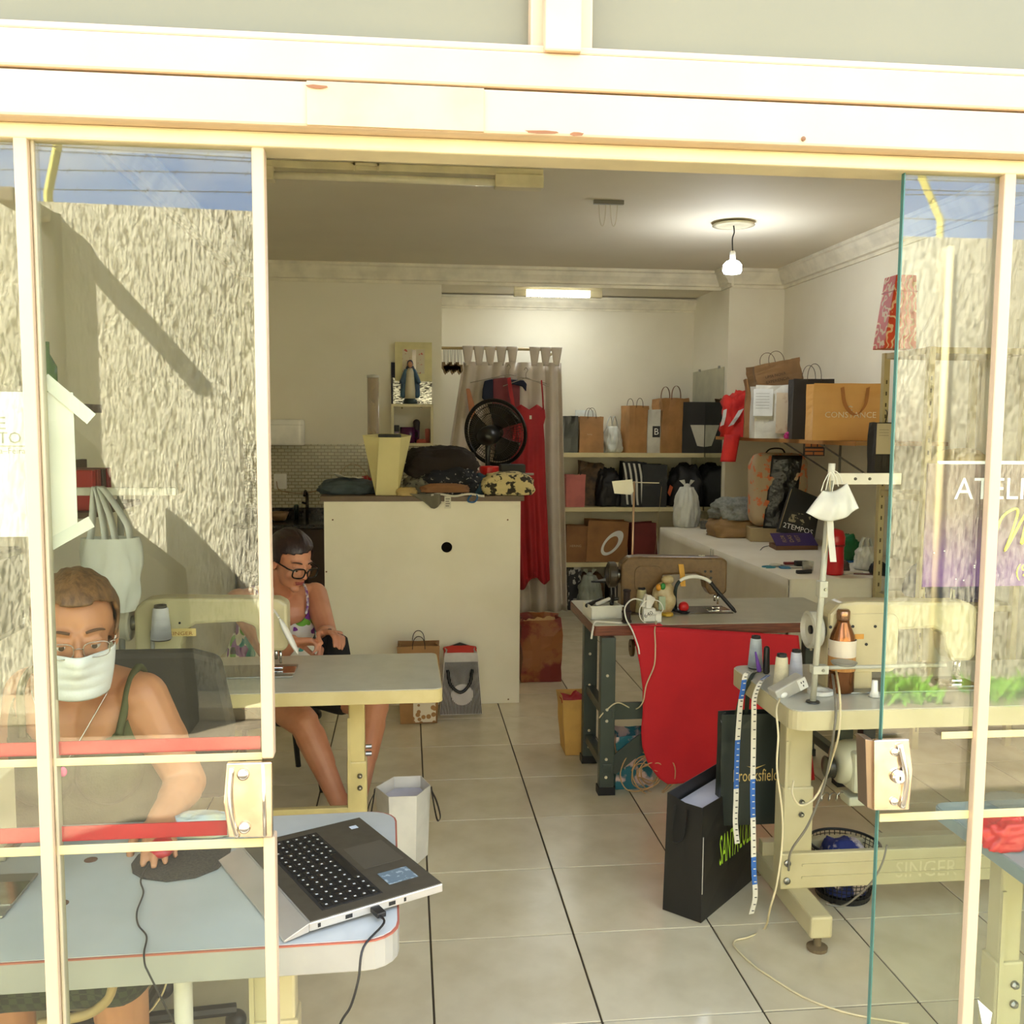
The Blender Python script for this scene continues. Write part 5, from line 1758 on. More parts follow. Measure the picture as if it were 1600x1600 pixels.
MB().tube([p - o.location for p in q], 0.0016, 6).build('cord', M_BLACK, o, smooth=True)
# pale tissue behind the hand
lump('tissue_packet', 'pale blue tissue packet beside the mouse', 'packet', at_z(316, 1302, ZA + 0.002), (0.15, 0.06, 0.045), mat('pale_blue_pack', (176, 190, 196), 0.5, col2=(212, 206, 160), nscale=12), 3, 0.15)
# cords under the desk
wire('looped_cable', 'cream cord loop hanging under the white desk', [at_y(x, y, 1.95) for x, y in ((232, 1530), (217, 1560), (218, 1582), (232, 1582), (252, 1556), (262, 1530))], 0.0022, M_WIRE_CREAM)
wire('cable_bundle', 'thick tan cable bundle under the white desk', [at_y(x, y, 1.72) for x, y in ((178, 1535), (168, 1562), (140, 1583), (105, 1592), (60, 1600))], 0.009, mat('tan_bundle', (176, 150, 100), 0.6))

# ================================================================== TABLE B: THREAD STAND, SPOOL; HANGING BAG, LEFT WALL
zt2 = ZB
pb_ = at_z(200, 1030, zt2 + 0.0) if False else at_y(205, 1018, 3.30)
TSB = thing('thread_stand', 'grey two pole thread stand left of the cream machine', 'thread stand', (pb_.x, 3.30, ZB + 0.001))
MB().lathe([(0.08, 0.0), (0.08, 0.008), (0.07, 0.012)], 28).build('base', mat('stand_grey', (150, 148, 136), 0.4), TSB)
MB().tube([(-0.03, 0, 0.01), (-0.02, 0, 0.62)], 0.010, 10).build('pole', mat('stand_grey'), TSB, smooth=True)
MB().tube([(0.075, -0.02, 0.01), (0.075, -0.02, 0.16)], 0.007, 10).build('spool_pin', mat('stand_grey'), TSB, smooth=True)
sp_c = Vector((pb_.x + 0.09, 3.28, ZB + 0.03))
e_ = at_y(252, 1000, 3.27)
cone('white thread spool on the stand beside the cream machine', Vector((e_.x, 3.27, 0)), 0, e_.z, 0.034, at_y(257, 945, 3.27).z - e_.z, (236, 236, 240), top=(70, 66, 60))
bp_ = at_y(175, 955, 3.05)
HB = thing('plastic_bag', 'white carrier bag hanging from the left wall rail', 'bag', (bp_.x, 3.05, bp_.z))
zz1 = at_y(160, 760, 3.05).z - bp_.z
hb_ = at_y(165, 840, 3.05).z - bp_.z


def hbag(s):
    def fn(u, v):
        a = u * 2 * PI
        r = 0.095 * (0.55 + 0.45 * math.sin(min(1, v * 1.25) * PI * 0.62 + 0.35)) * (1 + 0.18 * noise.noise((math.cos(a) * 2, math.sin(a) * 2, v * 3)) - 0.15 * abs(noise.noise((math.cos(a) * 6, math.sin(a) * 6, v * 2))))
        return (r * math.cos(a), r * 0.6 * math.sin(a), hb_ * v)
    return fn


MB().sheet(hbag(1), 40, 16).build('body', M_PLASTIC_BAG, HB, smooth=True)
for s in (-1, 1):
    ribbon(smooth_pts([(s * 0.06, 0, hb_ * 0.9), (s * 0.05, 0, hb_ * 1.2), (-0.03 + s * 0.008, 0, zz1), (s * 0.012 - 0.01, 0.01, hb_ * 1.25), (s * 0.015, 0.01, hb_ * 0.92)], 6), 0.035, (0.3, 1, 0)).build('handle', M_PLASTIC_BAG, HB, smooth=True, solid=0.002)
rz_ = at_y(200, 768, 3.08).z
o = MB().span(XL, at_y(276, 772, 3.08).x, 3.07, 3.10, rz_ - 0.012, rz_ + 0.012).build('wall_rail', mat('pale_rail', (206, 204, 192), 0.4), bevel=0.002)
tag(o, 'short pale rail holding the hanging carrier bag', 'rail')
# little shelf with folders on the left wall
sz = at_x(140, 790, XL + 0.12).z
sy_ = at_x(140, 780, XL + 0.12).y
SH = thing('wall_shelf', 'small dark shelf on the left wall behind the poster', 'shelf', (XL, sy_, sz))
MB().span(0, 0.22, -0.3, 0.3, -0.02, 0).build('board', mat('dark_wood', (84, 62, 42), 0.5), SH)
MB().span(0, 0.02, -0.3, 0.3, 0, 0.16).build('back_board', mat('dark_wood'), SH)
for k, (dy, cc) in enumerate(((-0.20, (176, 40, 36)), (-0.14, (150, 60, 54)), (-0.08, (70, 50, 44)), (-0.02, (130, 36, 40)))):
    o = MB().box((0, 0, 0.07), (0.16, 0.035, 0.14)).build('ring_binder', mat('binder_%d' % k, cc, 0.5), loc=(XL + 0.12, sy_ + dy, sz), bevel=0.003)
    tag(o, ['bright red binder nearest the poster on the small shelf', 'dull red binder second from the front on the small shelf', 'dark brown binder third on the small left shelf', 'wine red binder at the back of the small shelf'][k], 'binder', 'binders on the left wall shelf')
gq = at_x(95, 630, XL + 0.1)
SH2 = thing('wall_shelf', 'upper narrow dark shelf on the left wall', 'shelf', (XL, gq.y, gq.z))
MB().span(0, 0.16, -0.25, 0.25, -0.03, 0).build('board', mat('dark_wood'), SH2)
MB().tube([(0.02, 0.0, -0.03), (0.02, 0.0, -0.1), (0.12, 0.0, -0.03)], 0.008, 6).build('bracket', mat('dark_wood'), SH2)
o = MB().lathe([(0.035, 0), (0.035, 0.12), (0.014, 0.16), (0.014, 0.2)], 18).build('green_bottle', mat('green_glass', (86, 128, 66), 0.2), loc=(XL + 0.09, gq.y - 0.1, gq.z), smooth=True)
tag(o, 'green bottle on the upper left wall shelf', 'bottle')
# grey box low on the left wall
g0 = at_x(14, 930, XL + 0.1)
GB = thing('fuse_box', 'grey wall box with clipped corners below the poster', 'box', (XL, g0.y, g0.z - 0.13))
MB().span(0, 0.09, -0.14, 0.14, 0, 0.26).build('case', mat('grey_box', (128, 128, 116), 0.4), GB, bevel=0.008)
MB().span(0.09, 0.096, -0.12, 0.12, 0.02, 0.24).build('cover', mat('grey_box2', (140, 140, 128), 0.35), GB, bevel=0.004)
for a_ in (-0.115, 0.115):
    for b_ in (0.03, 0.23):
        MB().box((0.097, a_, b_), (0.008, 0.02, 0.02)).build('clip', M_WHITE, GB, bevel=0.003)

# ================================================================== COUNTER
yc = at_z(660, 1101, 0).y
cxa, cxb = at_y(508, 950, yc).x, at_y(812, 950, yc).x
zct = at_y(660, 783, yc).z
zct2 = at_y(660, 775, yc).z
CO = thing('counter', 'tall cream panelled counter with brown top', 'counter', (cxa, yc, 0))
cw = cxb - cxa
M_PANEL = mat('cream_panel', (240, 235, 216), 0.5, col2=(234, 229, 208), nscale=3)
hc = at_y(698, 855, yc) - CO.location
# front panel with a real round hole
hr = 0.031
ring_in = [(hc.x + hr * math.cos(2 * PI * k / 24), hc.z + hr * math.sin(2 * PI * k / 24)) for k in range(24)]
vv, fs = [], []
outer = []
for k in range(24):
    a = 2 * PI * k / 24
    ca, sa = math.cos(a), math.sin(a)
    t = min(((cw - hc.x) / ca) if ca > 1e-6 else (hc.x / -ca if ca < -1e-6 else 1e9), ((zct - hc.z) / sa) if sa > 1e-6 else (hc.z / -sa if sa < -1e-6 else 1e9))
    outer.append((hc.x + t * ca, hc.z + t * sa))
vv = [(p[0], 0.0, p[1]) for p in ring_in] + [(p[0], 0.0, p[1]) for p in outer]
fs = [(k, (k + 1) % 24, 24 + (k + 1) % 24, 24 + k) for k in range(24)]
corners = [(0, 0, 0), (cw, 0, 0), (cw, 0, zct), (0, 0, zct)]
for cc in corners:
    best = sorted(range(24), key=lambda k: (outer[k][0] - cc[0]) ** 2 + (outer[k][1] - cc[2]) ** 2)
    vv.append(cc)
    a_idx = math.atan2(cc[2] - hc.z, cc[0] - hc.x) % (2 * PI)
    k = int(a_idx / (2 * PI / 24))
    fs.append((24 + k, 24 + (k + 1) % 24, len(vv) - 1))
MB().add(vv, fs).build('front_panel', M_PANEL, CO, solid=0.018)
MB().lathe([(hr, -0.012), (hr + 0.004, -0.012), (hr + 0.004, 0.004), (hr, 0.004)], 24, Matrix.Translation((hc.x, 0, hc.z)) @ FLAT, cap=False).build('hole_ring', mat('tan_ring', (196, 178, 130), 0.5), CO, smooth=True)
MB().span(0.0, 0.018, 0.012, 0.50, 0, zct).build('side_panel', M_PANEL, CO)
MB().span(cw - 0.018, cw, 0.012, 0.50, 0, zct).build('side_panel', M_PANEL, CO)
MB().span(0.02, cw - 0.02, 0.06, 0.44, 0.5, 0.52).build('inner_shelf', M_PANEL, CO)
MB().span(0.02, cw - 0.02, 0.14, 0.16, 0.52, zct - 0.02).build('hole_shade_sheet', mat('painted_inner_shade', (40, 34, 26), 0.9), CO)  # dark sheet behind the hole, inner shade put into its colour
MB().span(-0.02, cw + 0.02, -0.02, 0.53, zct, zct2 + 0.002).build('top', mat('brown_top', (104, 84, 64), 0.5, col2=(94, 74, 56), nscale=10), CO, bevel=0.003)
ZT = zct2 + 0.003
for px, py in ((520, 812), (793, 812), (522, 1092), (794, 1092), (510, 893)):
    e = at_y(px, py, yc) - CO.location
    MB().lathe([(0.005, 0), (0.004, 0.002)], 8, Matrix.Translation((min(cw - .01, max(.01, e.x)), -0.009, e.z)) @ FLAT).build('screw', mat('rusty_screw'), CO)

# items on the counter
def ct(px, py=778, dy=0.12):
    p = at_y(px, py, yc + dy)
    return Vector((p.x, yc + dy, ZT))


lump('folded_jeans', 'blue grey folded jeans on the left end of the counter', 'clothes', ct(543, dy=0.2), (0.32, 0.26, 0.085), mat('grey_denim', (72, 84, 90), 0.85, col2=(54, 64, 70), nscale=12), 2, 0.12)
o = MB().sheet(lambda u, v: ((u - .5) * 0.14 + 0.03 * v, (v - .5) * 0.07, 0.03 * (1 - u) * (1 - v) + 0.004 * math.sin(u * 9)), 10, 6).build('paper_sheet', M_PAPER, None, loc=ct(541, dy=0.17) + V(0, 0, 0.087), smooth=True, solid=0.003)
tag(o, 'crumpled white paper lying on the folded jeans', 'paper')
wire('bent_wire', 'thin wire loop rising behind the folded jeans', [ct(527, dy=0.3) + V(0, 0, 0.06), ct(535, dy=.3) + V(0, 0, 0.13), ct(552, dy=.3) + V(0, 0, 0.165), ct(570, dy=.3) + V(0, 0, 0.12), ct(578, dy=.3) + V(0, 0, 0.02)], 0.002, mat('tan_wire', (150, 120, 80), 0.6))
lump('red_cloth', 'small red cloth tucked beside the cream bag', 'cloth', ct(571, dy=0.33), (0.08, 0.06, 0.09), mat('dark_red_cloth', (150, 30, 36), 0.8), 6, 0.2)
# cream faceted bag
CB = thing('paper_bag', 'tall cream faceted paper bag on the counter', 'bag', ct(605, dy=0.10))
s_ = (yc + 0.1) / F
h_ = at_y(605, 680, yc + 0.1).z - ZT
vt = [(568, 0.0), (594, -0.075), (626, -0.075), (642, 0.0), (626, 0.075), (594, 0.075)]
vb = [(587, 0.0), (588, -0.06), (621, -0.06), (622, 0.0), (621, 0.06), (588, 0.06)]
vv = [((x - 605) * s_, y, 0) for x, y in vb] + [((x - 605) * s_, y + 0.01, h_ + (0.008 if i in (4, 5) else (-0.012 if i in (1, 2) else 0))) for i, (x, y) in enumerate(vt)]
MB().add(vv, [(0, 1, 2, 3, 4, 5)] + [(i, (i + 1) % 6, 6 + (i + 1) % 6, 6 + i) for i in range(6)]).build('body', mat('cream_card', (218, 208, 152), 0.55, col2=(208, 197, 140), nscale=4), CB, solid=0.003)
MB().span(-0.05, 0.08, 0.03, 0.06, h_ * 0.9, h_ + 0.006).build('dark_contents', M_BLACK, CB, bevel=0.004)
# transparent tube standing behind the bag
p = ct(584, dy=0.36)
zt1 = at_y(584, 588, yc + 0.36).z
TU = thing('clear_tube', 'tall clear plastic tube standing behind the cream bag', 'tube', p)
rt = 9 * (yc + 0.36) / F
MB().lathe([(rt, 0.0), (rt, zt1 - ZT), (rt * 0.94, zt1 - ZT), (rt * 0.94, 0.0)], 24, cap=False).build('wall', mat('smoky_plastic', (188, 170, 146), 0.15, alpha=0.5, coat=0.5), TU, smooth=True)
MB().lathe([(rt * 1.04, 0.0), (rt * 1.04, 0.014), (rt * 0.3, 0.018)], 24, Matrix.Translation((0, 0, zt1 - ZT - 0.008))).build('lid', mat('grey_lid', (170, 170, 166), 0.4), TU)
# clothes pile
lump('grey_garment', 'grey patterned garment at the bottom of the counter clothes pile', 'clothes', ct(668, dy=0.16), (0.26, 0.30, 0.12), mat('grey_pattern_cloth', (110, 108, 96), 0.85, col2=(40, 38, 36), nscale=22, nmix=(0.5, 0.56)), 11, 0.18)
lump('black_garment', 'navy black speckled garment in the counter clothes pile', 'clothes', ct(700, dy=0.14), (0.36, 0.30, 0.16), mat('speckled_navy', (20, 22, 30), 0.85, col2=(150, 146, 140), nscale=46, nmix=(0.62, 0.66)), 4, 0.16)
lump('tan_garment', 'tan garment edge showing in the counter clothes pile', 'clothes', ct(695, dy=0.05) + V(0, -0.06, 0.02), (0.27, 0.10, 0.05), mat('tan_cloth', (138, 98, 66), 0.85), 5, 0.15)
lump('dark_trousers', 'very dark brown trousers on top of the clothes pile', 'clothes', ct(688, dy=0.17) + V(0, 0, 0.095), (0.40, 0.26, 0.17), mat('near_black_brown', (34, 25, 20), 0.9), 8, 0.20, folds=2.0)
lump('beige_cloth', 'beige folded cloth beside the cream bag', 'clothes', ct(636, dy=0.03), (0.12, 0.12, 0.045), mat('beige_cloth', (196, 172, 116), 0.85), 9, 0.12)
lump('rose_cloth', 'dusty rose cloth at the right of the clothes pile', 'clothes', ct(737, dy=0.3), (0.10, 0.1, 0.15), mat('rose_cloth', (140, 100, 86), 0.85), 10, 0.15)
lump('teal_cloth', 'dark teal cloth between clothes pile and floral fabric', 'clothes', ct(750, dy=0.16), (0.10, 0.22, 0.11), mat('teal_cloth', (36, 66, 84), 0.85), 12, 0.15)
o = MB().sheet(lambda u, v: ((u - .5) * 0.3, -0.028 - 0.004 * math.sin(u * 7), -0.012 * v + 0.01 + 0.006 * math.sin(u * 11)), 16, 5).build('white_cloth', mat('white_cloth', (216, 212, 200), 0.85), None, loc=ct(715, dy=0.0), smooth=True, solid=0.008)
tag(o, 'white cloth edge under the clothes pile', 'cloth')


def drape_grey(u, v):
    x = (u - .5) * 0.17 * (1 - 0.55 * v) + 0.05 * v
    return (x, -0.03 - 0.012 * math.sin(u * 8 + v), 0.012 - 0.085 * v * (0.6 + 0.4 * math.sin(u * PI)))


o = MB().sheet(drape_grey, 18, 10).build('grey_cloth', mat('grey_cloth', (116, 112, 98), 0.85), None, loc=ct(664, dy=0.0), smooth=True, solid=0.006)
tag(o, 'grey cloth hanging over the counter front', 'cloth')
e = ct(699, dy=0.0)
PT_ = thing('price_tag', 'small white price tag hanging over the counter front', 'tag', e + V(0, -0.045, -0.07))
MB().span(-0.018, 0.018, -0.001, 0.001, 0, 0.068).build('card', M_PAPER, PT_)
for k in range(4):
    MB().span(-0.012, 0.008 + 0.004 * (k % 2), -0.0018, -0.0012, 0.012 + k * 0.013, 0.017 + k * 0.013).build('printed_line', mat('grey_print', (110, 108, 100), 0.8), PT_)
hk = [ct(738, dy=0) + V(0, -0.02, 0.01), ct(735, dy=0) + V(-0.012, -0.035, -0.012), ct(733, dy=0) + V(-0.006, -0.035, -0.032), ct(740, dy=0) + V(0, -0.035, -0.035), ct(744, dy=0) + V(0.004, -0.035, -0.015), ct(744, dy=0) + V(0.0, -0.025, 0.01)]
wire('blue_hanger', 'blue plastic hanger hook over the counter front', hk, 0.005, mat('blue_plastic', (40, 96, 150), 0.4), cat='hanger')
mfl = mat('floral_cream', (206, 190, 140), 0.85, col2=(52, 46, 36), tex='noise', nscale=26, nmix=(0.52, 0.56))
lump('floral_fabric', 'cream floral fabric folded on the right end of counter', 'fabric', ct(792, dy=0.12), (0.31, 0.26, 0.125), mfl, 14, 0.08, sq=0.5)
p = ct(764, dy=0.38)
TP = thing('plastic_tub', 'white plastic tub with red lid on the counter', 'tub', p)
MB().lathe([(0.046, 0), (0.054, 0.01), (0.056, 0.10), (0.05, 0.104)], 24).build('body', mat('milky_plastic', (206, 202, 186), 0.4), TP, smooth=True)
MB().lathe([(0.060, 0.10), (0.060, 0.145), (0.056, 0.15), (0.01, 0.152)], 24).build('lid', mat('red_lid', (206, 34, 34), 0.35), TP)
p = ct(800, dy=0.42)
o = MB().box((0, 0, 0.08), (0.15, 0.12, 0.16)).build('dark_box', mat('charcoal_card', (40, 40, 38), 0.6), loc=p, bevel=0.004)
tag(o, 'charcoal box at the right back of the counter', 'box')
o = MB().box((0, 0, 0.006), (0.26, 0.02, 0.012)).build('ruler', mat('grey_ruler', (150, 146, 136), 0.4), loc=ct(800, dy=0.30) + V(0, 0, 0.10))
tag(o, 'thin grey ruler lying behind the floral fabric', 'ruler')

# fan behind the counter
yf_ = yc + 0.78
fc = at_y(774, 676, yf_)
FN = thing('pedestal_fan', 'black pedestal fan with round wire guard behind the counter', 'fan', (fc.x - 0.15, yf_ - 0.1, 0))
ax_ = Vector((0.48, 0.86, 0.16)).normalized()
QF = ax_.to_track_quat('Z', 'Y').to_matrix().to_4x4()
cF = fc - FN.location
MF = Matrix.Translation(cF) @ QF
RF = 0.215
gd = MB()
for k in range(72):
    a = 2 * PI * k / 72
    for s in (-1, 1):
        pts = [(r * math.cos(a), r * math.sin(a), s * 0.055 * (1 - (r / RF) ** 3)) for r in (0.05, 0.09, 0.13, 0.165, 0.195, RF)]
        gd.tube(pts, 0.0013, 4, M=MF)
for rr2 in (RF, RF - 0.012):
    gd.tube([(rr2 * math.cos(2 * PI * k / 48), rr2 * math.sin(2 * PI * k / 48), 0) for k in range(48)], 0.007, 6, closed=True, M=MF)
for rr2, zz_ in ((0.13, 0.045), (0.175, 0.028)):
    for s in (-1, 1):
        gd.tube([(rr2 * math.cos(2 * PI * k / 40), rr2 * math.sin(2 * PI * k / 40), s * zz_) for k in range(40)], 0.002, 4, closed=True, M=MF)
gd.build('guard', mat('fan_black', (26, 23, 19), 0.35), FN)
for k in range(3):
    a0 = 2 * PI * k / 3
    bl = MB().sheet(lambda u, v: MF @ Vector(((0.045 + 0.145 * v) * math.cos(a0 + (u - .5) * (1.15 + 0.3 * v)), (0.045 + 0.145 * v) * math.sin(a0 + (u - .5) * (1.15 + 0.3 * v)), 0.03 * (u - .5))), 12, 8)
    bl.build('blade', mat('fan_blade', (44, 40, 34), 0.25), FN, smooth=True, solid=0.003)
MB().lathe([(0.01, -0.19), (0.05, -0.18), (0.062, -0.13), (0.062, -0.06), (0.05, -0.045)], 24, MF).build('motor', mat('fan_black'), FN, smooth=True)
MB().lathe([(0.045, 0.03), (0.045, -0.03)], 20, MF).build('hub', mat('fan_black'), FN)
nk_ = MF @ Vector((0, 0, -0.12))
MB().tube([nk_, Vector((nk_.x, nk_.y, nk_.z - 0.12)), Vector((nk_.x, nk_.y, 0.04))], [0.02, 0.016, 0.014], 10).build('pole', mat('fan_black'), FN, smooth=True)
MB().lathe([(0.15, 0), (0.15, 0.02), (0.06, 0.045), (0.02, 0.06)], 28, Matrix.Translation((nk_.x, nk_.y, 0))).build('base', mat('fan_black'), FN, smooth=True)

# ================================================================== KITCHEN WALL
zs_ = at_y(500, 694, YB - 0.01).z
zg = at_y(460, 793, YB).z - 0.08
KT = MB().span(XL + 0.002, XK - 0.001, YB - 0.014, YB - 0.001, zg + 0.082, zs_).build('backsplash', mat('splash', (186, 182, 158), 0.18))
tk = KT.data.materials[0].node_tree
bk2 = tk.nodes['Principled BSDF']
br = tk.nodes.new('ShaderNodeTexBrick')
br.inputs['Color1'].default_value = lin((196, 190, 160))
br.inputs['Color2'].default_value = lin((178, 172, 146))
br.inputs['Mortar'].default_value = lin((140, 131, 104))
br.inputs['Scale'].default_value = 1.0
br.inputs['Mortar Size'].default_value = 0.0035
br.inputs['Brick Width'].default_value = 0.052
br.inputs['Row Height'].default_value = 0.026
tcx = [n for n in tk.nodes if n.type == 'TEX_COORD'][0]
mpx = tk.nodes.new('ShaderNodeMapping')
mpx.inputs['Rotation'].default_value = (PI / 2, 0, 0)
tk.links.new(tcx.outputs['Object'], mpx.inputs['Vector'])
tk.links.new(mpx.outputs[0], br.inputs['Vector'])
tk.links.new(br.outputs['Color'], bk2.inputs['Base Color'])
tag(KT, 'grey mosaic tile backsplash on the kitchen wall', 'backsplash')
SK = thing('kitchen_counter', 'dark granite sink counter on brown cabinet', 'counter', (XL + 0.006, YB - 0.562, 0))
kw = XK - XL - 0.008
MB().span(0, kw, 0, 0.545, zg - 0.03, zg).build('granite_top', mat('dark_granite', (30, 26, 22), 0.2, col2=(52, 46, 40), nscale=60), SK, bevel=0.003)
MB().span(0, kw, 0.525, 0.547, zg, zg + 0.08).build('granite_upstand', mat('dark_granite'), SK)
for k in range(3):
    dr = MB().span(0.02 + k * kw / 3, (k + 1) * kw / 3 - 0.01, 0.03, 0.05, 0.1, zg - 0.035).build('door', mat('brown_cabinet', (66, 50, 38), 0.6), SK, bevel=0.003)
    MB().span((k + 1) * kw / 3 - 0.05, (k + 1) * kw / 3 - 0.04, 0.015, 0.03, 0.5, 0.6).build('handle', M_STEEL, dr)
MB().span(0, kw, 0.05, 0.545, 0.0, zg - 0.03).build('carcass', mat('brown_cabinet'), SK)
p = at_y(480, 800, YB - 0.25)
FA = thing('faucet', 'slim dark kitchen tap on the granite counter', 'faucet', (p.x, YB - 0.25, zg + 0.001))
MB().tube([(0, 0, 0), (0, 0, 0.2)], 0.013, 10).build('column', mat('dark_chrome', (60, 54, 46), 0.25, 0.9), FA, smooth=True)
MB().tube(smooth_pts([(0, 0, 0.2), (-0.01, -0.02, 0.23), (-0.01, -0.1, 0.2)], 5), 0.01, 8).build('spout', mat('dark_chrome'), FA, smooth=True)
MB().tube([(0, 0, 0.13), (-0.04, 0, 0.14)], 0.008, 8).build('lever', mat('dark_chrome'), FA)
p = at_y(436, 803, YB - 0.3)
o = MB().lathe([(0.03, 0), (0.05, 0.01), (0.075, 0.07), (0.07, 0.07), (0.045, 0.015), (0.01, 0.012)], 24).build('bowl', mat('tan_bowl', (150, 116, 76), 0.5), loc=(p.x, YB - 0.3, zg + 0.001), smooth=True)
tag(o, 'small tan bowl on the granite counter', 'bowl')
p = at_y(463, 790, YB - 0.2)
o = MB().lathe([(0.018, 0), (0.018, 0.11), (0.012, 0.12)], 14).build('dark_bottle', mat('dark_green_bottle', (36, 52, 42), 0.3), loc=(p.x, YB - 0.2, zg + 0.001), smooth=True)
tag(o, 'slim dark green bottle beside the tap', 'bottle')
a_, b_ = at_y(423, 655, YB - 0.12), at_y(474, 696, YB - 0.12)
DP = thing('paper_dispenser', 'white rounded paper dispenser above the backsplash', 'dispenser', ((a_.x + b_.x) / 2 - 0.05, YB - 0.06, b_.z))
MB().prism(round_rect(-0.18, 0.18, -0.06, 0.045, 0.04), 0, a_.z - b_.z).build('case', mat('ivory_plastic', (240, 238, 228), 0.25), DP, bevel=0.012)
MB().span(-0.17, 0.17, -0.062, -0.058, (a_.z - b_.z) * 0.78, (a_.z - b_.z) * 0.79).build('seam', mat('seam_grey', (150, 142, 116), 0.6), DP)
p = at_y(438, 752, YB - 0.02)
o = MB().prism(round_rect(-0.05, 0.05, -0.06, 0.06, 0.008), 0, 0.01, FLAT).build('wall_socket', mat('ivory_plastic'), loc=(p.x, YB - 0.013, p.z), bevel=0.002)
tag(o, 'ivory wall socket on the mosaic backsplash', 'socket')
wire('socket_cord', 'thin tan cord from the wall socket along the backsplash', [at_y(x, y, YB - 0.04) for x, y in ((432, 752), (436, 765), (455, 770), (480, 770), (505, 764), (530, 757))], 0.004, mat('tan_wire'))

# box shelf with statue, picture, bottles
a_, b_ = at_y(611, 631, YB - 0.16), at_y(677, 697, YB - 0.16)
BX = thing('box_shelf', 'open cream box shelf on the kitchen wall', 'shelf', ((a_.x + b_.x) / 2, YB - 0.16, b_.z))
bw, bh = b_.x - a_.x, a_.z - b_.z
for nm, sp4 in (('top_board', (-bw / 2, bw / 2, bh - 0.022, bh)), ('bottom_board', (-bw / 2, bw / 2, 0, 0.022)), ('side_board', (-bw / 2, -bw / 2 + 0.02, 0.022, bh - 0.022)), ('side_board', (bw / 2 - 0.02, bw / 2, 0.022, bh - 0.022))):
    MB().span(sp4[0], sp4[1], 0, 0.145, sp4[2], sp4[3]).build(nm, mat('shelf_cream', (222, 212, 172), 0.5), BX)
for dx in (-0.08, 0.07):
    MB().ell((dx, 0.05, bh - 0.03), (0.008, 0.008, 0.008)).build('hook', M_CHROME, BX, smooth=True)
zb3 = b_.z + 0.023
ys3 = YB - 0.09


def bx(px):
    return Vector((at_y(px, 690, ys3).x, ys3, zb3))


o = thing('spray_bottle', 'dark capped lilac bottle at the left of the box shelf', 'bottle', bx(620))
MB().span(-0.018, 0.018, -0.018, 0.018, 0, 0.09).build('body', mat('lilac_label', (170, 150, 170), 0.5), o, bevel=0.004)
MB().span(-0.02, 0.02, -0.02, 0.02, 0.09, 0.14).build('cap', M_BLACK, o, bevel=0.004)
o = thing('purple_mug', 'purple mug in the middle of the box shelf', 'mug', bx(637))
MB().lathe([(0.05, 0), (0.058, 0.01), (0.060, 0.125), (0.054, 0.125), (0.05, 0.02), (0.01, 0.015)], 24).build('cup', mat('purple_glaze', (78, 26, 66), 0.25), o, smooth=True)
MB().tube([(0.055, 0, 0.1), (0.085, 0, 0.09), (0.085, 0, 0.04), (0.055, 0, 0.03)], 0.008, 8).build('handle', mat('purple_glaze'), o, smooth=True)
o = MB().cap((0, 0, 0.02), 0.02, (0, 0, 0.16), 0.028).build('hair_brush', mat('dark_brush', (44, 26, 26), 0.5), loc=bx(649) + V(0.01, 0.035, 0), smooth=True)
tag(o, 'dark hairbrush standing behind the purple mug', 'brush')
o = MB().lathe([(0.018, 0), (0.018, 0.05), (0.02, 0.05), (0.02, 0.11), (0.012, 0.115)], 16).build('pink_bottle', mat('pink_bottle', (196, 112, 104), 0.4), loc=bx(668), smooth=True)
tag(o, 'pink bottle at the right of the box shelf', 'bottle')
lump('salmon_cloth', 'small salmon cloth lying in the box shelf', 'cloth', bx(659), (0.08, 0.06, 0.03), mat('salmon_cloth', (190, 96, 76), 0.8), 3, 0.15)
# on top: navy board, silver card, framed picture, statuette
zt3 = b_.z + bh + 0.001
p0_, p1_ = at_y(611, 566, YB - 0.03), at_y(672, 628, YB - 0.03)
o = MB().span(p0_.x, p1_.x, YB - 0.02, YB - 0.012, zt3, p0_.z).build('navy_board', mat('navy_board', (34, 34, 58), 0.6))
tag(o, 'navy board leaning behind the picture frame', 'board')
p0_, p1_ = at_y(614, 590, YB - 0.05), at_y(675, 628, YB - 0.05)
o = MB().span(p0_.x, p1_.x, YB - 0.032, YB - 0.024, zt3, p0_.z).build('silver_card', mat('silver_foil', (200, 200, 190), 0.2, 0.7, col2=(60, 58, 52), nscale=7, stretch=(6, 6, 26), nmix=(0.48, 0.54)))
tag(o, 'silver foil card behind the statuette', 'card')
p0_, p1_ = at_y(617, 534, YB - 0.06), at_y(675, 592, YB - 0.06)
PF = thing('picture_frame', 'cream framed print with red marks above the statuette', 'picture', ((p0_.x + p1_.x) / 2, YB - 0.045, p1_.z - 0.02))
pw, ph = p1_.x - p0_.x, p0_.z - p1_.z + 0.02
for nm, q4 in (('frame_bar', (-pw / 2, pw / 2, 0, ph * 0.2)), ('frame_bar', (-pw / 2, pw / 2, ph * 0.82, ph)), ('frame_bar', (-pw / 2, -pw / 2 + pw * 0.2, ph * 0.2, ph * 0.82)), ('frame_bar', (pw / 2 - pw * 0.2, pw / 2, ph * 0.2, ph * 0.82))):
    MB().span(q4[0], q4[1], 0, 0.012, q4[2], q4[3]).build(nm, mat('cream_mount', (216, 206, 150), 0.4), PF)
MB().span(-pw / 2 + pw * 0.2, pw / 2 - pw * 0.2, 0.004, 0.010, ph * 0.2, ph * 0.82).build('print', mat('red_mark_print', (206, 196, 170), 0.25, col2=(176, 84, 70), nscale=40, nmix=(0.6, 0.64)), PF)
MB().span(-0.012, 0.02, 0.0015, 0.0035, ph * 0.3, ph * 0.8).build('bright_panel', mat('foil_strip', (226, 216, 206), 0.2, 0.6), PF)
ps = at_y(641, 628, YB - 0.1)
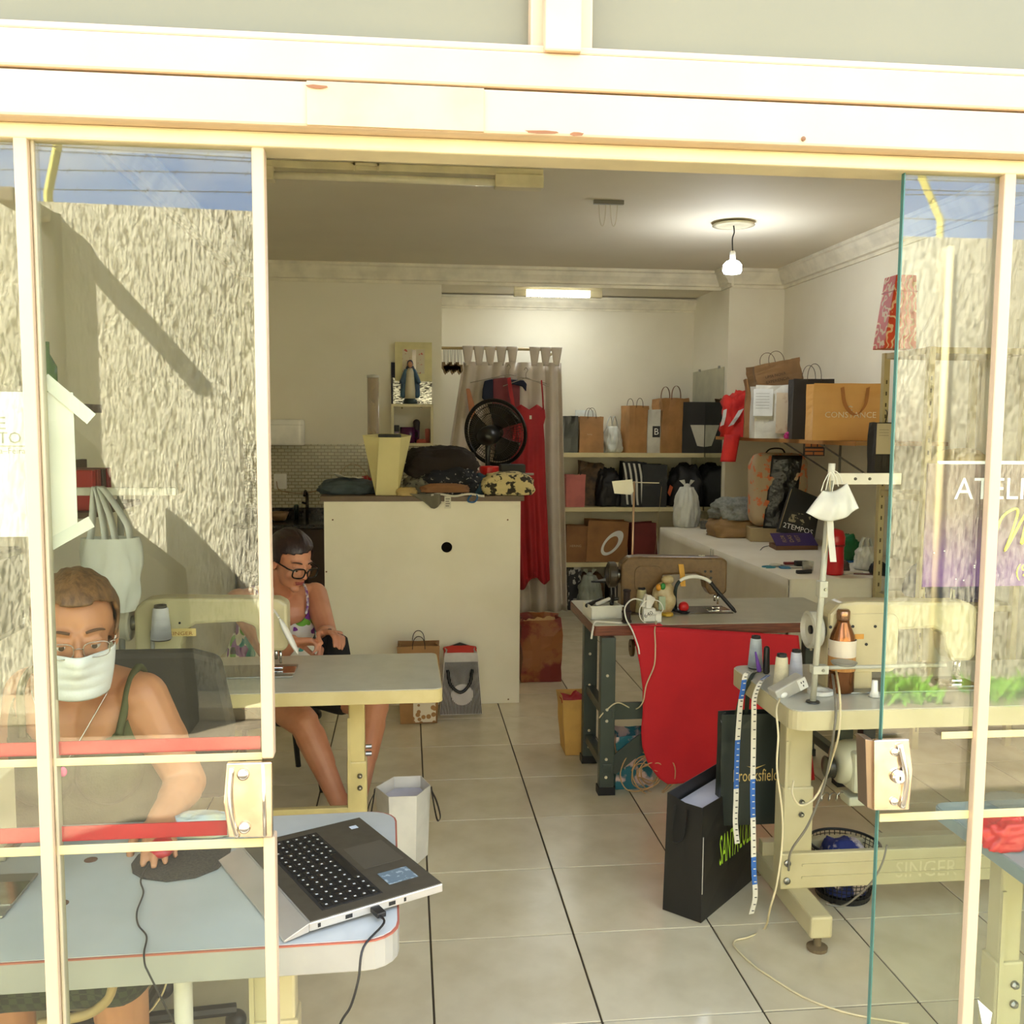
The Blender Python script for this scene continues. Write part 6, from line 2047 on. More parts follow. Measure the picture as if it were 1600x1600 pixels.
SV = thing('statuette', 'small robed religious statuette in white and blue', 'statuette', (ps.x, YB - 0.1, zt3))
hs_ = at_y(641, 563, YB - 0.1).z - zt3
k_ = hs_ / 0.33
MB().lathe([(0.05 * k_, 0), (0.055 * k_, 0.01 * k_), (0.045 * k_, 0.035 * k_), (0.02 * k_, 0.05 * k_)], 18).build('base', mat('dark_green_base', (34, 52, 48), 0.5), SV, smooth=True)
MB().lathe([(0.04 * k_, 0.04 * k_), (0.042 * k_, 0.1 * k_), (0.034 * k_, 0.18 * k_), (0.03 * k_, 0.24 * k_), (0.016 * k_, 0.27 * k_)], 18).build('white_robe', mat('ivory_robe', (206, 198, 170), 0.5), SV, smooth=True)
mb = MB()
for s in (-1, 1):
    mb.cap((s * 0.032 * k_, 0.006, 0.25 * k_), 0.016 * k_, (s * 0.060 * k_, -0.01, 0.17 * k_), 0.020 * k_)
    mb.cap((s * 0.045 * k_, 0.01, 0.20 * k_), 0.022 * k_, (s * 0.05 * k_, 0.01, 0.07 * k_), 0.026 * k_)
mb.build('blue_mantle', mat('blue_mantle', (70, 108, 126), 0.5, col2=(34, 48, 80), nscale=5), SV, smooth=True)
mb = MB()
mb.ell((0, 0, 0.30 * k_), (0.019 * k_, 0.02 * k_, 0.026 * k_))
mb.build('head', mat('statue_skin', (190, 136, 100), 0.5), SV, smooth=True)
mb = MB().ell((0, 0.008 * k_, 0.306 * k_), (0.024 * k_, 0.022 * k_, 0.029 * k_))
mb.ell((0, 0.014 * k_, 0.26 * k_), (0.035 * k_, 0.018 * k_, 0.04 * k_))
mb.build('veil', mat('navy_veil', (36, 42, 66), 0.5), SV, smooth=True)
for s in (-1, 1):
    MB().ell((s * 0.066 * k_, -0.016, 0.165 * k_), (0.008 * k_, 0.008 * k_, 0.012 * k_)).build('hand', mat('statue_skin'), SV, smooth=True)
# ================================================================== NICHE: CURTAIN, DRESSES
yr = YB + 0.13
zr = at_y(780, 545, yr).z
rx1 = at_y(876, 548, yr).x
RD = thing('curtain_rail', 'pale wooden curtain rail across the changing corner', 'rail', (XK, yr, zr))
MB().tube([(0.0, 0, 0), (rx1 - XK, 0, 0), (rx1 - XK, 0.02, 0), (rx1 - XK, YN - yr - 0.002, 0)], 0.012, 10).build('rod', mat('pale_wood_rod', (190, 168, 120), 0.5), RD, smooth=True)
CU = thing('curtain', 'pinkish white pleated changing curtain with tab top', 'curtain', (XK, yr, 0.04))
M_CURT = mat('pinkish_white_voile', (206, 196, 184), 0.85, col2=(198, 186, 172), nscale=5)
xa0, xb0 = at_y(722, 560, yr).x - XK, rx1 - XK + 0.01
xa1, xb1 = at_y(694, 800, yr).x - XK, at_y(887, 940, yr).x - XK
zt_c = zr - 0.04 + 0.012


def curtain(u, v):
    e = min(1.0, v * 2.2)
    x = (xa0 + (xa1 - xa0) * e) * (1 - u) + (xb0 + (xb1 - xb0) * v) * u
    amp = 0.018 + 0.030 * v
    y = amp * math.sin(u * PI * 15 + 0.6 * math.sin(v * 3)) + 0.008 * math.sin(u * 61)
    z = zt_c * (1 - v) - 0.12 * (1 - v) + 0.0
    return (x + 0.006 * math.cos(u * PI * 15), y - 0.005, z)


MB().sheet(curtain, 150, 26).build('cloth', M_CURT, CU, smooth=True, solid=0.002)
for k in range(9):
    u = (k + 0.5) / 9
    if k == 5:
        continue
    x = xa0 + (xb0 - xa0) * u
    wdt = (xb0 - xa0) / 9 * 0.96

    def tab(uu, vv, x=x, wdt=wdt):
        w = wdt * (1.04 - 0.55 * vv)
        return (x + (uu - .5) * w, -0.018 - 0.012 * math.sin(uu * PI) + 0.012 * vv, zt_c + 0.006 - 0.155 * vv)
    MB().sheet(tab, 8, 8).build('tab', M_CURT, CU, smooth=True, solid=0.004)

# key chains / charms on the rail
for k in range(11):
    px = 693 + k * 2.7
    p = at_y(px, 549, yr - 0.02)
    R = thing('hanging_charm', 'metal charm strand %s on the curtain rail' % ['first from the kitchen wall', 'second from the kitchen wall', 'third from the kitchen wall', 'fourth from the kitchen wall', 'fifth from the kitchen wall', 'in the middle of the row', 'fifth from the curtain', 'fourth from the curtain', 'third from the curtain', 'second from the curtain', 'nearest the curtain'][k], 'charm', (p.x, yr - 0.02, zr - 0.014), 0, 'charms hanging on the curtain rail')
    L = 0.10 + 0.03 * ((k * 7) % 4) / 3
    MB().tube([(0, 0, 0), (0.003 * (-1) ** k, 0, -L)], 0.0025, 5).build('chain', M_STEEL, R)
    MB().prism([(-0.014, 0), (0.014, 0), (0.016, -0.05), (0, -0.075), (-0.016, -0.05)], 0, 0.004, Matrix.Translation((0, 0, -L)) @ FLAT).build('tag', mat('bronze_charm', (112, 92, 66), 0.4, 0.6), R)

yd = yr - 0.10


def hanger(label, px, py, half, y, mcol=(150, 140, 120), name='clothes_hanger'):
    p = at_y(px, py, y)
    s = y / F
    R = thing(name, label, 'hanger', (p.x, y, p.z))
    hm = mat('hanger_%d' % mcol[0], mcol, 0.4)
    MB().tube([(-half * s, 0, -0.07), (0, 0, 0), (half * s, 0, -0.07)], 0.004, 6).build('arms', hm, R)
    MB().tube(smooth_pts([(0, 0, 0), (0, 0, 0.035), (0.015, 0.005, 0.06), (0.0, 0.02, 0.08), (-0.015, 0.02, 0.06)], 5), 0.003, 6).build('hook', hm, R)
    return R


hanger('pale hanger holding the mauve and navy tops', 795, 585, 60, yd)
hanger('pale hanger holding the red dress', 822, 590, 36, yd - 0.05)


def garment(name, label, outline, y, m, th=0.03, cat='garment'):
    q = [at_y(px, py, y) for px, py in outline]
    c = sum(q, Vector()) / len(q)
    o = MB().prism([(p.x - c.x, p.z - c.z) for p in q], -th / 2, th / 2, FLAT).build(name, m, loc=(c.x, y, c.z), bevel=0.008)
    return tag(o, label, cat)


garment('mauve_top', 'mauve top hanging behind the fan', [(770, 592), (790, 590), (812, 600), (812, 660), (808, 715), (775, 715), (768, 650)], yd - 0.0, mat('mauve_cloth', (128, 60, 66), 0.85))
garment('navy_sleeveless_garment', 'navy sleeve piece hanging left of the mauve top', [(757, 595), (770, 592), (771, 625), (762, 630), (753, 622), (754, 608)], yd - 0.02, mat('navy_cloth', (26, 30, 50), 0.85))
garment('navy_collar', 'navy collar piece hanging between mauve top and red dress', [(797, 593), (818, 594), (823, 600), (822, 612), (816, 604), (799, 600)], yd - 0.03, mat('navy_cloth'))
garment('peach_strap_top', 'peach strap garment hanging at the left of the fan', [(728, 607), (734, 607), (743, 640), (740, 662), (734, 650)], yd, mat('peach_cloth', (196, 132, 96), 0.85), 0.02)
DR = thing('red_dress', 'long red strappy dress hanging before the white curtain', 'dress', (at_y(828, 700, yd - 0.06).x, yd - 0.06, 0))
M_REDD = mat('red_chiffon', (168, 30, 36), 0.7, col2=(150, 24, 32), nscale=6)
keys = [(640, 801, 851), (652, 803, 852), (664, 804, 849), (690, 800, 851), (760, 796, 853), (850, 800, 857), (915, 806, 859)]


def dress(u, v):
    t = v * (len(keys) - 1)
    i = min(len(keys) - 2, int(t))
    f = t - i
    py = keys[i][0] + (keys[i + 1][0] - keys[i][0]) * f
    xa_ = keys[i][1] + (keys[i + 1][1] - keys[i][1]) * f
    xb_ = keys[i][2] + (keys[i + 1][2] - keys[i][2]) * f
    if v == 0:
        py += 6 * math.sin(u * 2 * PI) ** 2 * 0 - 0
    py2 = py + (8 * (1 - abs(2 * ((u * 2) % 1) - 1)) * -1 if v < 0.02 else 0)
    if v > 0.99:
        py2 = py - 12 * u + 8 * math.sin(u * 9)
    p = at_y(xa_ + (xb_ - xa_) * u, py2, yd - 0.06)
    k = max(0, v - 0.3)
    return (p.x - DR.location.x, -0.03 * math.sin(u * PI) + 0.03 * k * math.sin(u * PI * 7) , p.z)


MB().sheet(dress, 44, 30).build('skirt_and_bodice', M_REDD, DR, smooth=True, solid=0.006)
for pts in (((795, 590), (798, 612), (803, 640)), ((846, 594), (848, 620), (849, 640)), ((826, 652), (836, 646), (849, 640))):
    q = [at_y(x, y, yd - 0.075) - DR.location for x, y in pts]
    ribbon(q, 0.03 if pts[0][0] == 795 else 0.012, (1, 0, 0.2)).build('strap', M_REDD, DR, solid=0.004)
MB().box(Vector(at_y(829, 652, yd - 0.1) - DR.location), (0.018, 0.002, 0.03)).build('care_label', M_PAPER, DR)

# ================================================================== NICHE SHELVES, MIRROR
YSF = 8.20
shz = [at_y(960, 708, YSF).z, at_y(960, 793, YSF).z, at_y(960, 879, YSF).z]
M_SHELF = mat('shelf_board', (214, 202, 158), 0.5, col2=(206, 193, 148), nscale=4)
for k, z in enumerate(shz):
    R = thing('wall_shelf', ['top cream shelf board in the niche', 'middle cream shelf board in the niche', 'lowest cream shelf board in the niche'][k], 'shelf', (1.18, YSF, z), 0, 'shelf boards in the niche')
    xe = XN - 0.012 - 1.18 if k < 2 else at_y(1000, 880, YSF).x - 1.18
    MB().span(0, xe, 0, YN - YSF - 0.001, -0.03, 0).build('board', M_SHELF, R)
    MB().span(0, xe, -0.012, 0, -0.036, 0.002).build('front_lip', M_SHELF, R, bevel=0.002)
ZS0, ZS1, ZS2 = [z + 0.003 for z in shz]
MR = thing('wall_mirror', 'frameless tall mirror on the niche side wall', 'mirror', (XN, (YCOL + YN) / 2, 0))
my0 = YCOL + 0.07 - (YCOL + YN) / 2
my1 = YN - 0.03 - (YCOL + YN) / 2
zmt = at_x(1105, 578, XN).z
MB().span(-0.007, -0.001, my0, my1, 0.80, zmt).build('mirror_glass', mat('mirror_silver', (205, 208, 196), 0.01, 1.0), MR)
for yy in (my0 + 0.12, my1 - 0.2):
    MB().box((-0.008, yy, zmt + 0.004), (0.014, 0.025, 0.02)).build('clip', M_STEEL, MR)

KR = (176, 130, 82)
g1 = 'bags on the top niche shelf'
g2 = 'bags on the middle niche shelf'
g3 = 'bags on the lowest niche shelf'
Yt = YSF + 0.03
bag('small glossy black bag at the left end of top niche shelf', 881, 903, 650, 706, Yt, 0.12, (20, 20, 20), handles='none', zb=ZS0, group=g1, m=mat('glossy_black_paper', (18, 18, 18), 0.3))
plastic_bag('white plastic bundle behind the first kraft bag', 889, 942, 630, 706, Yt + 0.19, 0.15, seed=3, ears=False, zb=ZS0, group=g1)
b = bag('first kraft bag with thin rope handles on top shelf', 905, 943, 651, 706, Yt, 0.13, KR, zb=ZS0, group=g1, tw=0.94)
bag_text(b, 'hering', (206, 186, 150), -0.04, b['h'] * 0.48, height=0.016)
plastic_bag('white knotted plastic bag between the kraft bags', 943, 975, 650, 706, Yt, 0.16, seed=5, ears=True, zb=ZS0, group=g1)
bag('second kraft bag with leaning rope handle on top shelf', 975, 1014, 634, 706, Yt, 0.17, (180, 134, 84), zb=ZS0, group=g1, rz=0.25, hh=0.08)
b = bag('white bag with black letter B on top shelf', 1012, 1031, 640, 706, Yt - 0.01, 0.12, (206, 204, 192), zb=ZS0, group=g1, handles='none')
MB().span(-0.015, 0.05, -0.068, -0.062, b['h'] * 0.36, b['h'] * 0.62).build('black_square', M_BLACK, b)
lettering('B', mat('print_white', (230, 230, 225), 0.6), b, Matrix.Translation((0.0, -0.0695, b['h'] * 0.42)) @ FLAT, height=0.055)
bag('large crumpled kraft bag with tall strap handles on top shelf', 1027, 1076, 622, 709, Yt - 0.02, 0.22, (172, 126, 76), zb=ZS0, group=g1, handles='strap', hcol=(120, 80, 44), hh=0.12, crumple=0.022, rz=0.15)
b = bag('dark bag with white triangle patch beside the mirror', 1066, 1101, 628, 706, Yt - 0.02, 0.2, (40, 38, 34), zb=ZS0, group=g1, handles='none')
MB().prism([(-0.035, b['h'] * 0.55), (0.09, b['h'] * 0.55), (0.09, b['h'] * 0.12), (0.03, b['h'] * 0.14)], 0, 0.002, Matrix.Translation((0, -0.106, 0)) @ FLAT).build('white_patch', M_PAPER, b)
# middle shelf
b = bag('pink paper bag at the left of the middle niche shelf', 885, 913, 742, 792, Yt, 0.13, (198, 112, 106), zb=ZS1, group=g2, handles='none', fill=(206, 190, 150), tw=1.1)
bag('brown patterned bag leaning behind the pink bag', 900, 934, 722, 792, Yt + 0.14, 0.14, (84, 62, 36), zb=ZS1, group=g2, handles='none', crumple=0.02, tilt=0.12, m=mat('brown_pattern', (96, 72, 42), 0.6, col2=(48, 34, 20), nscale=14))
lump('black_bag', 'slouching black bag in the middle niche shelf', 'bag', Vector((at_y(950, 790, Yt + .12).x, Yt + 0.13, ZS1)), (0.22, 0.20, 0.32), mat('soft_black', (26, 24, 24), 0.6), 21, 0.18, group=g2)
b = bag('black sports bag with white stripes on the middle shelf', 970, 1006, 722, 793, Yt - 0.01, 0.18, (28, 27, 27), zb=ZS1, group=g2, handles='none', tilt=0.06, crumple=0.012)
for k in range(4):
    x = -b['w'] * 0.36 + k * b['w'] * 0.22
    pts = [(x + 0.07 * (t - 0.5) + 0.008 * math.sin(t * 5), -b['d'] / 2 - 0.012, b['h'] * (0.97 - 0.92 * t)) for t in [i / 8 for i in range(9)]]
    ribbon(pts, 0.018, (1, 0, 0)).build('white_stripe', mat('stripe_white', (200, 198, 190), 0.7), b, solid=0.002)
bag('plain charcoal bag right of the striped bag', 1003, 1041, 726, 794, Yt - 0.03, 0.2, (44, 45, 44), zb=ZS1, group=g2, handles='none', crumple=0.004)
lump('black_backpack', 'soft black backpack with orange piece beside the mirror', 'bag', Vector((at_y(1074, 792, Yt + .05).x, Yt + 0.12, ZS1)), (0.32, 0.28, 0.36), mat('soft_black'), 25, 0.15, group=g2)
o = MB().prism([(0, 0), (0.02, 0.07), (0.045, 0.05), (0.02, -0.03)], 0, 0.01, FLAT).build('orange_patch', mat('orange_cloth', (196, 92, 50), 0.7), loc=at_y(1043, 770, Yt - 0.05))
tag(o, 'small orange cloth piece between black bags', 'cloth')
# lowest shelf
b = bag('plain brown bag at the left of the lowest niche shelf', 885, 920, 822, 877, Yt, 0.15, (148, 102, 60), zb=ZS2, group=g3, handles='none')
bag_text(b, 'HERING', (196, 170, 130), -0.07, b['h'] * 0.42, height=0.02)
b = bag('large brown bag with white oval emblem on lowest shelf', 916, 979, 814, 877, Yt - 0.02, 0.18, (156, 108, 62), zb=ZS2, group=g3, handles='none', tilt=0.04)
pts = []
for i in range(40):
    t = i / 39
    a = 0.4 + t * 2 * PI * 1.0
    rad = 0.105
    u_, v_ = rad * math.cos(a) * 1.25, rad * math.sin(a) * 0.62
    ca, sa = math.cos(0.9), math.sin(0.9)
    pts.append((0.04 + u_ * ca - v_ * sa, -b['d'] / 2 - 0.008, b['h'] * 0.47 + u_ * sa + v_ * ca))
mb = MB()
vv = []
for i, p in enumerate(pts):
    p = Vector(p)
    cpt = Vector((0.04, p.y, b['h'] * 0.47))
    wd = 0.35 - 0.12 * math.cos(2 * PI * i / 39 - 2.6)
    vv += [p, p.lerp(cpt, wd)]
mb.add(vv, [(2 * i, 2 * i + 1, 2 * i + 3, 2 * i + 2) for i in range(39)])
mb.build('oval_emblem', mat('print_white'), b, solid=0.001)
bag('dark red bag at the right of the lowest niche shelf', 988, 1027, 818, 884, Yt - 0.06, 0.16, (112, 36, 30), zb=ZS2, group=g3, handles='none', tilt=-0.05)
# under the lowest shelf, on the floor
yfl = YSF + 0.1
mpat = mat('black_white_print', (40, 38, 38), 0.6, col2=(176, 172, 164), nscale=18, nmix=(0.55, 0.58))
bag('black and white printed bag on the floor beside the curtain', 888, 907, 886, 938, yfl - 0.1, 0.2, (40, 38, 38), zb=0.002, m=mpat, handles='none')
plastic_bag('cloudy stuffed plastic bag under the niche shelves', 906, 944, 893, 954, 7.95, 0.24, m=M_CLEAR_BAG, seed=8, ears=False, knot=True, zb=0.002)
lump('brown_box', 'brown cardboard bundle under the lowest niche shelf', 'box', V(at_y(926, 940, 8.4).x, 8.45, 0.002), (0.2, 0.2, 0.3), mat('brown_card', (112, 78, 50), 0.7), 30, 0.05, sq=0.35)
bag('dark striped tote under the lowest niche shelf', 952, 988, 884, 955, 8.22, 0.2, (30, 28, 28), zb=0.002, handles='none', m=mat('dark_stripes', (26, 25, 25), 0.7, col2=(150, 148, 140), tex='wave', nscale=9, nmix=(0.75, 0.8), detail=2.0))
plastic_bag('white knotted carrier bag before the niche mirror', 1058, 1098, 752, 818, 7.55, 0.2, seed=11, ears=False, knot=True, zb=0.782)

# ================================================================== BAGS ON THE FLOOR
b = bag('crumpled brown and red bag on the floor behind counter', 815, 876, 968, 1066, at_z(845, 1066, 0).y, 0.22, (128, 66, 36), zb=0.002, handles='none', crumple=0.03, m=mat('brown_red_print', (150, 92, 48), 0.55, col2=(120, 34, 26), nscale=6, nmix=(0.48, 0.56)), fill=(190, 150, 90))
b = bag('kraft bag with white damask print under the table', 626, 683, 1010, 1130, at_z(655, 1131, 0).y, 0.14, (164, 120, 70), zb=0.002, tw=1.15, hcol=(60, 44, 30), hh=0.07)
MB().span(-0.03, 0.09, -b['d'] / 2 - 0.012, -b['d'] / 2 - 0.008, 0.01, 0.14).build('damask_print', mat('damask', (168, 124, 74), 0.65, col2=(226, 214, 190), tex='voronoi', nscale=34, nmix=(0.42, 0.46)), b)
b = bag('black and white striped bag with red lining on the floor', 688, 753, 1020, 1117, at_z(720, 1117, 0).y, 0.16, (220, 214, 208), zb=0.002, handles='none', tw=0.78, crumple=0.004)
nst = 26
mst = mat('black_stripe_ink', (32, 28, 30), 0.6)
for i in range(nst):
    u = (i + 0.5) / nst - 0.5
    w0, w1 = b['w'] * u, b['w'] * u * 0.78
    hw_ = b['w'] / nst * 0.26
    yy = -b['d'] / 2 - 0.006
    MB().add([(w0 - hw_, yy, 0.004), (w0 + hw_, yy, 0.004), (w1 + hw_ * .8, yy, b['h'] - 0.05), (w1 - hw_ * .8, yy, b['h'] - 0.05)], [(0, 1, 2, 3)]).build('stripe', mst, b, solid=0.0008)
MB().sheet(lambda u, v: ((u - .5) * b['w'] * 0.80, -b['d'] / 2 * (0.9 - 1.7 * v), b['h'] - 0.05 + 0.05 * v * (1 + 0.2 * math.sin(u * PI)) + 0.0), 10, 6).build('red_lining', mat('red_lining', (206, 50, 40), 0.6), b, solid=0.003)
MB().tube([(-b['w'] * 0.4, b['d'] * 0.42, b['h'] - 0.02), (0, b['d'] * 0.45, b['h'] + 0.01), (b['w'] * 0.4, b['d'] * 0.42, b['h'] - 0.02)], 0.014, 8).build('black_rim', M_BLACK, b, smooth=True)
pts = smooth_pts([(-0.075, -0.1, b['h'] - 0.09), (-0.06, -0.105, b['h'] - 0.17), (-0.005, -0.108, b['h'] - 0.215), (0.045, -0.105, b['h'] - 0.17), (0.06, -0.1, b['h'] - 0.09)], 5)
MB().tube(pts, 0.009, 8).build('handle', M_BLACK, b, smooth=True)
MB().lathe([(0.06, 0), (0.06, 0.002)], 28, Matrix.Translation((0.005, -0.089, b['h'] * 0.33)) @ FLAT).build('round_label', mat('white_label', (206, 200, 198), 0.6), b)
# white hexagonal bag
zw = 0.002
pw_ = at_z(640, 1352, 0)
yw = pw_.y + 0.08
WB = thing('paper_bag', 'white faceted paper bag with black handles on the floor', 'bag', (at_y(637, 1300, yw).x, yw, zw), 0)
sw = yw / F
hW = at_y(637, 1228, yw).z - zw
hexo = [(-50, 0.0), (-29, -0.1), (14, -0.1), (36, 0.0), (22, 0.10), (-22, 0.10)]
vv = [((x * 0.88) * sw, y * 0.85, 0) for x, y in hexo] + [(x * sw, y, hW) for x, y in hexo]
MB().add(vv, [(0, 1, 2, 3, 4, 5)] + [(i, (i + 1) % 6, 6 + (i + 1) % 6, 6 + i) for i in range(6)]).build('body', mat('white_card', (220, 216, 206), 0.45), WB, solid=0.003)
MB().add([((x * 0.92) * sw, y * 0.92, hW * 0.84) for x, y in hexo], [tuple(range(6))]).build('tissue_paper', mat('lilac_white', (206, 206, 222), 0.7), WB)
for s, xx in ((1, 38), (-1, -52)):
    pts = smooth_pts([(xx * sw, -0.03, hW - 0.01), ((xx + s * 8) * sw, -0.035, hW - 0.05), ((xx + s * 14) * sw, -0.03, hW - 0.11), ((xx + s * 9) * sw, -0.02, hW - 0.125), ((xx + s * 3) * sw, 0.0, hW - 0.06), (xx * sw, 0.01, hW - 0.01)], 5)
    ribbon(pts, 0.012, (0.3, 1, 0)).build('handle', M_BLACK, WB, solid=0.002)
# yellow bag
b = bag('yellow card bag with red cloth behind the green table leg', 884, 924, 1092, 1178, at_z(905, 1180, 0).y, 0.16, (206, 162, 84), zb=0.002, handles='none', tw=1.35, td=1.2, fill=(170, 26, 34))
# teal floral bag with string tangle
yt_ = at_z(985, 1233, 0).y
b = bag('teal floral bag on the floor beside the green stand', 962, 1020, 1150, 1233, yt_, 0.14, (36, 96, 104), zb=0.002, handles='none', m=mat('teal_floral', (40, 104, 112), 0.6, col2=(206, 176, 160), nscale=16, nmix=(0.52, 0.6)), crumple=0.012)
cst = at_z(1000, 1232, 0.0)
pts = []
rs = random.Random(5)
for i in range(46):
    t = i / 45
    a = t * 2 * PI * 6.5
    rr3 = 0.075 + 0.03 * math.sin(a * 0.37)
    pts.append(V(cst.x + 0.02 + rr3 * math.cos(a) * 0.9 + 0.03 * math.sin(t * 9), cst.y - 0.05 + 0.02 * math.sin(a * 1.3), 0.085 + rr3 * math.sin(a) * 0.85 + 0.012 * math.sin(a * 2.2)))
wire('string_tangle', 'tangled tan string beside the teal floral bag', pts, 0.0028, mat('jute', (190, 150, 100), 0.8), n=5, cat='string')
# black SANTA LOLLA bag
k0 = at_z(1095, 1443, 0)
k1 = at_z(1047, 1424, 0)
k2 = at_z(1176, 1375, 0)
dirw = (k2 - k0)
ww = dirw.length
rz_b = math.atan2(dirw.y, dirw.x)
dd_ = 0.14
SB = thing('paper_bag', 'black paper bag with neon green lettering on the floor', 'bag', (k0 + dirw / 2 + Vector((-math.sin(rz_b), math.cos(rz_b), 0)) * dd_ / 2) + V(0, 0, 0.002), rz_b)
hB = at_y(1095, 1265, k0.y).z
M_BB = mat('black_bag_paper', (30, 28, 26), 0.4, bump=0.06, bscale=14)
ring8 = [(-.5, -.5), (0, -.5), (.5, -.5), (.5, 0), (.5, .5), (0, .5), (-.5, .5), (-.5, 0)]
vv = []
for t in (0, 0.3, 0.65, 1.0):
    for i, (a, c_) in enumerate(ring8):
        x = a * ww * (1.0 - 0.02 * t)
        y = c_ * dd_ * (1 - 0.1 * t)
        if i in (3, 7):
            x *= 1 - 0.02 * t
        if i == 1:
            y += 0.012 * t
        z = hB * t + (0.02 if (t == 1 and i in (4, 5, 6)) else 0) - (0.015 if (t == 1 and i == 1) else 0)
        vv.append((x, y, z))
fs = [tuple(range(8))]
for j in range(3):
    for i in range(8):
        fs.append((j * 8 + i, j * 8 + (i + 1) % 8, (j + 1) * 8 + (i + 1) % 8, (j + 1) * 8 + i))
MB().add(vv, fs).build('body', M_BB, SB, solid=0.002)
MB().span(-ww * 0.46, ww * 0.46, -dd_ * 0.3, dd_ * 0.4, hB * 0.80, hB * 0.93).build('tissue_paper', mat('lilac_white'), SB)
lettering('SANTA', mat('neon_green', (170, 214, 50), 0.5), SB, Matrix.Translation((-ww * 0.22, -dd_ / 2 - 0.007, hB * 0.40)) @ FLAT, width=ww * 0.36, height=hB * 0.27)
lettering('LOLLA', mat('neon_green'), SB, Matrix.Translation((ww * 0.17, -dd_ / 2 - 0.007, hB * 0.42)) @ FLAT, width=ww * 0.30, height=hB * 0.27)
ribbon(smooth_pts([(-ww / 2 - 0.004, 0.03, hB * 0.97), (-ww / 2 - 0.02, 0.03, hB * 0.8), (-ww / 2 - 0.018, 0.03, hB * 0.66), (-ww / 2 - 0.008, 0.0, hB * 0.7), (-ww / 2 - 0.003, -0.01, hB * 0.95)], 5), 0.008, (0, 1, 0)).build('handle', M_BLACK, SB, solid=0.002)
MB().box((-ww / 2 + 0.002, -dd_ / 2 - 0.001, hB * 0.5), (0.003, 0.002, hB * 0.5)).build('worn_edge', mat('worn_white', (170, 166, 158), 0.7), SB)
# Brooksfield bag
yk = 3.04
b = bag('dark green bag with gold lettering hanging from the table edge', 1124, 1228, 1116, 1290, yk, 0.05, (34, 40, 36), handles='none', crumple=0.006, fill=(206, 206, 216), m=mat('dark_green_paper', (36, 42, 38), 0.35))
bag_text(b, 'Brooksfield', (196, 168, 100), -b['w'] * 0.32, b['h'] * 0.40, width=b['w'] * 0.66, height=0.042)
for k_, dy_ in ((-0.03, 0.0), (0.02, 0.05)):
    q = [at_y(x, y, yk + dy_) - b.location for x, y in ((1160 + 300 * k_, 1120), (1164 + 200 * k_, 1090), (1170, 1066))] + [at_z(1178, 1052, 0.766) - b.location, at_z(1190, 1050, 0.766) - b.location]
    ribbon(smooth_pts(q, 5), 0.018, (1, 0.3, 0)).build('handle', mat('olive_ribbon', (52, 60, 44), 0.7), b, solid=0.002)
MB().add([(-0.03, -b['d'] / 2 - 0.008, b['h'] * 0.54), (0, -b['d'] / 2 - 0.008, b['h'] * 0.51), (0.035, -b['d'] / 2 - 0.008, b['h'] * 0.55), (0, -b['d'] / 2 - 0.008, b['h'] * 0.525)], [(0, 1, 2, 3)]).build('bird_emblem', mat('print_196_168_100'), b, solid=0.0006)
# waste basket
yw2 = at_z(1318, 1443, 0).y + 0.19
WK = thing('waste_basket', 'black mesh waste basket under the front right table', 'basket', (at_y(1316, 1400, yw2).x, yw2, 0.002))
hK = at_y(1316, 1318, yw2).z
r0_, r1_ = 0.088, 0.118
mesh_b = MB()
for k in range(40):
    a = 2 * PI * k / 40
    mesh_b.tube([(r0_ * math.cos(a), r0_ * math.sin(a), 0), (r1_ * math.cos(a), r1_ * math.sin(a), hK)], 0.0016, 4)
for j in range(14):
    t = j / 13
    r_ = r0_ + (r1_ - r0_) * t
    mesh_b.tube([(r_ * math.cos(2 * PI * k / 28), r_ * math.sin(2 * PI * k / 28), hK * t) for k in range(28)], 0.0014, 4, closed=True)
mesh_b.build('mesh_wall', M_BLACK, WK)
MB().tube([(r1_ * math.cos(2 * PI * k / 36), r1_ * math.sin(2 * PI * k / 36), hK) for k in range(36)], 0.005, 8, closed=True).build('rim', M_BLACK, WK, smooth=True)
MB().lathe([(r0_, 0), (r0_ + 0.006, 0.02), (r0_ - 0.004, 0.02)], 28).build('bottom_band', M_BLACK, WK)
lump('scrap_cloth', 'blue and white fabric scraps in the waste basket', 'scraps', V(WK.location.x, yw2, 0.024), (0.155, 0.155, 0.17), mat('scrap_mix', (40, 50, 110), 0.85, col2=(190, 176, 170), nscale=16, nmix=(0.5, 0.56)), 33, 0.12)
# ================================================================== LONG TABLE WITH WHITE CLOTH (right, back)
ZLT = 0.78
q0, q1 = at_z(1035, 826, ZLT), at_z(1234, 906, ZLT)
xlt = (q0.x + q1.x) / 2
ylt0, ylt1 = q1.y, YCOL - 0.03
LT = thing('cutting_table', 'long cutting table under a white cloth by the right wall', 'table', (xlt, ylt0, 0))
lw_, ll_ = XR - 0.02 - xlt, ylt1 - ylt0
MB().span(0.02, lw_, 0.02, ll_, ZLT - 0.04, ZLT - 0.004).build('tabletop', mat('plain_board', (190, 170, 130), 0.6), LT)
for a_ in (0.08, lw_ - 0.08):
    for c_ in (0.08, ll_ - 0.08):
        MB().span(a_ - 0.025, a_ + 0.025, c_ - 0.025, c_ + 0.025, 0, ZLT - 0.04).build('leg', mat('plain_board'), LT)
TCL = thing('tablecloth', 'white cloth draped over the long cutting table', 'tablecloth', (xlt, ylt0, 0))
M_CLOTHW = mat('white_table_cloth', (222, 216, 200), 0.8, col2=(214, 207, 189), nscale=3)


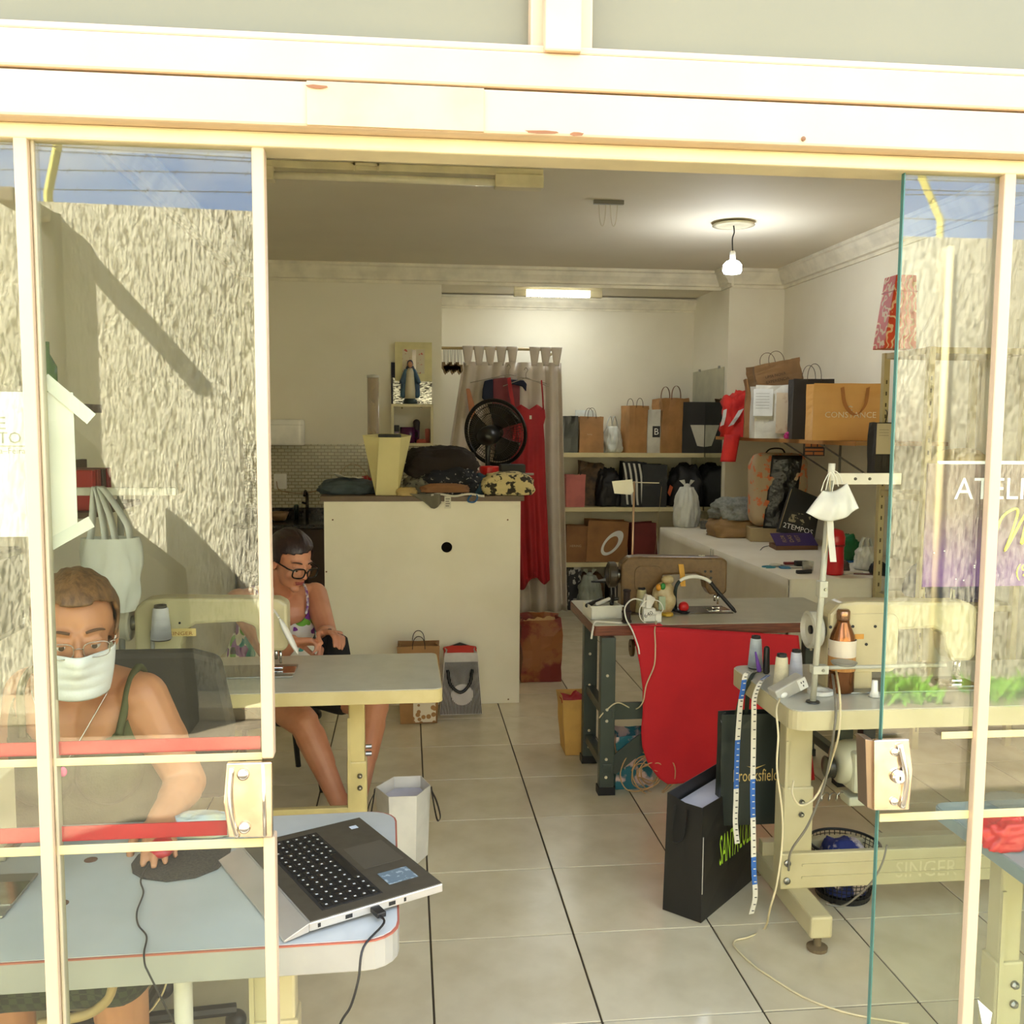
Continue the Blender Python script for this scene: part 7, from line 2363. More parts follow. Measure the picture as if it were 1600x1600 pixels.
def cl_side(u, v):      # left side drop
    y = u * ll_
    return (0.0 - (0.006 + 0.022 * v) * (1 + math.sin(u * 70 + math.sin(u * 23) * 2)) * v - 0.004, y, ZLT + 0.003 - 0.62 * v)


def cl_front(u, v):
    x = u * lw_
    return (x, -0.004 - (0.018 * v) * (1 + math.sin(u * 26 + 1)) * v, ZLT + 0.003 - 0.62 * v)


MB().span(-0.004, lw_, -0.004, ll_, ZLT - 0.001, ZLT + 0.004).build('cloth_top', M_CLOTHW, TCL)
MB().sheet(cl_side, 110, 10).build('cloth_side', M_CLOTHW, TCL, smooth=True, solid=0.003)
MB().sheet(cl_front, 50, 10).build('cloth_front', M_CLOTHW, TCL, smooth=True, solid=0.003)
ZTT = ZLT + 0.005


def lt(px, py):
    p = at_z(px, py, ZTT)
    return Vector((p.x, p.y, ZTT))


# the knotted white bag of the niche rests at the far end of this table
# tan bag with grey sweater
p = lt(1162, 838)
lump('kraft_bag', 'flattened tan bag under the grey sweater', 'bag', p + V(0, 0.05, 0), (0.48, 0.34, 0.16), mat('tan_bag_paper', (150, 118, 76), 0.7), 40, 0.10, sq=0.45)
lump('grey_sweater', 'grey melange sweater heaped on the tan bag', 'clothes', p + V(0.02, 0.05, 0.13), (0.46, 0.30, 0.15), mat('grey_melange', (140, 142, 136), 0.9, col2=(116, 118, 112), nscale=50), 41, 0.26, folds=2.2)
lump('yellow_floral_cloth', 'yellow floral cloth edge in front of the tan bag', 'cloth', lt(1190, 840) + V(0.02, -0.06, 0), (0.28, 0.08, 0.05), mat('yellow_floral', (190, 176, 90), 0.85, col2=(150, 140, 96), nscale=60, nmix=(0.48, 0.54)), 42, 0.12)
o = MB().lathe([(0.055, 0), (0.06, 0.055), (0.058, 0.06), (0.05, 0.05), (0.045, 0.01), (0.005, 0.01)], 20).build('clear_bowl', mat('grey_clear_plastic', (120, 116, 108), 0.25, alpha=0.7), loc=lt(1105, 826), smooth=True)
tag(o, 'small grey clear bowl at the far end of the cutting table', 'bowl')
# printed cushion bag with shiny black panel
yb4 = 6.6
mcush = mat('peach_leaf_print', (176, 156, 128), 0.8, col2=(206, 116, 80), nscale=20, nmix=(0.54, 0.58))
pc = at_y(1222, 795, yb4)
CSH = thing('printed_bag', 'peach leaf print bag with shiny black panel on the table', 'bag', (pc.x, yb4 + 0.1, ZTT + 0.10), -0.2)
hC_ = at_y(1222, 708, yb4).z - ZTT - 0.10
vv = MB().ell((0, 0, 0), (1, 1, 1), None, 36, 24)
nv = []
for q in vv.v:
    s = Vector((math.copysign(abs(q.x) ** 0.35, q.x), q.y, math.copysign(abs(q.z) ** 0.35, q.z)))
    k = 1 + 0.06 * noise.noise(q * 3)
    nv.append(Vector((s.x * 0.205 * k, s.y * 0.10 * k, (s.z + 1) / 2 * hC_)))
vv.v = nv
vv.build('body', mcush, CSH, smooth=True)
MB().sheet(lambda u, v: (-0.06 + 0.21 * u - 0.05 * v, -0.108 + 0.03 * abs(u - .5) + 0.004 * math.sin(v * 21 + u * 9), hC_ * (0.97 - 1.0 * v)), 12, 16).build('black_panel', mat('shiny_black_film', (24, 23, 26), 0.25, bump=0.8, bscale=26), CSH, smooth=True, solid=0.012)
o = CSH
MB().tube(smooth_pts([(-0.1, 0, hC_ - 0.02), (-0.06, 0, hC_ + 0.025), (0.02, 0, hC_ + 0.028), (0.05, 0, hC_ - 0.01)], 6), 0.006, 6).build('handle', M_BLACK, CSH)
o = MB().box((0, 0, 0.048), (0.40, 0.24, 0.096)).build('cardboard_box', mat('plain_card', (170, 150, 110), 0.8), loc=(pc.x, yb4 + 0.1, ZTT), rz=-0.2, bevel=0.004)
tag(o, 'low cardboard box under the peach print bag', 'box')
# black 2 TEMPOS bag leaning, purple bag lying
p = lt(1248, 858)
TBG = thing('paper_bag', 'black bag with white lettering leaning on the printed bag', 'bag', p + V(0.03, 0.14, 0.07), -0.1)
TBG.rotation_euler = (-0.25, 0.26, -0.1)
MB().prism([(-0.13, 0), (0.13, 0), (0.12, 0.30), (-0.10, 0.33)], 0, 0.05, Matrix.Translation((0, 0.025, 0)) @ FLAT).build('body', mat('black_tote', (24, 24, 20), 0.6), TBG, bevel=0.006)
lettering('2TEMPOS', mat('print_white'), TBG, Matrix.Translation((-0.105, -0.0265, 0.035)) @ FLAT, width=0.21, height=0.035)
MB().tube([(-0.125, -0.026, 0.02), (-0.1, -0.026, 0.31)], 0.002, 5).build('piping', mat('tan_piping', (170, 150, 110), 0.6), TBG)
MB().span(-0.08, 0.07, -0.0265, -0.0255, 0.085, 0.16).build('printed_motif', mat('motif', (40, 38, 30), 0.7, col2=(150, 140, 110), nscale=30, nmix=(0.54, 0.58)), TBG)
p = lt(1250, 861)
PBG = thing('paper_bag', 'purple shop bag lying flat on the cutting table', 'bag', p + V(0, 0.05, 0), 0)
MB().prism([(-0.145, 0), (0.145, 0), (0.14, 0.19), (-0.12, 0.19)], 0.0, 0.03).build('side', mat('brown_gusset', (120, 84, 56), 0.6), PBG)
MB().sheet(lambda u, v: (-0.145 + 0.29 * u, -0.004 + 0.12 * v, 0.03 + 0.07 * v), 6, 4).build('front', mat('purple_paper', (62, 46, 92), 0.5), PBG, solid=0.003)
Mt = Matrix.Translation((0.06, 0.0, 0.034)) @ Matrix.Rotation(math.radians(31), 4, 'X')
for k, t_ in enumerate(('VEST', 'DAS', 'FLOR')):
    lettering(t_, mat('gold_print', (176, 150, 96), 0.5), PBG, Mt @ Matrix.Translation((-0.02 - 0.05 * k, 0.03, 0.002)) @ Matrix.Rotation(PI / 2, 4, 'Z'), width=0.075, height=0.028)
# red canister behind the pole
p = lt(1302, 897)
o = thing('red_canister', 'tall red canister with round lid near the lamp pole', 'canister', p)
MB().lathe([(0.052, 0), (0.054, 0.01), (0.052, 0.15), (0.056, 0.17), (0.058, 0.21), (0.045, 0.245), (0.01, 0.255)], 28).build('body', mat('red_enamel', (186, 26, 34), 0.3), o, smooth=True)
MB().lathe([(0.0555, 0.158), (0.0585, 0.165), (0.0555, 0.172)], 28, cap=False).build('lid_seam', mat('dark_red_seam', (120, 16, 22), 0.4), o)
# green cloth, white carrier bag, black bag end
lump('green_bag', 'green crumpled bag beside the red canister', 'bag', lt(1330, 880) + V(0, 0.12, 0), (0.20, 0.14, 0.15), mat('green_plastic', (26, 104, 56), 0.5), 50, 0.28)
p = lt(1360, 893)
plastic_bag('white carrier bag at the right end of the cutting table', 1344, 1378, 842, 885, p.y + 0.02, 0.14, seed=14, ears=True, zb=ZTT)
lump('black_pouch', 'black pouch at the far right of the cutting table', 'pouch', lt(1374, 898), (0.10, 0.08, 0.07), mat('soft_black'), 51, 0.2)
# glass jar
p = lt(1262, 892)
o = thing('glass_jar', 'small glass jar of pins on the cutting table', 'jar', p)
MB().lathe([(0.03, 0), (0.032, 0.01), (0.032, 0.055), (0.028, 0.055), (0.026, 0.008)], 20, cap=False).build('glass', mat('jar_glass', (180, 176, 160), 0.1, alpha=0.35), o, smooth=True)
MB().lathe([(0.025, 0.004), (0.025, 0.03), (0.01, 0.034)], 14).build('pins', mat('dark_pins', (70, 64, 58), 0.5), o)
# small tools on the table
tools = [('scissors', 'blue handled scissors at the left of the tools', (1212, 886), 0.3, (58, 130, 150)), ('scissors', 'white handled scissors among the tools', (1225, 884), -0.5, (206, 200, 186)), ('scissors', 'light blue handled scissors beside the glass jar', (1240, 888), -0.2, (60, 120, 160))]
for nm, lab, (px, py), rz_, cc in tools:
    R = thing(nm, lab, 'scissors', lt(px, py), rz_, 'scissors on the cutting table')
    for s in (-1, 1):
        MB().tube([(0.03 * math.cos(a) - 0.05, s * 0.018 + 0.016 * math.sin(a), 0.004) for a in [2 * PI * k / 14 for k in range(14)]], 0.004, 6, closed=True).build('handle_ring', mat('tool_%d_%d' % cc[:2], cc, 0.4), R)
        MB().prism([(-0.02, s * 0.003), (0.07, s * 0.001), (0.0, s * 0.012)], 0.002 + 0.001 * s, 0.004 + 0.001 * s).build('blade', M_STEEL, R)
for nm, lab, cat, (px, py), sz_, cc, rz_ in (
        ('pen_case', 'black pen case in front of the glass jar', 'case', (1256, 896), (0.09, 0.025, 0.02), (30, 26, 24), 0.1),
        ('red_box', 'small dark red box behind the scissors', 'box', (1234, 882), (0.07, 0.03, 0.015), (110, 26, 30), -0.1),
        ('black_case', 'flat black case behind the glass jar', 'case', (1252, 884), (0.08, 0.04, 0.03), (28, 28, 28), 0.0),
        ('blue_ruler', 'bright blue plastic ruler beside the green bag', 'ruler', (1335, 878), (0.16, 0.035, 0.01), (40, 110, 180), 0.35),
        ('pencil', 'brown pencil at the right of the cutting table', 'pencil', (1350, 898), (0.11, 0.008, 0.008), (96, 56, 44), -0.3),
        ('clear_tray', 'pale folded paper beside the red canister', 'paper', (1330, 896), (0.12, 0.05, 0.012), (206, 198, 180), 0.1)):
    o = MB().box((0, 0, sz_[2] / 2), sz_).build(nm, mat('%s_paint' % nm, cc, 0.45), loc=lt(px, py), rz=rz_, bevel=min(sz_) * 0.2)
    tag(o, lab, cat)
lump('pin_cushion', 'dark pin cushion right of the red canister', 'pin cushion', lt(1319, 893), (0.05, 0.05, 0.06), mat('dark_tin', (84, 72, 60), 0.5, 0.3), 55, 0.2)
wire('wire_hook', 'thin dark wire loop on the left of the cutting table', [lt(1188, 860) + V(0, 0, 0.003), lt(1194, 855) + V(0, 0, 0.003), lt(1210, 853) + V(0, 0, 0.004), lt(1225, 858) + V(0, 0, 0.004)], 0.002, M_BLACK, cat='wire')

# ================================================================== RIGHT WALL SHELF
ZRS = at_y(1300, 687, 6.0).z
XRS = 2.50
RSy0, RSy1 = 5.18, YCOL - 0.01
RS = thing('wall_shelf', 'wooden wall shelf with bags on the right wall', 'shelf', (XRS, RSy0, ZRS))
MB().span(0, XR - XRS - 0.001, 0, RSy1 - RSy0, -0.022, 0).build('board', mat('tan_board', (170, 130, 80), 0.5), RS)
MB().span(-0.004, 0, 0, RSy1 - RSy0, -0.024, 0.002).build('front_edge', mat('orange_board_edge', (176, 126, 70), 0.5), RS)
for yy in (0.75, 1.35):
    MB().tube([(XR - XRS - 0.01, yy, -0.32), (XR - XRS - 0.01, yy, -0.023)], 0.009, 4).build('bracket', mat('grey_bracket', (120, 116, 108), 0.4), RS)
    MB().tube([(XR - XRS - 0.012, yy, -0.28), (0.12, yy, -0.025)], 0.006, 4).build('bracket_strut', mat('grey_bracket'), RS)
zR = ZRS + 0.003
g4 = 'bags on the right wall shelf'
# red jersey hanging over the shelf end
yj = 7.12
cj = at_y(1146, 680, yj)
lump('red_jersey', 'red jersey with white stripes heaped at the shelf end', 'clothes', V(at_y(1147, 680, yj).x + 0.08, yj, zR), (0.36, 0.24, 0.33), mat('red_jersey', (214, 44, 36), 0.7, col2=(190, 32, 34), nscale=8), 60, 0.3, folds=2.0)


def sleeve(u, v):
    return ((u - .5) * 0.11 + 0.03 * (1 - v), -0.02 * math.sin(u * PI) - 0.01, -0.20 * v)


o = MB().sheet(sleeve, 10, 10).build('red_sleeve', mat('red_jersey'), None, loc=V(at_y(1128, 690, yj).x, yj - 0.13, ZRS + 0.02), smooth=True, solid=0.02)
tag(o, 'red jersey sleeve hanging over the shelf edge', 'clothes')
for k, (pa, pb) in enumerate((((1133, 640), (1128, 665)), ((1158, 640), (1142, 665)))):
    A, B = at_y(*pa, yj - 0.135), at_y(*pb, yj - 0.15)
    o = ribbon([A, A.lerp(B, .5) + V(0, -0.012, 0), B], 0.045 if k else 0.03, (1, 0, 0.4)).build('jersey_stripe', mat('pale_stripe', (206, 204, 200), 0.7), bpy.data.objects['red_jersey'], solid=0.003)
    o.matrix_parent_inverse = Matrix.Translation(-bpy.data.objects['red_jersey'].location)
b = bag('tall kraft bag standing behind the red jersey', 1165, 1205, 592, 680, 6.75, 0.2, (150, 110, 66), zb=zR, group=g4, handles='none', crumple=0.02, rz=-0.3)
b = bag('kraft bag lying on top of the shelf bags', 1184, 1256, 562, 600, 6.6, 0.16, (128, 96, 60), group=g4, hh=0.09, tilt=-0.22, hcol=(90, 66, 44), crumple=0.012)
b.location.z = at_y(1220, 603, 6.6).z
bag_text(b, 'UMA NOVA', (60, 44, 30), -b['w'] * 0.30, b['h'] * 0.42, height=0.02)
bag_text(b, 'EXPERIENCIA', (60, 44, 30), -b['w'] * 0.30, b['h'] * 0.20, height=0.02)
bag('wide kraft bag supporting the lying bag on the shelf', 1210, 1264, 596, 680, 6.72, 0.2, (150, 104, 62), zb=zR, group=g4, handles='none', rz=-0.1)
b = bag('white bag with printed sheets pinned on the shelf', 1180, 1238, 602, 680, 6.3, 0.16, (214, 212, 204), zb=zR, group=g4, handles='none', crumple=0.012, rz=-0.15)
MB().span(-b['w'] * 0.56, -b['w'] * 0.02, -b['d'] / 2 - 0.018, -b['d'] / 2 - 0.016, b['h'] * 0.42, b['h'] * 0.93).build('pinned_sheet', mat('white_sheet', (222, 224, 224), 0.7), b)
for k in range(6):
    MB().span(-b['w'] * 0.5, -b['w'] * 0.12, -b['d'] / 2 - 0.0188, -b['d'] / 2 - 0.0182, b['h'] * (0.84 - 0.055 * k), b['h'] * (0.845 - 0.055 * k)).build('printed_line', mat('grey_print'), b)
MB().span(b['w'] * 0.08, b['w'] * 0.45, -b['d'] / 2 - 0.014, -b['d'] / 2 - 0.012, b['h'] * 0.1, b['h'] * 0.86).build('printed_panel', mat('photo_print', (206, 190, 166), 0.5, col2=(160, 110, 76), nscale=9, nmix=(0.56, 0.7)), b)
lump('magenta_ribbon', 'small magenta ribbon in front of the white bag', 'ribbon', V(at_y(1233, 675, 6.1).x, 6.1, zR), (0.06, 0.04, 0.045), mat('magenta', (176, 30, 110), 0.5), 61, 0.2)
b = bag('black bag with orange label and rope handles on shelf', 1240, 1306, 592, 682, 5.95, 0.16, (38, 33, 30), zb=zR, group=g4, hh=0.11, hcol=(80, 66, 54), rz=-0.2)
MB().span(0.0, 0.09, -b['d'] / 2 - 0.010, -b['d'] / 2 - 0.007, b['h'] * 0.40, b['h'] * 0.50).build('orange_label', mat('orange_label', (190, 112, 44), 0.5), b)
b = bag('wide tan bag with white shoe shop lettering on shelf', 1272, 1384, 599, 686, 5.45, 0.15, (196, 144, 76), zb=zR, group=g4, handles='none', crumple=0.005, rz=-0.12, m=mat('tan_gloss_paper', (220, 170, 100), 0.4, col2=(208, 156, 88), nscale=3))
bag_text(b, 'CONSTANCE', (236, 226, 200), -b['w'] * 0.34, b['h'] * 0.40, width=b['w'] * 0.70, height=0.034)
MB().tube([(0.0 + 0.013 * math.cos(a), -b['d'] / 2 - 0.009, b['h'] * 0.56 + 0.013 * math.sin(a)) for a in [0.5 + 5.2 * k / 16 for k in range(17)]], 0.004, 6).build('ring_emblem', mat('print_236_226_200'), b)
pts = smooth_pts([(-0.05, -b['d'] / 2 - 0.008, b['h'] * 0.93), (-0.03, -b['d'] / 2 - 0.012, b['h'] * 0.62), (0.03, -b['d'] / 2 - 0.013, b['h'] * 0.45), (0.085, -b['d'] / 2 - 0.012, b['h'] * 0.62), (0.10, -b['d'] / 2 - 0.008, b['h'] * 0.93)], 5)
ribbon(pts, 0.022, (1, 0, 0.4)).build('handle', mat('tan_strap', (176, 116, 62), 0.6), b, solid=0.002)
# orange black sign under the shelf
sg = at_x(1272, 700, XR - 0.005)
yS = 6.05
c = at_y(1272, 700, yS)
SGN = thing('small_sign', 'orange and black framed sign hanging below the shelf', 'sign', (c.x, yS, c.z), -0.15)
sS = yS / F
MB().span(-17 * sS, 17 * sS, -0.004, 0.004, -13 * sS, 14 * sS).build('board', mat('sign_black', (40, 32, 30), 0.6), SGN)
for x0_, x1_, z0_, z1_ in ((-14.5, -6, 2, 11.5), (-4, 4, 2, 11.5), (6, 14.5, 2, 11.5), (-14.5, 14.5, -4.5, -1), (-14.5, -2, -11, -6.5), (0, 14.5, -11, -6.5)):
    MB().span(x0_ * sS, x1_ * sS, -0.0065, -0.0035, z0_ * sS, z1_ * sS).build('orange_panel', mat('sign_orange', (190, 112, 60), 0.6), SGN)
MB().tube([(0, 0, 14 * sS), (0, 0.02, ZRS - 0.023 - c.z)], 0.002, 4).build('hanging_wire', M_STEEL, SGN)

# ================================================================== STEEL RACK (right, behind the glass door)
yk1 = ylt0 - 0.05
yk0 = yk1 - 0.44
xk0 = at_y(1383, 600, yk1).x
zk1 = at_y(1383, 552, yk1).z
RK = thing('steel_rack', 'cream slotted steel rack along the right wall', 'rack', (xk0, yk0, 0))
kwd = XR - 0.03 - xk0
M_RACK = mat('rack_cream', (190, 176, 132), 0.5)
for x in (0, kwd):
    for y in (0, yk1 - yk0):
        up = MB().span(x - 0.016, x + 0.016, y - 0.016, y + 0.016, 0, zk1).build('upright', M_RACK, RK)
        if x == 0:
            for j in range(30):
                MB().box((x, y - 0.0165, 0.1 + j * 0.06), (0.008, 0.001, 0.02)).build('slot', mat('slot_dark', (90, 80, 56), 0.8), up)
for z in (0.15, 0.72, 1.27, zk1 - 0.002):
    MB().span(-0.01, kwd + 0.01, -0.01, yk1 - yk0 + 0.01, z - 0.03, z).build('shelf', M_RACK, RK)
zk2 = zk1 + 0.001
# orange damask bag on the rack
c = at_y(1397, 552, yk0 + 0.2)
OB = thing('gift_box', 'orange and white damask box on top of the rack', 'box', (c.x + 0.0, yk0 + 0.2, zk2))
hO = at_y(1397, 432, yk0 + 0.2).z - zk2
mo = mat('orange_damask', (206, 66, 30), 0.6, col2=(230, 196, 160), tex='wave', nscale=11, nmix=(0.74, 0.80), detail=16.0)
MB().add([(-0.085, -0.06, 0), (0.085, -0.06, 0), (0.085, 0.06, 0), (-0.085, 0.06, 0), (-0.035, -0.06, hO), (0.07, -0.06, hO), (0.07, 0.06, hO), (-0.035, 0.06, hO)],
         [(0, 3, 2, 1), (4, 5, 6, 7), (0, 1, 5, 4), (1, 2, 6, 5), (2, 3, 7, 6), (3, 0, 4, 7)]).build('body', mo, OB, bevel=0.003)
MB().box((0.015, 0, hO * 0.78), (0.125, 0.124, 0.004)).build('fold_line', mat('orange_fold', (180, 56, 26), 0.6), OB)
b = bag('dark bag with paper note hung on the rack upright', 1367, 1390, 660, 745, yk1 - 0.10, 0.09, (44, 40, 36), handles='none')
MB().tube(smooth_pts([(b['w'] * 0.3, 0, b['h'] - 0.02), (b['w'] * 0.45, 0.0, b['h'] + 0.05), (b['w'] * 0.62, 0.06, b['h'] + 0.06), (b['w'] * 0.4, 0.07, b['h'] - 0.02)], 5), 0.003, 6).build('handle', M_BLACK, b)
MB().span(-b['w'] * 0.56, b['w'] * 0.4, -b['d'] / 2 - 0.012, -b['d'] / 2 - 0.010, b['h'] * 0.42, b['h'] * 0.98).build('paper_note', mat('beige_note', (196, 184, 156), 0.7), b)
for k in range(3):
    MB().span(-b['w'] * 0.4, b['w'] * 0.25, -b['d'] / 2 - 0.0128, -b['d'] / 2 - 0.0122, b['h'] * (0.86 - 0.05 * k), b['h'] * (0.866 - 0.05 * k)).build('printed_line', mat('grey_print'), b)
lump('folded_blanket', 'folded blue blanket on the rack shelf', 'cloth', V(xk0 + kwd * 0.5, yk0 + 0.22, 0.722), (0.36, 0.3, 0.2), mat('blue_blanket', (50, 60, 110), 0.9), 70, 0.1)
lump('folded_towel', 'folded beige towel on the rack shelf', 'cloth', V(xk0 + kwd * 0.62, yk0 + 0.22, 1.272), (0.28, 0.3, 0.22), mat('beige_cloth'), 71, 0.1)

# ================================================================== TABLE C: THINGS ON THE WOOD EDGED TABLE
ZC1 = ZCT + 0.002


def tc(px, py):
    p = at_z(px, py, ZC1)
    return Vector((p.x, p.y, ZC1))


# red cloth hanging over the front
q = [(984, 979), (1120, 984), (1245, 990), (1246, 1100), (1247, 1218), (1140, 1222), (1045, 1222), (1022, 1208), (1006, 1176), (1000, 1140), (1003, 1100), (1002, 1060), (996, 1020)]
yr_ = c0.y - 0.02
RCX = at_y(1110, 1100, yr_)
RC = thing('red_cloth', 'large plain red cloth hanging from the wood edged table', 'cloth', (RCX.x, yr_, 0))
left = [(984, 976), (992, 1005), (999, 1040), (1003, 1075), (1003, 1110), (1000, 1140), (1002, 1165), (1010, 1190), (1026, 1212), (1040, 1221)]


def red(u, v):
    t = v * (len(left) - 1)
    i = min(len(left) - 2, int(t))
    f = t - i
    x0_ = left[i][0] + (left[i + 1][0] - left[i][0]) * f
    y0_ = left[i][1] + (left[i + 1][1] - left[i][1]) * f
    x1_ = 1246 + 24 * v
    y1_ = 992 + (1216 - 992) * v
    px, py = x0_ + (x1_ - x0_) * u, y0_ + (y1_ - y0_) * u
    p = at_y(px, py, yr_)
    y = -0.006 - 0.014 * math.sin(u * 7 + v * 1.4) * v - 0.008 * math.sin(u * 15 + 1) * v * v
    return (p.x - RCX.x, y - 0.004, p.z)


MB().sheet(red, 50, 30).build('sheet', mat('red_cotton', (196, 22, 34), 0.75, col2=(186, 18, 32), nscale=5, bump=0.05, bscale=200), RC, smooth=True, solid=0.003)
# fold over the table top edge
p_l, p_r = at_y(984, 978, yr_), at_y(1034, 982, yr_)
MB().span(p_l.x - RCX.x, p_r.x - RCX.x, -0.012, 0.03, ZCT + 0.001, ZCT + 0.005).build('fold', mat('red_cotton'), RC)

# white tray of tools
p = tc(945, 967)
TY = thing('tool_tray', 'white plastic tray on the left end of wooden table', 'tray', p + V(0, 0.06, 0), 0.12)
w_, d_, h_ = 0.145, 0.13, 0.06
MB().prism(round_rect(-w_ / 2, w_ / 2, -d_ / 2, d_ / 2, 0.02), 0, 0.006).build('bottom', mat('tray_white', (222, 220, 206), 0.4), TY)
for (x0_, x1_, y0_, y1_) in ((-w_ / 2, w_ / 2, -d_ / 2, -d_ / 2 + 0.005), (-w_ / 2, w_ / 2, d_ / 2 - 0.005, d_ / 2), (-w_ / 2, -w_ / 2 + 0.005, -d_ / 2, d_ / 2), (w_ / 2 - 0.005, w_ / 2, -d_ / 2, d_ / 2)):
    MB().span(x0_, x1_, y0_, y1_, 0, h_).build('wall', mat('tray_white'), TY, bevel=0.0015)
MB().span(-w_ / 2 - 0.006, w_ / 2 + 0.006, -d_ / 2 - 0.006, -d_ / 2 + 0.002, h_ - 0.006, h_).build('rim', mat('tray_white'), TY, bevel=0.001)
for k, (x, y, rz_, L, cc, lab) in enumerate(((-0.03, 0.02, 0.6, 0.10, (24, 22, 22), 'black tool handle at the left of white tray'), (0.02, 0.03, -0.2, 0.11, (40, 38, 36), 'charcoal tool lying across the white tray'), (0.0, -0.015, 0.3, 0.06, (210, 206, 196), 'pale plug lying in the white tray'), (0.045, 0.0, 1.3, 0.08, (20, 20, 20), 'black tool at the right of white tray'))):
    o = MB().cap((-L / 2, 0, 0), 0.010, (L / 2, 0, 0.02), 0.008).build('hand_tool', mat('tool_col_%d' % cc[0], cc, 0.4), loc=TY.location + V(x, y, 0.052 + 0.004 * k), rz=rz_, smooth=True)
    tag(o, lab, 'tool', 'tools in the white tray')
# thread stand with pole, arms, cone, tag
p = tc(986, 950)
ysd = p.y
ST2 = thing('thread_stand', 'thread stand with tall pole and paper tag on wooden table', 'thread stand', p)
zp = at_y(990, 752, ysd).z - ZC1
MB().lathe([(0.05, 0), (0.05, 0.012), (0.02, 0.02)], 20).build('base', M_BLACK, ST2)
topx = at_y(991, 752, ysd).x - p.x
MB().tube([(0, 0, 0.01), (topx, 0, zp)], 0.005, 8).build('pole', mat('copper_rod', (196, 160, 130), 0.35, 0.4), ST2, smooth=True)
r_ = at_y(1030, 756, ysd).x - p.x
MB().tube([(topx - 0.01, 0, zp - 0.005), (r_, 0, zp - 0.008)], 0.0025, 6).build('guide_arm', mat('pale_rod', (200, 190, 170), 0.4), ST2)
MB().tube(smooth_pts([(r_, 0, zp - 0.008), (r_ + 0.012, 0, zp + 0.006), (r_ + 0.02, 0, zp - 0.012), (r_ + 0.010, 0, zp - 0.024)], 5), 0.0025, 6).build('guide_hook', M_BLACK, ST2)
tg = [(956, 752), (988, 749), (990, 768), (985, 773), (960, 771)]
q = [at_y(x, y, ysd - 0.008) - p for x, y in tg]
MB().prism([(v.x, v.z) for v in q], 0, 0.0015, Matrix.Translation((0, -0.008, 0)) @ FLAT).build('paper_tag', M_PAPER, ST2)
za_ = at_y(990, 908, ysd).z - ZC1
for sgn, pxs in ((-1, (925, 950, 985)), (1, (985, 1010, 1040))):
    xs = [at_y(x, 908, ysd).x - p.x for x in pxs]
    zz3 = [za_, za_ + 0.004, za_ - 0.002] if sgn < 0 else [za_, za_ - 0.016, za_ - 0.028]
    a_, b_, c_ = xs
    MB().add([(a_, 0, zz3[0]), (b_, -0.05, zz3[1]), (c_, 0, zz3[2]), (b_, 0.05, zz3[1])], [(0, 1, 2, 3)]).build('spool_arm', mat('stand_dark', (70, 66, 56), 0.5), ST2, solid=0.006)
    MB().tube([(a_, 0, zz3[0]), (b_, -0.05, zz3[1]), (c_, 0, zz3[2]), (b_, 0.05, zz3[1])], 0.005, 6, closed=True).build('arm_rim', M_BLACK, ST2)
for px, ya in ((1022, 880),):
    t0_ = at_y(px, ya, ysd) - p
    MB().tube([(r_ + 0.012, 0, zp - 0.02), t0_], 0.0008, 4).build('thread', mat('tan_thread', (150, 130, 96), 0.7), ST2)
zc_ = at_y(1022, 915, ysd).z
cp = at_y(1022, 915, ysd)
cone('ivory thread cone on the arm of the tall stand', Vector((cp.x, ysd, 0)), 0, zc_, 0.021, at_y(1022, 876, ysd).z - zc_, (212, 200, 158), top=(60, 44, 30))
# second cone + dark spools below
p2 = tc(1002, 958)
cone('ivory thread cone standing behind the power adapter', p2, 0, ZC1, 0.028, 0.12, (206, 198, 150))
for k, (px, py, r2, h2) in enumerate(((979, 972, 0.022, 0.05), (979, 966, 0.018, 0.13))):
    p3 = tc(px, py)
    o = MB().lathe([(r2, 0), (r2, 0.006), (r2 * .8, 0.01), (r2 * .8, h2 - 0.01), (r2, h2 - 0.006), (r2, h2)], 18).build('dark_spool', mat('dark_brown_thread', (44, 28, 22), 0.7), loc=p3, smooth=False)
    tag(o, ['short dark brown spool beside the white tray', 'tall dark brown spool beside the tall stand'][k], 'spool')
# stuffed clear bag of bits
p = tc(1040, 962)
R = thing('plastic_pouch', 'clear pouch of sewing bits before the brown machine', 'pouch', p + V(0, 0.03, 0))
mb = MB().ell((0, 0, 0.075), (0.058, 0.04, 0.078), None, 28, 18)
for q in mb.v:
    k = 1 + 0.14 * noise.noise((q.x * 30, q.y * 30, q.z * 20))
    q.x *= k
    q.y *= k
mb.build('body', mat('beige_pouch', (196, 180, 138), 0.35, col2=(168, 140, 96), nscale=24), R, smooth=True)
MB().ell((0.015, 0.0, 0.16), (0.03, 0.022, 0.022)).build('gathered_neck', mat('beige_pouch'), R, smooth=True)
MB().box((-0.02, -0.036, 0.06), (0.03, 0.012, 0.06)).build('green_card', mat('pale_green', (176, 190, 156), 0.6), R)
MB().ell((-0.015, -0.03, 0.135), (0.012, 0.01, 0.016)).build('green_bead', mat('green_bead', (50, 140, 60), 0.4), R, smooth=True)
MB().ell((-0.035, -0.028, 0.13), (0.012, 0.01, 0.016)).build('orange_bead', mat('orange_bead', (220, 150, 40), 0.4), R, smooth=True)
MB().lathe([(0.028, 0), (0.028, 0.012)], 16, Matrix.Translation((0.005, -0.036, 0.002))).build('yellow_lid', mat('yellow_lid', (226, 184, 60), 0.4), R)
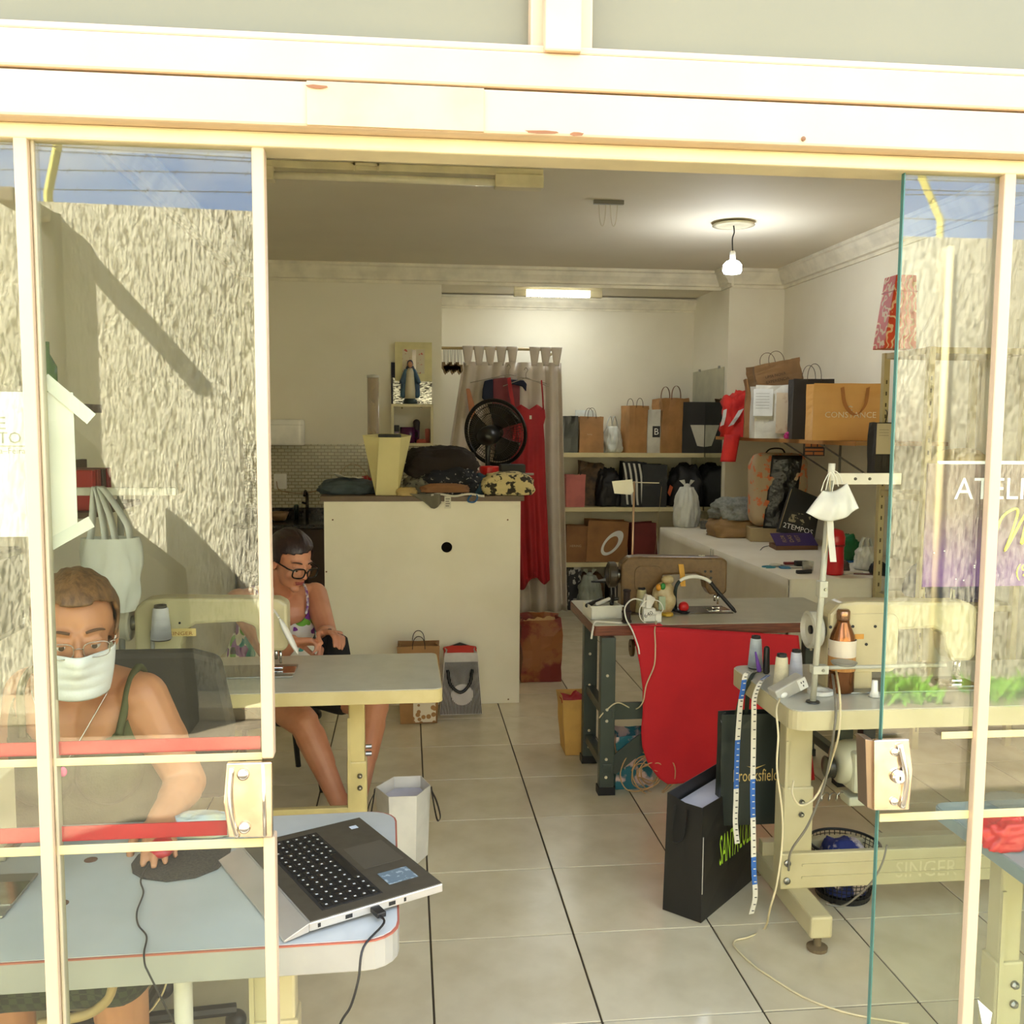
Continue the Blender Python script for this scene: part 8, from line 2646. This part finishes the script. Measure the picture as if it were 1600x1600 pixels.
# power adapter
p = tc(1015, 972)
AD = thing('power_adapter', 'white power adapter with plug and cords on wooden table', 'adapter', p + V(0, 0.02, 0))
MB().box((0, 0, 0.03), (0.055, 0.04, 0.06)).build('block', M_WHITE, AD, bevel=0.006)
MB().box((0.0, 0.005, 0.085), (0.025, 0.022, 0.06)).build('plug', M_WHITE, AD, bevel=0.004)
lettering('640', mat('marker_ink', (30, 28, 28), 0.6), AD, Matrix.Translation((-0.02, -0.0205, 0.018)) @ FLAT @ Matrix.Rotation(0.45, 4, 'Z'), width=0.04, height=0.018)
MB().box((-0.03, 0.03, 0.075), (0.05, 0.03, 0.06), Matrix.Rotation(0.4, 4, 'Y')).build('wall_plug', M_WHITE, AD, bevel=0.006)
MB().box((0.042, 0.0, 0.02), (0.028, 0.03, 0.05)).build('side_plug', mat('ivory_plastic'), AD, bevel=0.004)
for pts in ([(1015, 962), (1035, 955), (1030, 940), (1012, 938), (1000, 950), (1002, 968), (1018, 978)],):
    q = [at_y(x, y, p.y - 0.015) - AD.location for x, y in pts]
    MB().tube(smooth_pts(q, 6), 0.0025, 6).build('cord', M_WHITE, AD, smooth=True)
wire('power_cable', 'cream cable falling before the red cloth from the adapter', [tc(1026, 974) + V(0.0, 0.0, 0.01), at_y(1023, 985, yr_ - 0.03)] + [at_y(x, y, yr_ - 0.04) for x, y in ((1024, 1010), (1022, 1040), (1010, 1070), (1004, 1098))] + [at_y(990, 1108, yr_ + 0.02), at_y(965, 1098, yr_ - 0.02), at_y(945, 1112, yr_ - 0.02), at_y(936, 1122, yr_ - 0.02)], 0.003, M_WIRE_CREAM)
wire('white_cable', 'white cable looping off the wood edged table', [at_y(1010, 940, c0.y + 0.1), at_y(990, 936, c0.y + 0.06), at_y(977, 948, c0.y + 0.02), at_y(978, 966, c0.y - 0.01), at_y(988, 985, yr_ - 0.02), at_y(997, 1010, yr_ - 0.02), at_y(999, 1022, yr_ - 0.02)], 0.0035, M_WHITE)
wire('white_ribbon', 'white ribbon end hanging off the table corner', [tc(972, 975) + V(0, 0, 0.004), tc(945, 974) + V(0, 0.0, 0.006), tc(930, 974) + V(0, 0, 0.006), at_y(926, 985, c0.y - 0.01), at_y(924, 998, c0.y - 0.012)], 0.005, mat('white_cloth'), cat='ribbon')
# on the brown machine
p = at_y(1063, 880, ymc)
o = ribbon([V(0, -0.052, -0.10), V(-0.004, -0.052, -0.05), V(-0.01, -0.045, 0.0), V(-0.012, 0.0, 0.012), V(-0.012, 0.04, 0.008)], 0.024, (1, 0, 0)).build('yellow_tape', mat('yellow_tape', (222, 168, 62), 0.6), None, loc=V(p.x, ymc, p.z), solid=0.003)
tag(o, 'yellow tape strip hanging over the brown machine', 'tape')
p = at_y(1096, 883, ymc)
o = MB().ell((0, 0, 0.0), (0.04, 0.03, 0.014)).build('white_pin_cloth', mat('white_cloth'), loc=V(p.x, ymc, at_y(1096, 882, ymc).z + 0.004), smooth=True)
tag(o, 'white pin cloth on top of the brown machine', 'pin cushion')
for k in range(7):
    a = k * 0.9
    pp = MB().tube([(0, 0, 0), (0.012 * math.cos(a), 0.012 * math.sin(a), 0.035)], 0.001, 4)
    x_ = MB().ell((0.012 * math.cos(a), 0.012 * math.sin(a), 0.036), (0.0045, 0.0045, 0.0045))
    q_ = pp.build('pin', M_STEEL, o)
    x_.build('pin_head', mat('pearl', (230, 226, 214), 0.3), q_, smooth=True)
# gooseneck lamp arc
gp = [tc(1056, 955), at_y(1055, 925, ymc - 0.12), at_y(1062, 908, ymc - 0.12), at_y(1082, 901, ymc - 0.12), at_y(1105, 906, ymc - 0.12), at_y(1122, 925, ymc - 0.12), at_y(1150, 957, ymc - 0.14)]
GN = thing('gooseneck_lamp', 'white and black gooseneck lamp arching over the brown machine', 'lamp', gp[0])
q = smooth_pts([g_ - gp[0] for g_ in gp], 7)
MB().lathe([(0.022, 0), (0.022, 0.012), (0.008, 0.016)], 16).build('base', M_BLACK, GN)
MB().tube(q[:15], 0.008, 8).build('lower_neck', mat('dark_green_base'), GN, smooth=True)
MB().tube(q[14:31], 0.008, 8).build('white_neck', M_WHITE, GN, smooth=True)
MB().tube(q[30:], [0.009] * (len(q) - 31) + [0.004], 8).build('black_tip', M_BLACK, GN, smooth=True)
o = MB().ell((0, 0, 0.03), (0.024, 0.022, 0.024)).build('red_pin_cushion', mat('red_lid'), loc=tc(1068, 958), smooth=True)
tag(o, 'red pin cushion beside the brown machine bed', 'pin cushion')
MB().lathe([(0.028, 0), (0.03, 0.012), (0.02, 0.014)], 16).build('cushion_base', M_BLACK, o)

# ================================================================== TABLE D: THINGS ON THE CREAM TABLE
ZD1 = ZD + 0.002


def td(px, py):
    p = at_z(px, py, ZD1)
    return Vector((p.x, p.y, ZD1))


gcn = 'thread cones on the front right table'
cone('pale blue thread cone at the back corner of front table', td(1180, 1044), 0, ZD1, 0.026, 0.115, (196, 206, 212), gcn)
cone('cream thread cone in front on the cream table', td(1220, 1078), 0, ZD1, 0.026, 0.118, (228, 216, 178), gcn)
cone('white thread cone behind the cream thread cone', td(1243, 1066), 0, ZD1, 0.024, 0.110, (226, 226, 236), gcn)
o = MB().cap((0, 0, 0.008), 0.012, (0, 0, 0.085), 0.010).build('black_marker', M_BLACK, loc=td(1197, 1052), smooth=True)
tag(o, 'black marker standing between the thread cones', 'marker')
p = td(1186, 1052)
o = MB().cap((0, 0, 0.012), 0.009, (-0.018, -0.01, 0.075), 0.003).build('purple_seam_ripper', mat('purple_plastic', (110, 70, 160), 0.35), loc=p, smooth=True)
tag(o, 'purple pointed tool beside the blue thread cone', 'tool')
# socket block
p = td(1236, 1090)
SKT = thing('power_socket', 'grey extension socket block lying on table corner', 'socket', p + V(0.0, 0.03, 0.024), 0.0)
SKT.rotation_euler = (0.0, -0.42, 0.15)
MB().box((0, 0, 0), (0.11, 0.05, 0.042)).build('block', mat('grey_block', (176, 172, 160), 0.4), SKT, bevel=0.005)
MB().box((0.04, -0.026, 0.0), (0.03, 0.003, 0.036)).build('face_plate', M_WHITE, SKT)
for a_, c_ in ((0.036, 0.006), (0.044, 0.006), (0.04, -0.006)):
    MB().box((a_, -0.0282, c_), (0.003, 0.001, 0.006)).build('slot', M_BLACK, SKT)
MB().ell((-0.03, -0.025, -0.004), (0.012, 0.006, 0.008)).build('cord_grip', mat('ivory_plastic'), SKT, smooth=True)
wire('extension_cord', 'cream extension cord hanging from the socket block to floor', [at_y(x, y, yy) for x, y, yy in ((1218, 1092, d0.y + 0.10), (1213, 1110, d0.y + 0.05), (1216, 1150, d0.y + 0.02), (1214, 1200, d0.y), (1222, 1270, d0.y), (1222, 1320, d0.y), (1214, 1380, d0.y - 0.01), (1203, 1420, d0.y + 0.02))] + [at_z(x, y, 0.005) for x, y in ((1195, 1450), (1170, 1464), (1148, 1470), (1150, 1482), (1175, 1506), (1200, 1524), (1260, 1560), (1330, 1584), (1420, 1600))], 0.0032, M_WIRE_CREAM)
# tall pole with arm and mask
pb = td(1270, 1097)
PB_ = thing('thread_pole', 'tall grey thread pole with side arm on front table', 'pole', pb)
zp1 = at_y(1300, 724, pb.y).z - ZD1
xp1 = at_y(1300, 724, pb.y).x - pb.x
M_POLE = mat('grey_pole', (186, 184, 166), 0.35)
pt = lambda t: V(xp1 * t, 0, zp1 * t)
MB().tube([V(0, 0, 0), pt(0.97)], 0.0095, 14).build('pole', M_POLE, PB_, smooth=True)
MB().tube([pt(0.93), pt(1.0)], 0.0105, 14).build('pole_cap', mat('ivory_plastic'), PB_, smooth=True)
MB().lathe([(0.022, 0), (0.02, 0.004), (0.012, 0.005)], 18).build('base_ring', mat('dark_steel'), PB_)
for t in (0.14, 0.48):
    c_ = pt(t)
    cl = MB().box(c_ + V(0.012 if t < .2 else 0, 0, 0), (0.05 if t < 0.2 else 0.026, 0.032, 0.026 if t < .2 else 0.05)).build('clamp', M_POLE, PB_, bevel=0.003)
    MB().lathe([(0.005, 0), (0.004, 0.004)], 10, Matrix.Translation(c_ + V(0.018 if t < .2 else 0.004, -0.016, 0)) @ FLAT).build('bolt', M_STEEL, cl)
c_ = pt(0.14)
MB().tube([c_ + V(0.02, 0, 0.004), c_ + V(0.42, 0, 0.004)], 0.006, 10).build('lower_arm', M_POLE, PB_, smooth=True)
za4 = at_y(1310, 748, pb.y).z - ZD1
arm = MB().span(pt(0.93).x + 0.008, pt(0.93).x + 0.22, -0.006, 0.006, za4 - 0.017, za4 + 0.017).build('upper_arm', mat('white_bar', (214, 208, 190), 0.4), PB_, bevel=0.001)
for dx in (0.075, 0.12):
    MB().lathe([(0.005, 0), (0.004, 0.003)], 10, Matrix.Translation((pt(0.93).x + dx, -0.006, za4)) @ FLAT).build('screw', mat('dark_steel'), arm)
MB().lathe([(0.035, 0), (0.04, 0.008), (0.03, 0.010)], 20, Matrix.Translation(c_ + V(0.10, 0.02, 0.008))).build('spool_dish', mat('stand_grey'), PB_)
# masks hung on the pole
ym = pb.y - 0.02
mk_out = [(1281, 766), (1290, 770), (1299, 768), (1319, 754), (1337, 792), (1318, 806), (1298, 814), (1270, 807), (1255, 800), (1258, 790), (1268, 776)]
q = [at_y(x, y, ym) for x, y in mk_out]
cM = sum(q, Vector()) / len(q)
FMk = thing('face_mask', 'white face mask hung by its loops on the pole', 'mask', (cM.x, ym, cM.z))


def mfan(u, v):
    a = [at_y(x, y, ym) - cM for x, y in ((1281, 766), (1319, 754))]
    bq = [at_y(x, y, ym) - cM for x, y in ((1255, 800), (1337, 793))]
    t0_ = a[0].lerp(a[1], u) + V(0, 0, -0.012 * math.sin(u * PI))
    t1_ = bq[0].lerp(bq[1], u) + V(0, 0, -0.032 * math.sin(u * PI))
    p = t0_.lerp(t1_, v)
    return p + V(0, -0.02 - 0.028 * math.sin(v * PI) * math.sin(u * PI) - 0.006 * math.sin(u * 19) * v, 0)


MB().sheet(mfan, 30, 16).build('fabric', mat('white_mask_fabric'), FMk, smooth=True, solid=0.002)
for pts in (((1283, 768), (1288, 752), (1297, 738), (1303, 750), (1300, 768)), ((1316, 756), (1312, 742), (1302, 735), (1296, 742), (1290, 766)), ((1310, 760), (1306, 745), (1300, 737))):
    MB().tube(smooth_pts([at_y(x, y, ym - 0.02) - cM for x, y in pts], 5), 0.0016, 5).build('ear_loop', M_WHITE, FMk, smooth=True)
ym2 = pb.y - 0.012
o = ribbon([at_y(1297, 812, ym2 - .01), at_y(1298, 835, ym2 - .01), at_y(1302, 878, ym2 - .01)], 0.020, (1, 0, 0)).build('hanging_tape', mat('white_cloth'), solid=0.0015)
tag(o, 'white cloth tape hanging down the pole below the mask', 'tape')
wire('hanging_string', 'pale twisted string hanging along the pole', [at_y(x, y, ym2 - 0.008) for x, y in ((1296, 740), (1297, 780), (1293, 830), (1292, 850), (1290, 864))], 0.0022, mat('pale_cord'), cat='string')
# copper bottle with wooden band
p = td(1320, 1084)
CBt = thing('drinking_bottle', 'copper steel bottle with bamboo and white band', 'bottle', p + V(0, 0.03, 0))
sb = (p.y + 0.03) / F
rb = 21 * sb
hb2 = at_y(1320, 952, p.y + 0.03).z - ZD1
M_COP = mat('copper_steel', (150, 98, 62), 0.2, 0.9)
MB().lathe([(rb * 0.92, 0), (rb, 0.006), (rb, hb2 * 0.62), (rb * 0.9, hb2 * 0.70), (rb * 0.5, hb2 * 0.84), (rb * 0.48, hb2 * 0.88)], 30).build('body', M_COP, CBt, smooth=True)
MB().lathe([(rb * 1.06, hb2 * 0.27), (rb * 1.06, hb2 * 0.44)], 30, cap=False).build('bamboo_band', mat('bamboo', (196, 142, 78), 0.45, col2=(176, 120, 60), nscale=4, stretch=(40, 40, 2)), CBt, smooth=True)
MB().lathe([(rb * 1.07, hb2 * 0.44), (rb * 1.07, hb2 * 0.64)], 30, cap=False).build('white_band', mat('white_band', (222, 208, 186), 0.5), CBt, smooth=True)
MB().lathe([(rb * 0.46, hb2 * 0.87), (rb * 0.52, hb2 * 0.88), (rb * 0.52, hb2 * 0.98), (rb * 0.42, hb2), (rb * 0.05, hb2)], 26).build('cap', mat('cap_steel', (170, 130, 100), 0.2, 0.9), CBt, smooth=True)
# tape ring roll
o = MB().lathe([(0.026, 0), (0.040, 0), (0.040, 0.012), (0.026, 0.012), (0.026, 0)], 28, cap=False).build('tape_roll', M_WHITE, loc=td(1292, 1090) + V(0.0, 0.05, 0), smooth=False)
tag(o, 'white tape roll lying behind the pole base', 'tape roll')
o = MB().lathe([(0.018, 0), (0.010, 0.02), (0.009, 0.05), (0.007, 0.052)], 16).build('cream_spool_holder', mat('ivory_plastic'), loc=td(1366, 1088), smooth=True)
tag(o, 'small cream cone holder near the glass door', 'spool holder')
# cables draped over the front edge of table D
for k, (pts, rr4, mm, lab) in enumerate((
        ([td(1285, 1062) + V(0, 0, 0.05), td(1298, 1052) + V(0, 0, 0.07), at_y(1310, 1070, d0.y + 0.04), at_y(1313, 1112, d0.y - 0.012), at_y(1310, 1150, d0.y - 0.012), at_y(1300, 1185, d0.y + 0.06), at_y(1290, 1215, d0.y + 0.10), at_y(1272, 1248, d0.y + 0.10), at_y(1250, 1258, d0.y + 0.08), at_y(1238, 1240, d0.y + 0.08), at_y(1240, 1220, d0.y + 0.10)], 0.0036, M_WIRE_CREAM, 'cream cable draped over the front table edge'),
        ([td(1282, 1064) + V(0, 0, 0.04), td(1294, 1056) + V(0, 0, 0.06), at_y(1304, 1080, d0.y + 0.03), at_y(1306, 1115, d0.y - 0.008), at_y(1302, 1150, d0.y - 0.008), at_y(1296, 1190, d0.y + 0.06), at_y(1285, 1235, d0.y + 0.10), at_y(1262, 1290, d0.y + 0.12), at_y(1236, 1330, d0.y + 0.14), at_y(1232, 1360, d0.y + 0.16)], 0.004, mat('grey_cable', (120, 114, 100), 0.5), 'grey cable draped over the front table edge'),
        ([at_y(1386, 1320, d0.y + 0.12), at_y(1378, 1350, d0.y + 0.10), at_y(1362, 1378, d0.y + 0.10), at_y(1340, 1400, d0.y + 0.12), at_y(1315, 1416, d0.y + 0.14), at_y(1290, 1412, d0.y + 0.16)], 0.0032, mat('grey_cable'), 'grey cable crossing in front of the waste basket'))):
    wire('draped_cable', lab, pts, rr4, mm)
lump('red_fabric', 'red fabric bundle on the pale blue work table', 'cloth', at_z(1572, 1318, 0.7515), (0.12, 0.08, 0.06), mat('red_lid'), 80, 0.25)
o = MB().lathe([(0.03, 0), (0.06, 0.012), (0.062, 0.015), (0.028, 0.004)], 28).build('glass_dish', mat('jar_glass'), loc=at_z(1585, 1262, 0.7512), smooth=True)
tag(o, 'clear round dish on the pale blue work table', 'dish')
# measuring tapes hanging over the left edge
M_TW = mat('tape_white', (224, 218, 200), 0.6)
M_TBL = mat('tape_blue', (52, 102, 176), 0.55)


def measuring_tape(label, pxs, w, ys, first_blue, edges):
    """pxs: pixel path; edges: fractions where the colour changes"""
    pts = smooth_pts([at_y(x, y, yy) for (x, y), yy in zip(pxs, ys)], 8)
    o0 = pts[0].copy()
    R = thing('measuring_tape', label, 'measuring tape', o0, 0, 'measuring tapes on the front table')
    n = len(pts) - 1
    blue = first_blue
    prev = 0
    for e in list(edges) + [1.0]:
        i = int(round(e * n))
        if i > prev:
            seg = [q_ - o0 for q_ in pts[prev:i + 1]]
            sgm = ribbon(seg, w, (1, 0.25, 0)).build('blue_band' if blue else 'white_band', M_TBL if blue else M_TW, R, solid=0.0008)
            ln = sum((seg[k + 1] - seg[k]).length for k in range(len(seg) - 1))
            m_ = max(2, int(ln / 0.02))
            for k in range(m_):
                t = (k + 0.5) / m_ * (len(seg) - 1)
                a_i = min(len(seg) - 2, int(t))
                p_ = seg[a_i].lerp(seg[a_i + 1], t - a_i)
                MB().box(p_ + V(0.002, -0.0012, 0), (w * 0.42, 0.0006, 0.003)).build('tick', M_TW if blue else M_BLACK, sgm)
        prev = i
        blue = not blue
    return R


yD = 3.0
xD = lambda px, py: at_y(px, py, yD)
measuring_tape('left blue and white measuring tape hanging past the table', [(1180, 1048), (1166, 1052), (1161, 1075), (1157, 1100), (1153, 1150), (1151, 1200), (1150, 1250), (1149, 1285), (1152, 1318)], 0.019, [yD + 0.05, yD, yD - 0.02, yD - 0.02, yD - 0.02, yD - 0.02, yD - 0.02, yD - 0.02, yD - 0.02], False, (0.18, 0.34, 0.52, 0.70))
measuring_tape('right longer measuring tape with metal end over the table', [(1200, 1055), (1188, 1066), (1179, 1090), (1178, 1120), (1177, 1180), (1176, 1240), (1177, 1300), (1178, 1360), (1180, 1400), (1174, 1428)], 0.019, [yD + 0.04, yD - 0.06, yD - 0.08, yD - 0.08, yD - 0.08, yD - 0.08, yD - 0.08, yD - 0.08, yD - 0.08, yD - 0.09], True, (0.08, 0.52, 0.62, 0.74, 0.84))
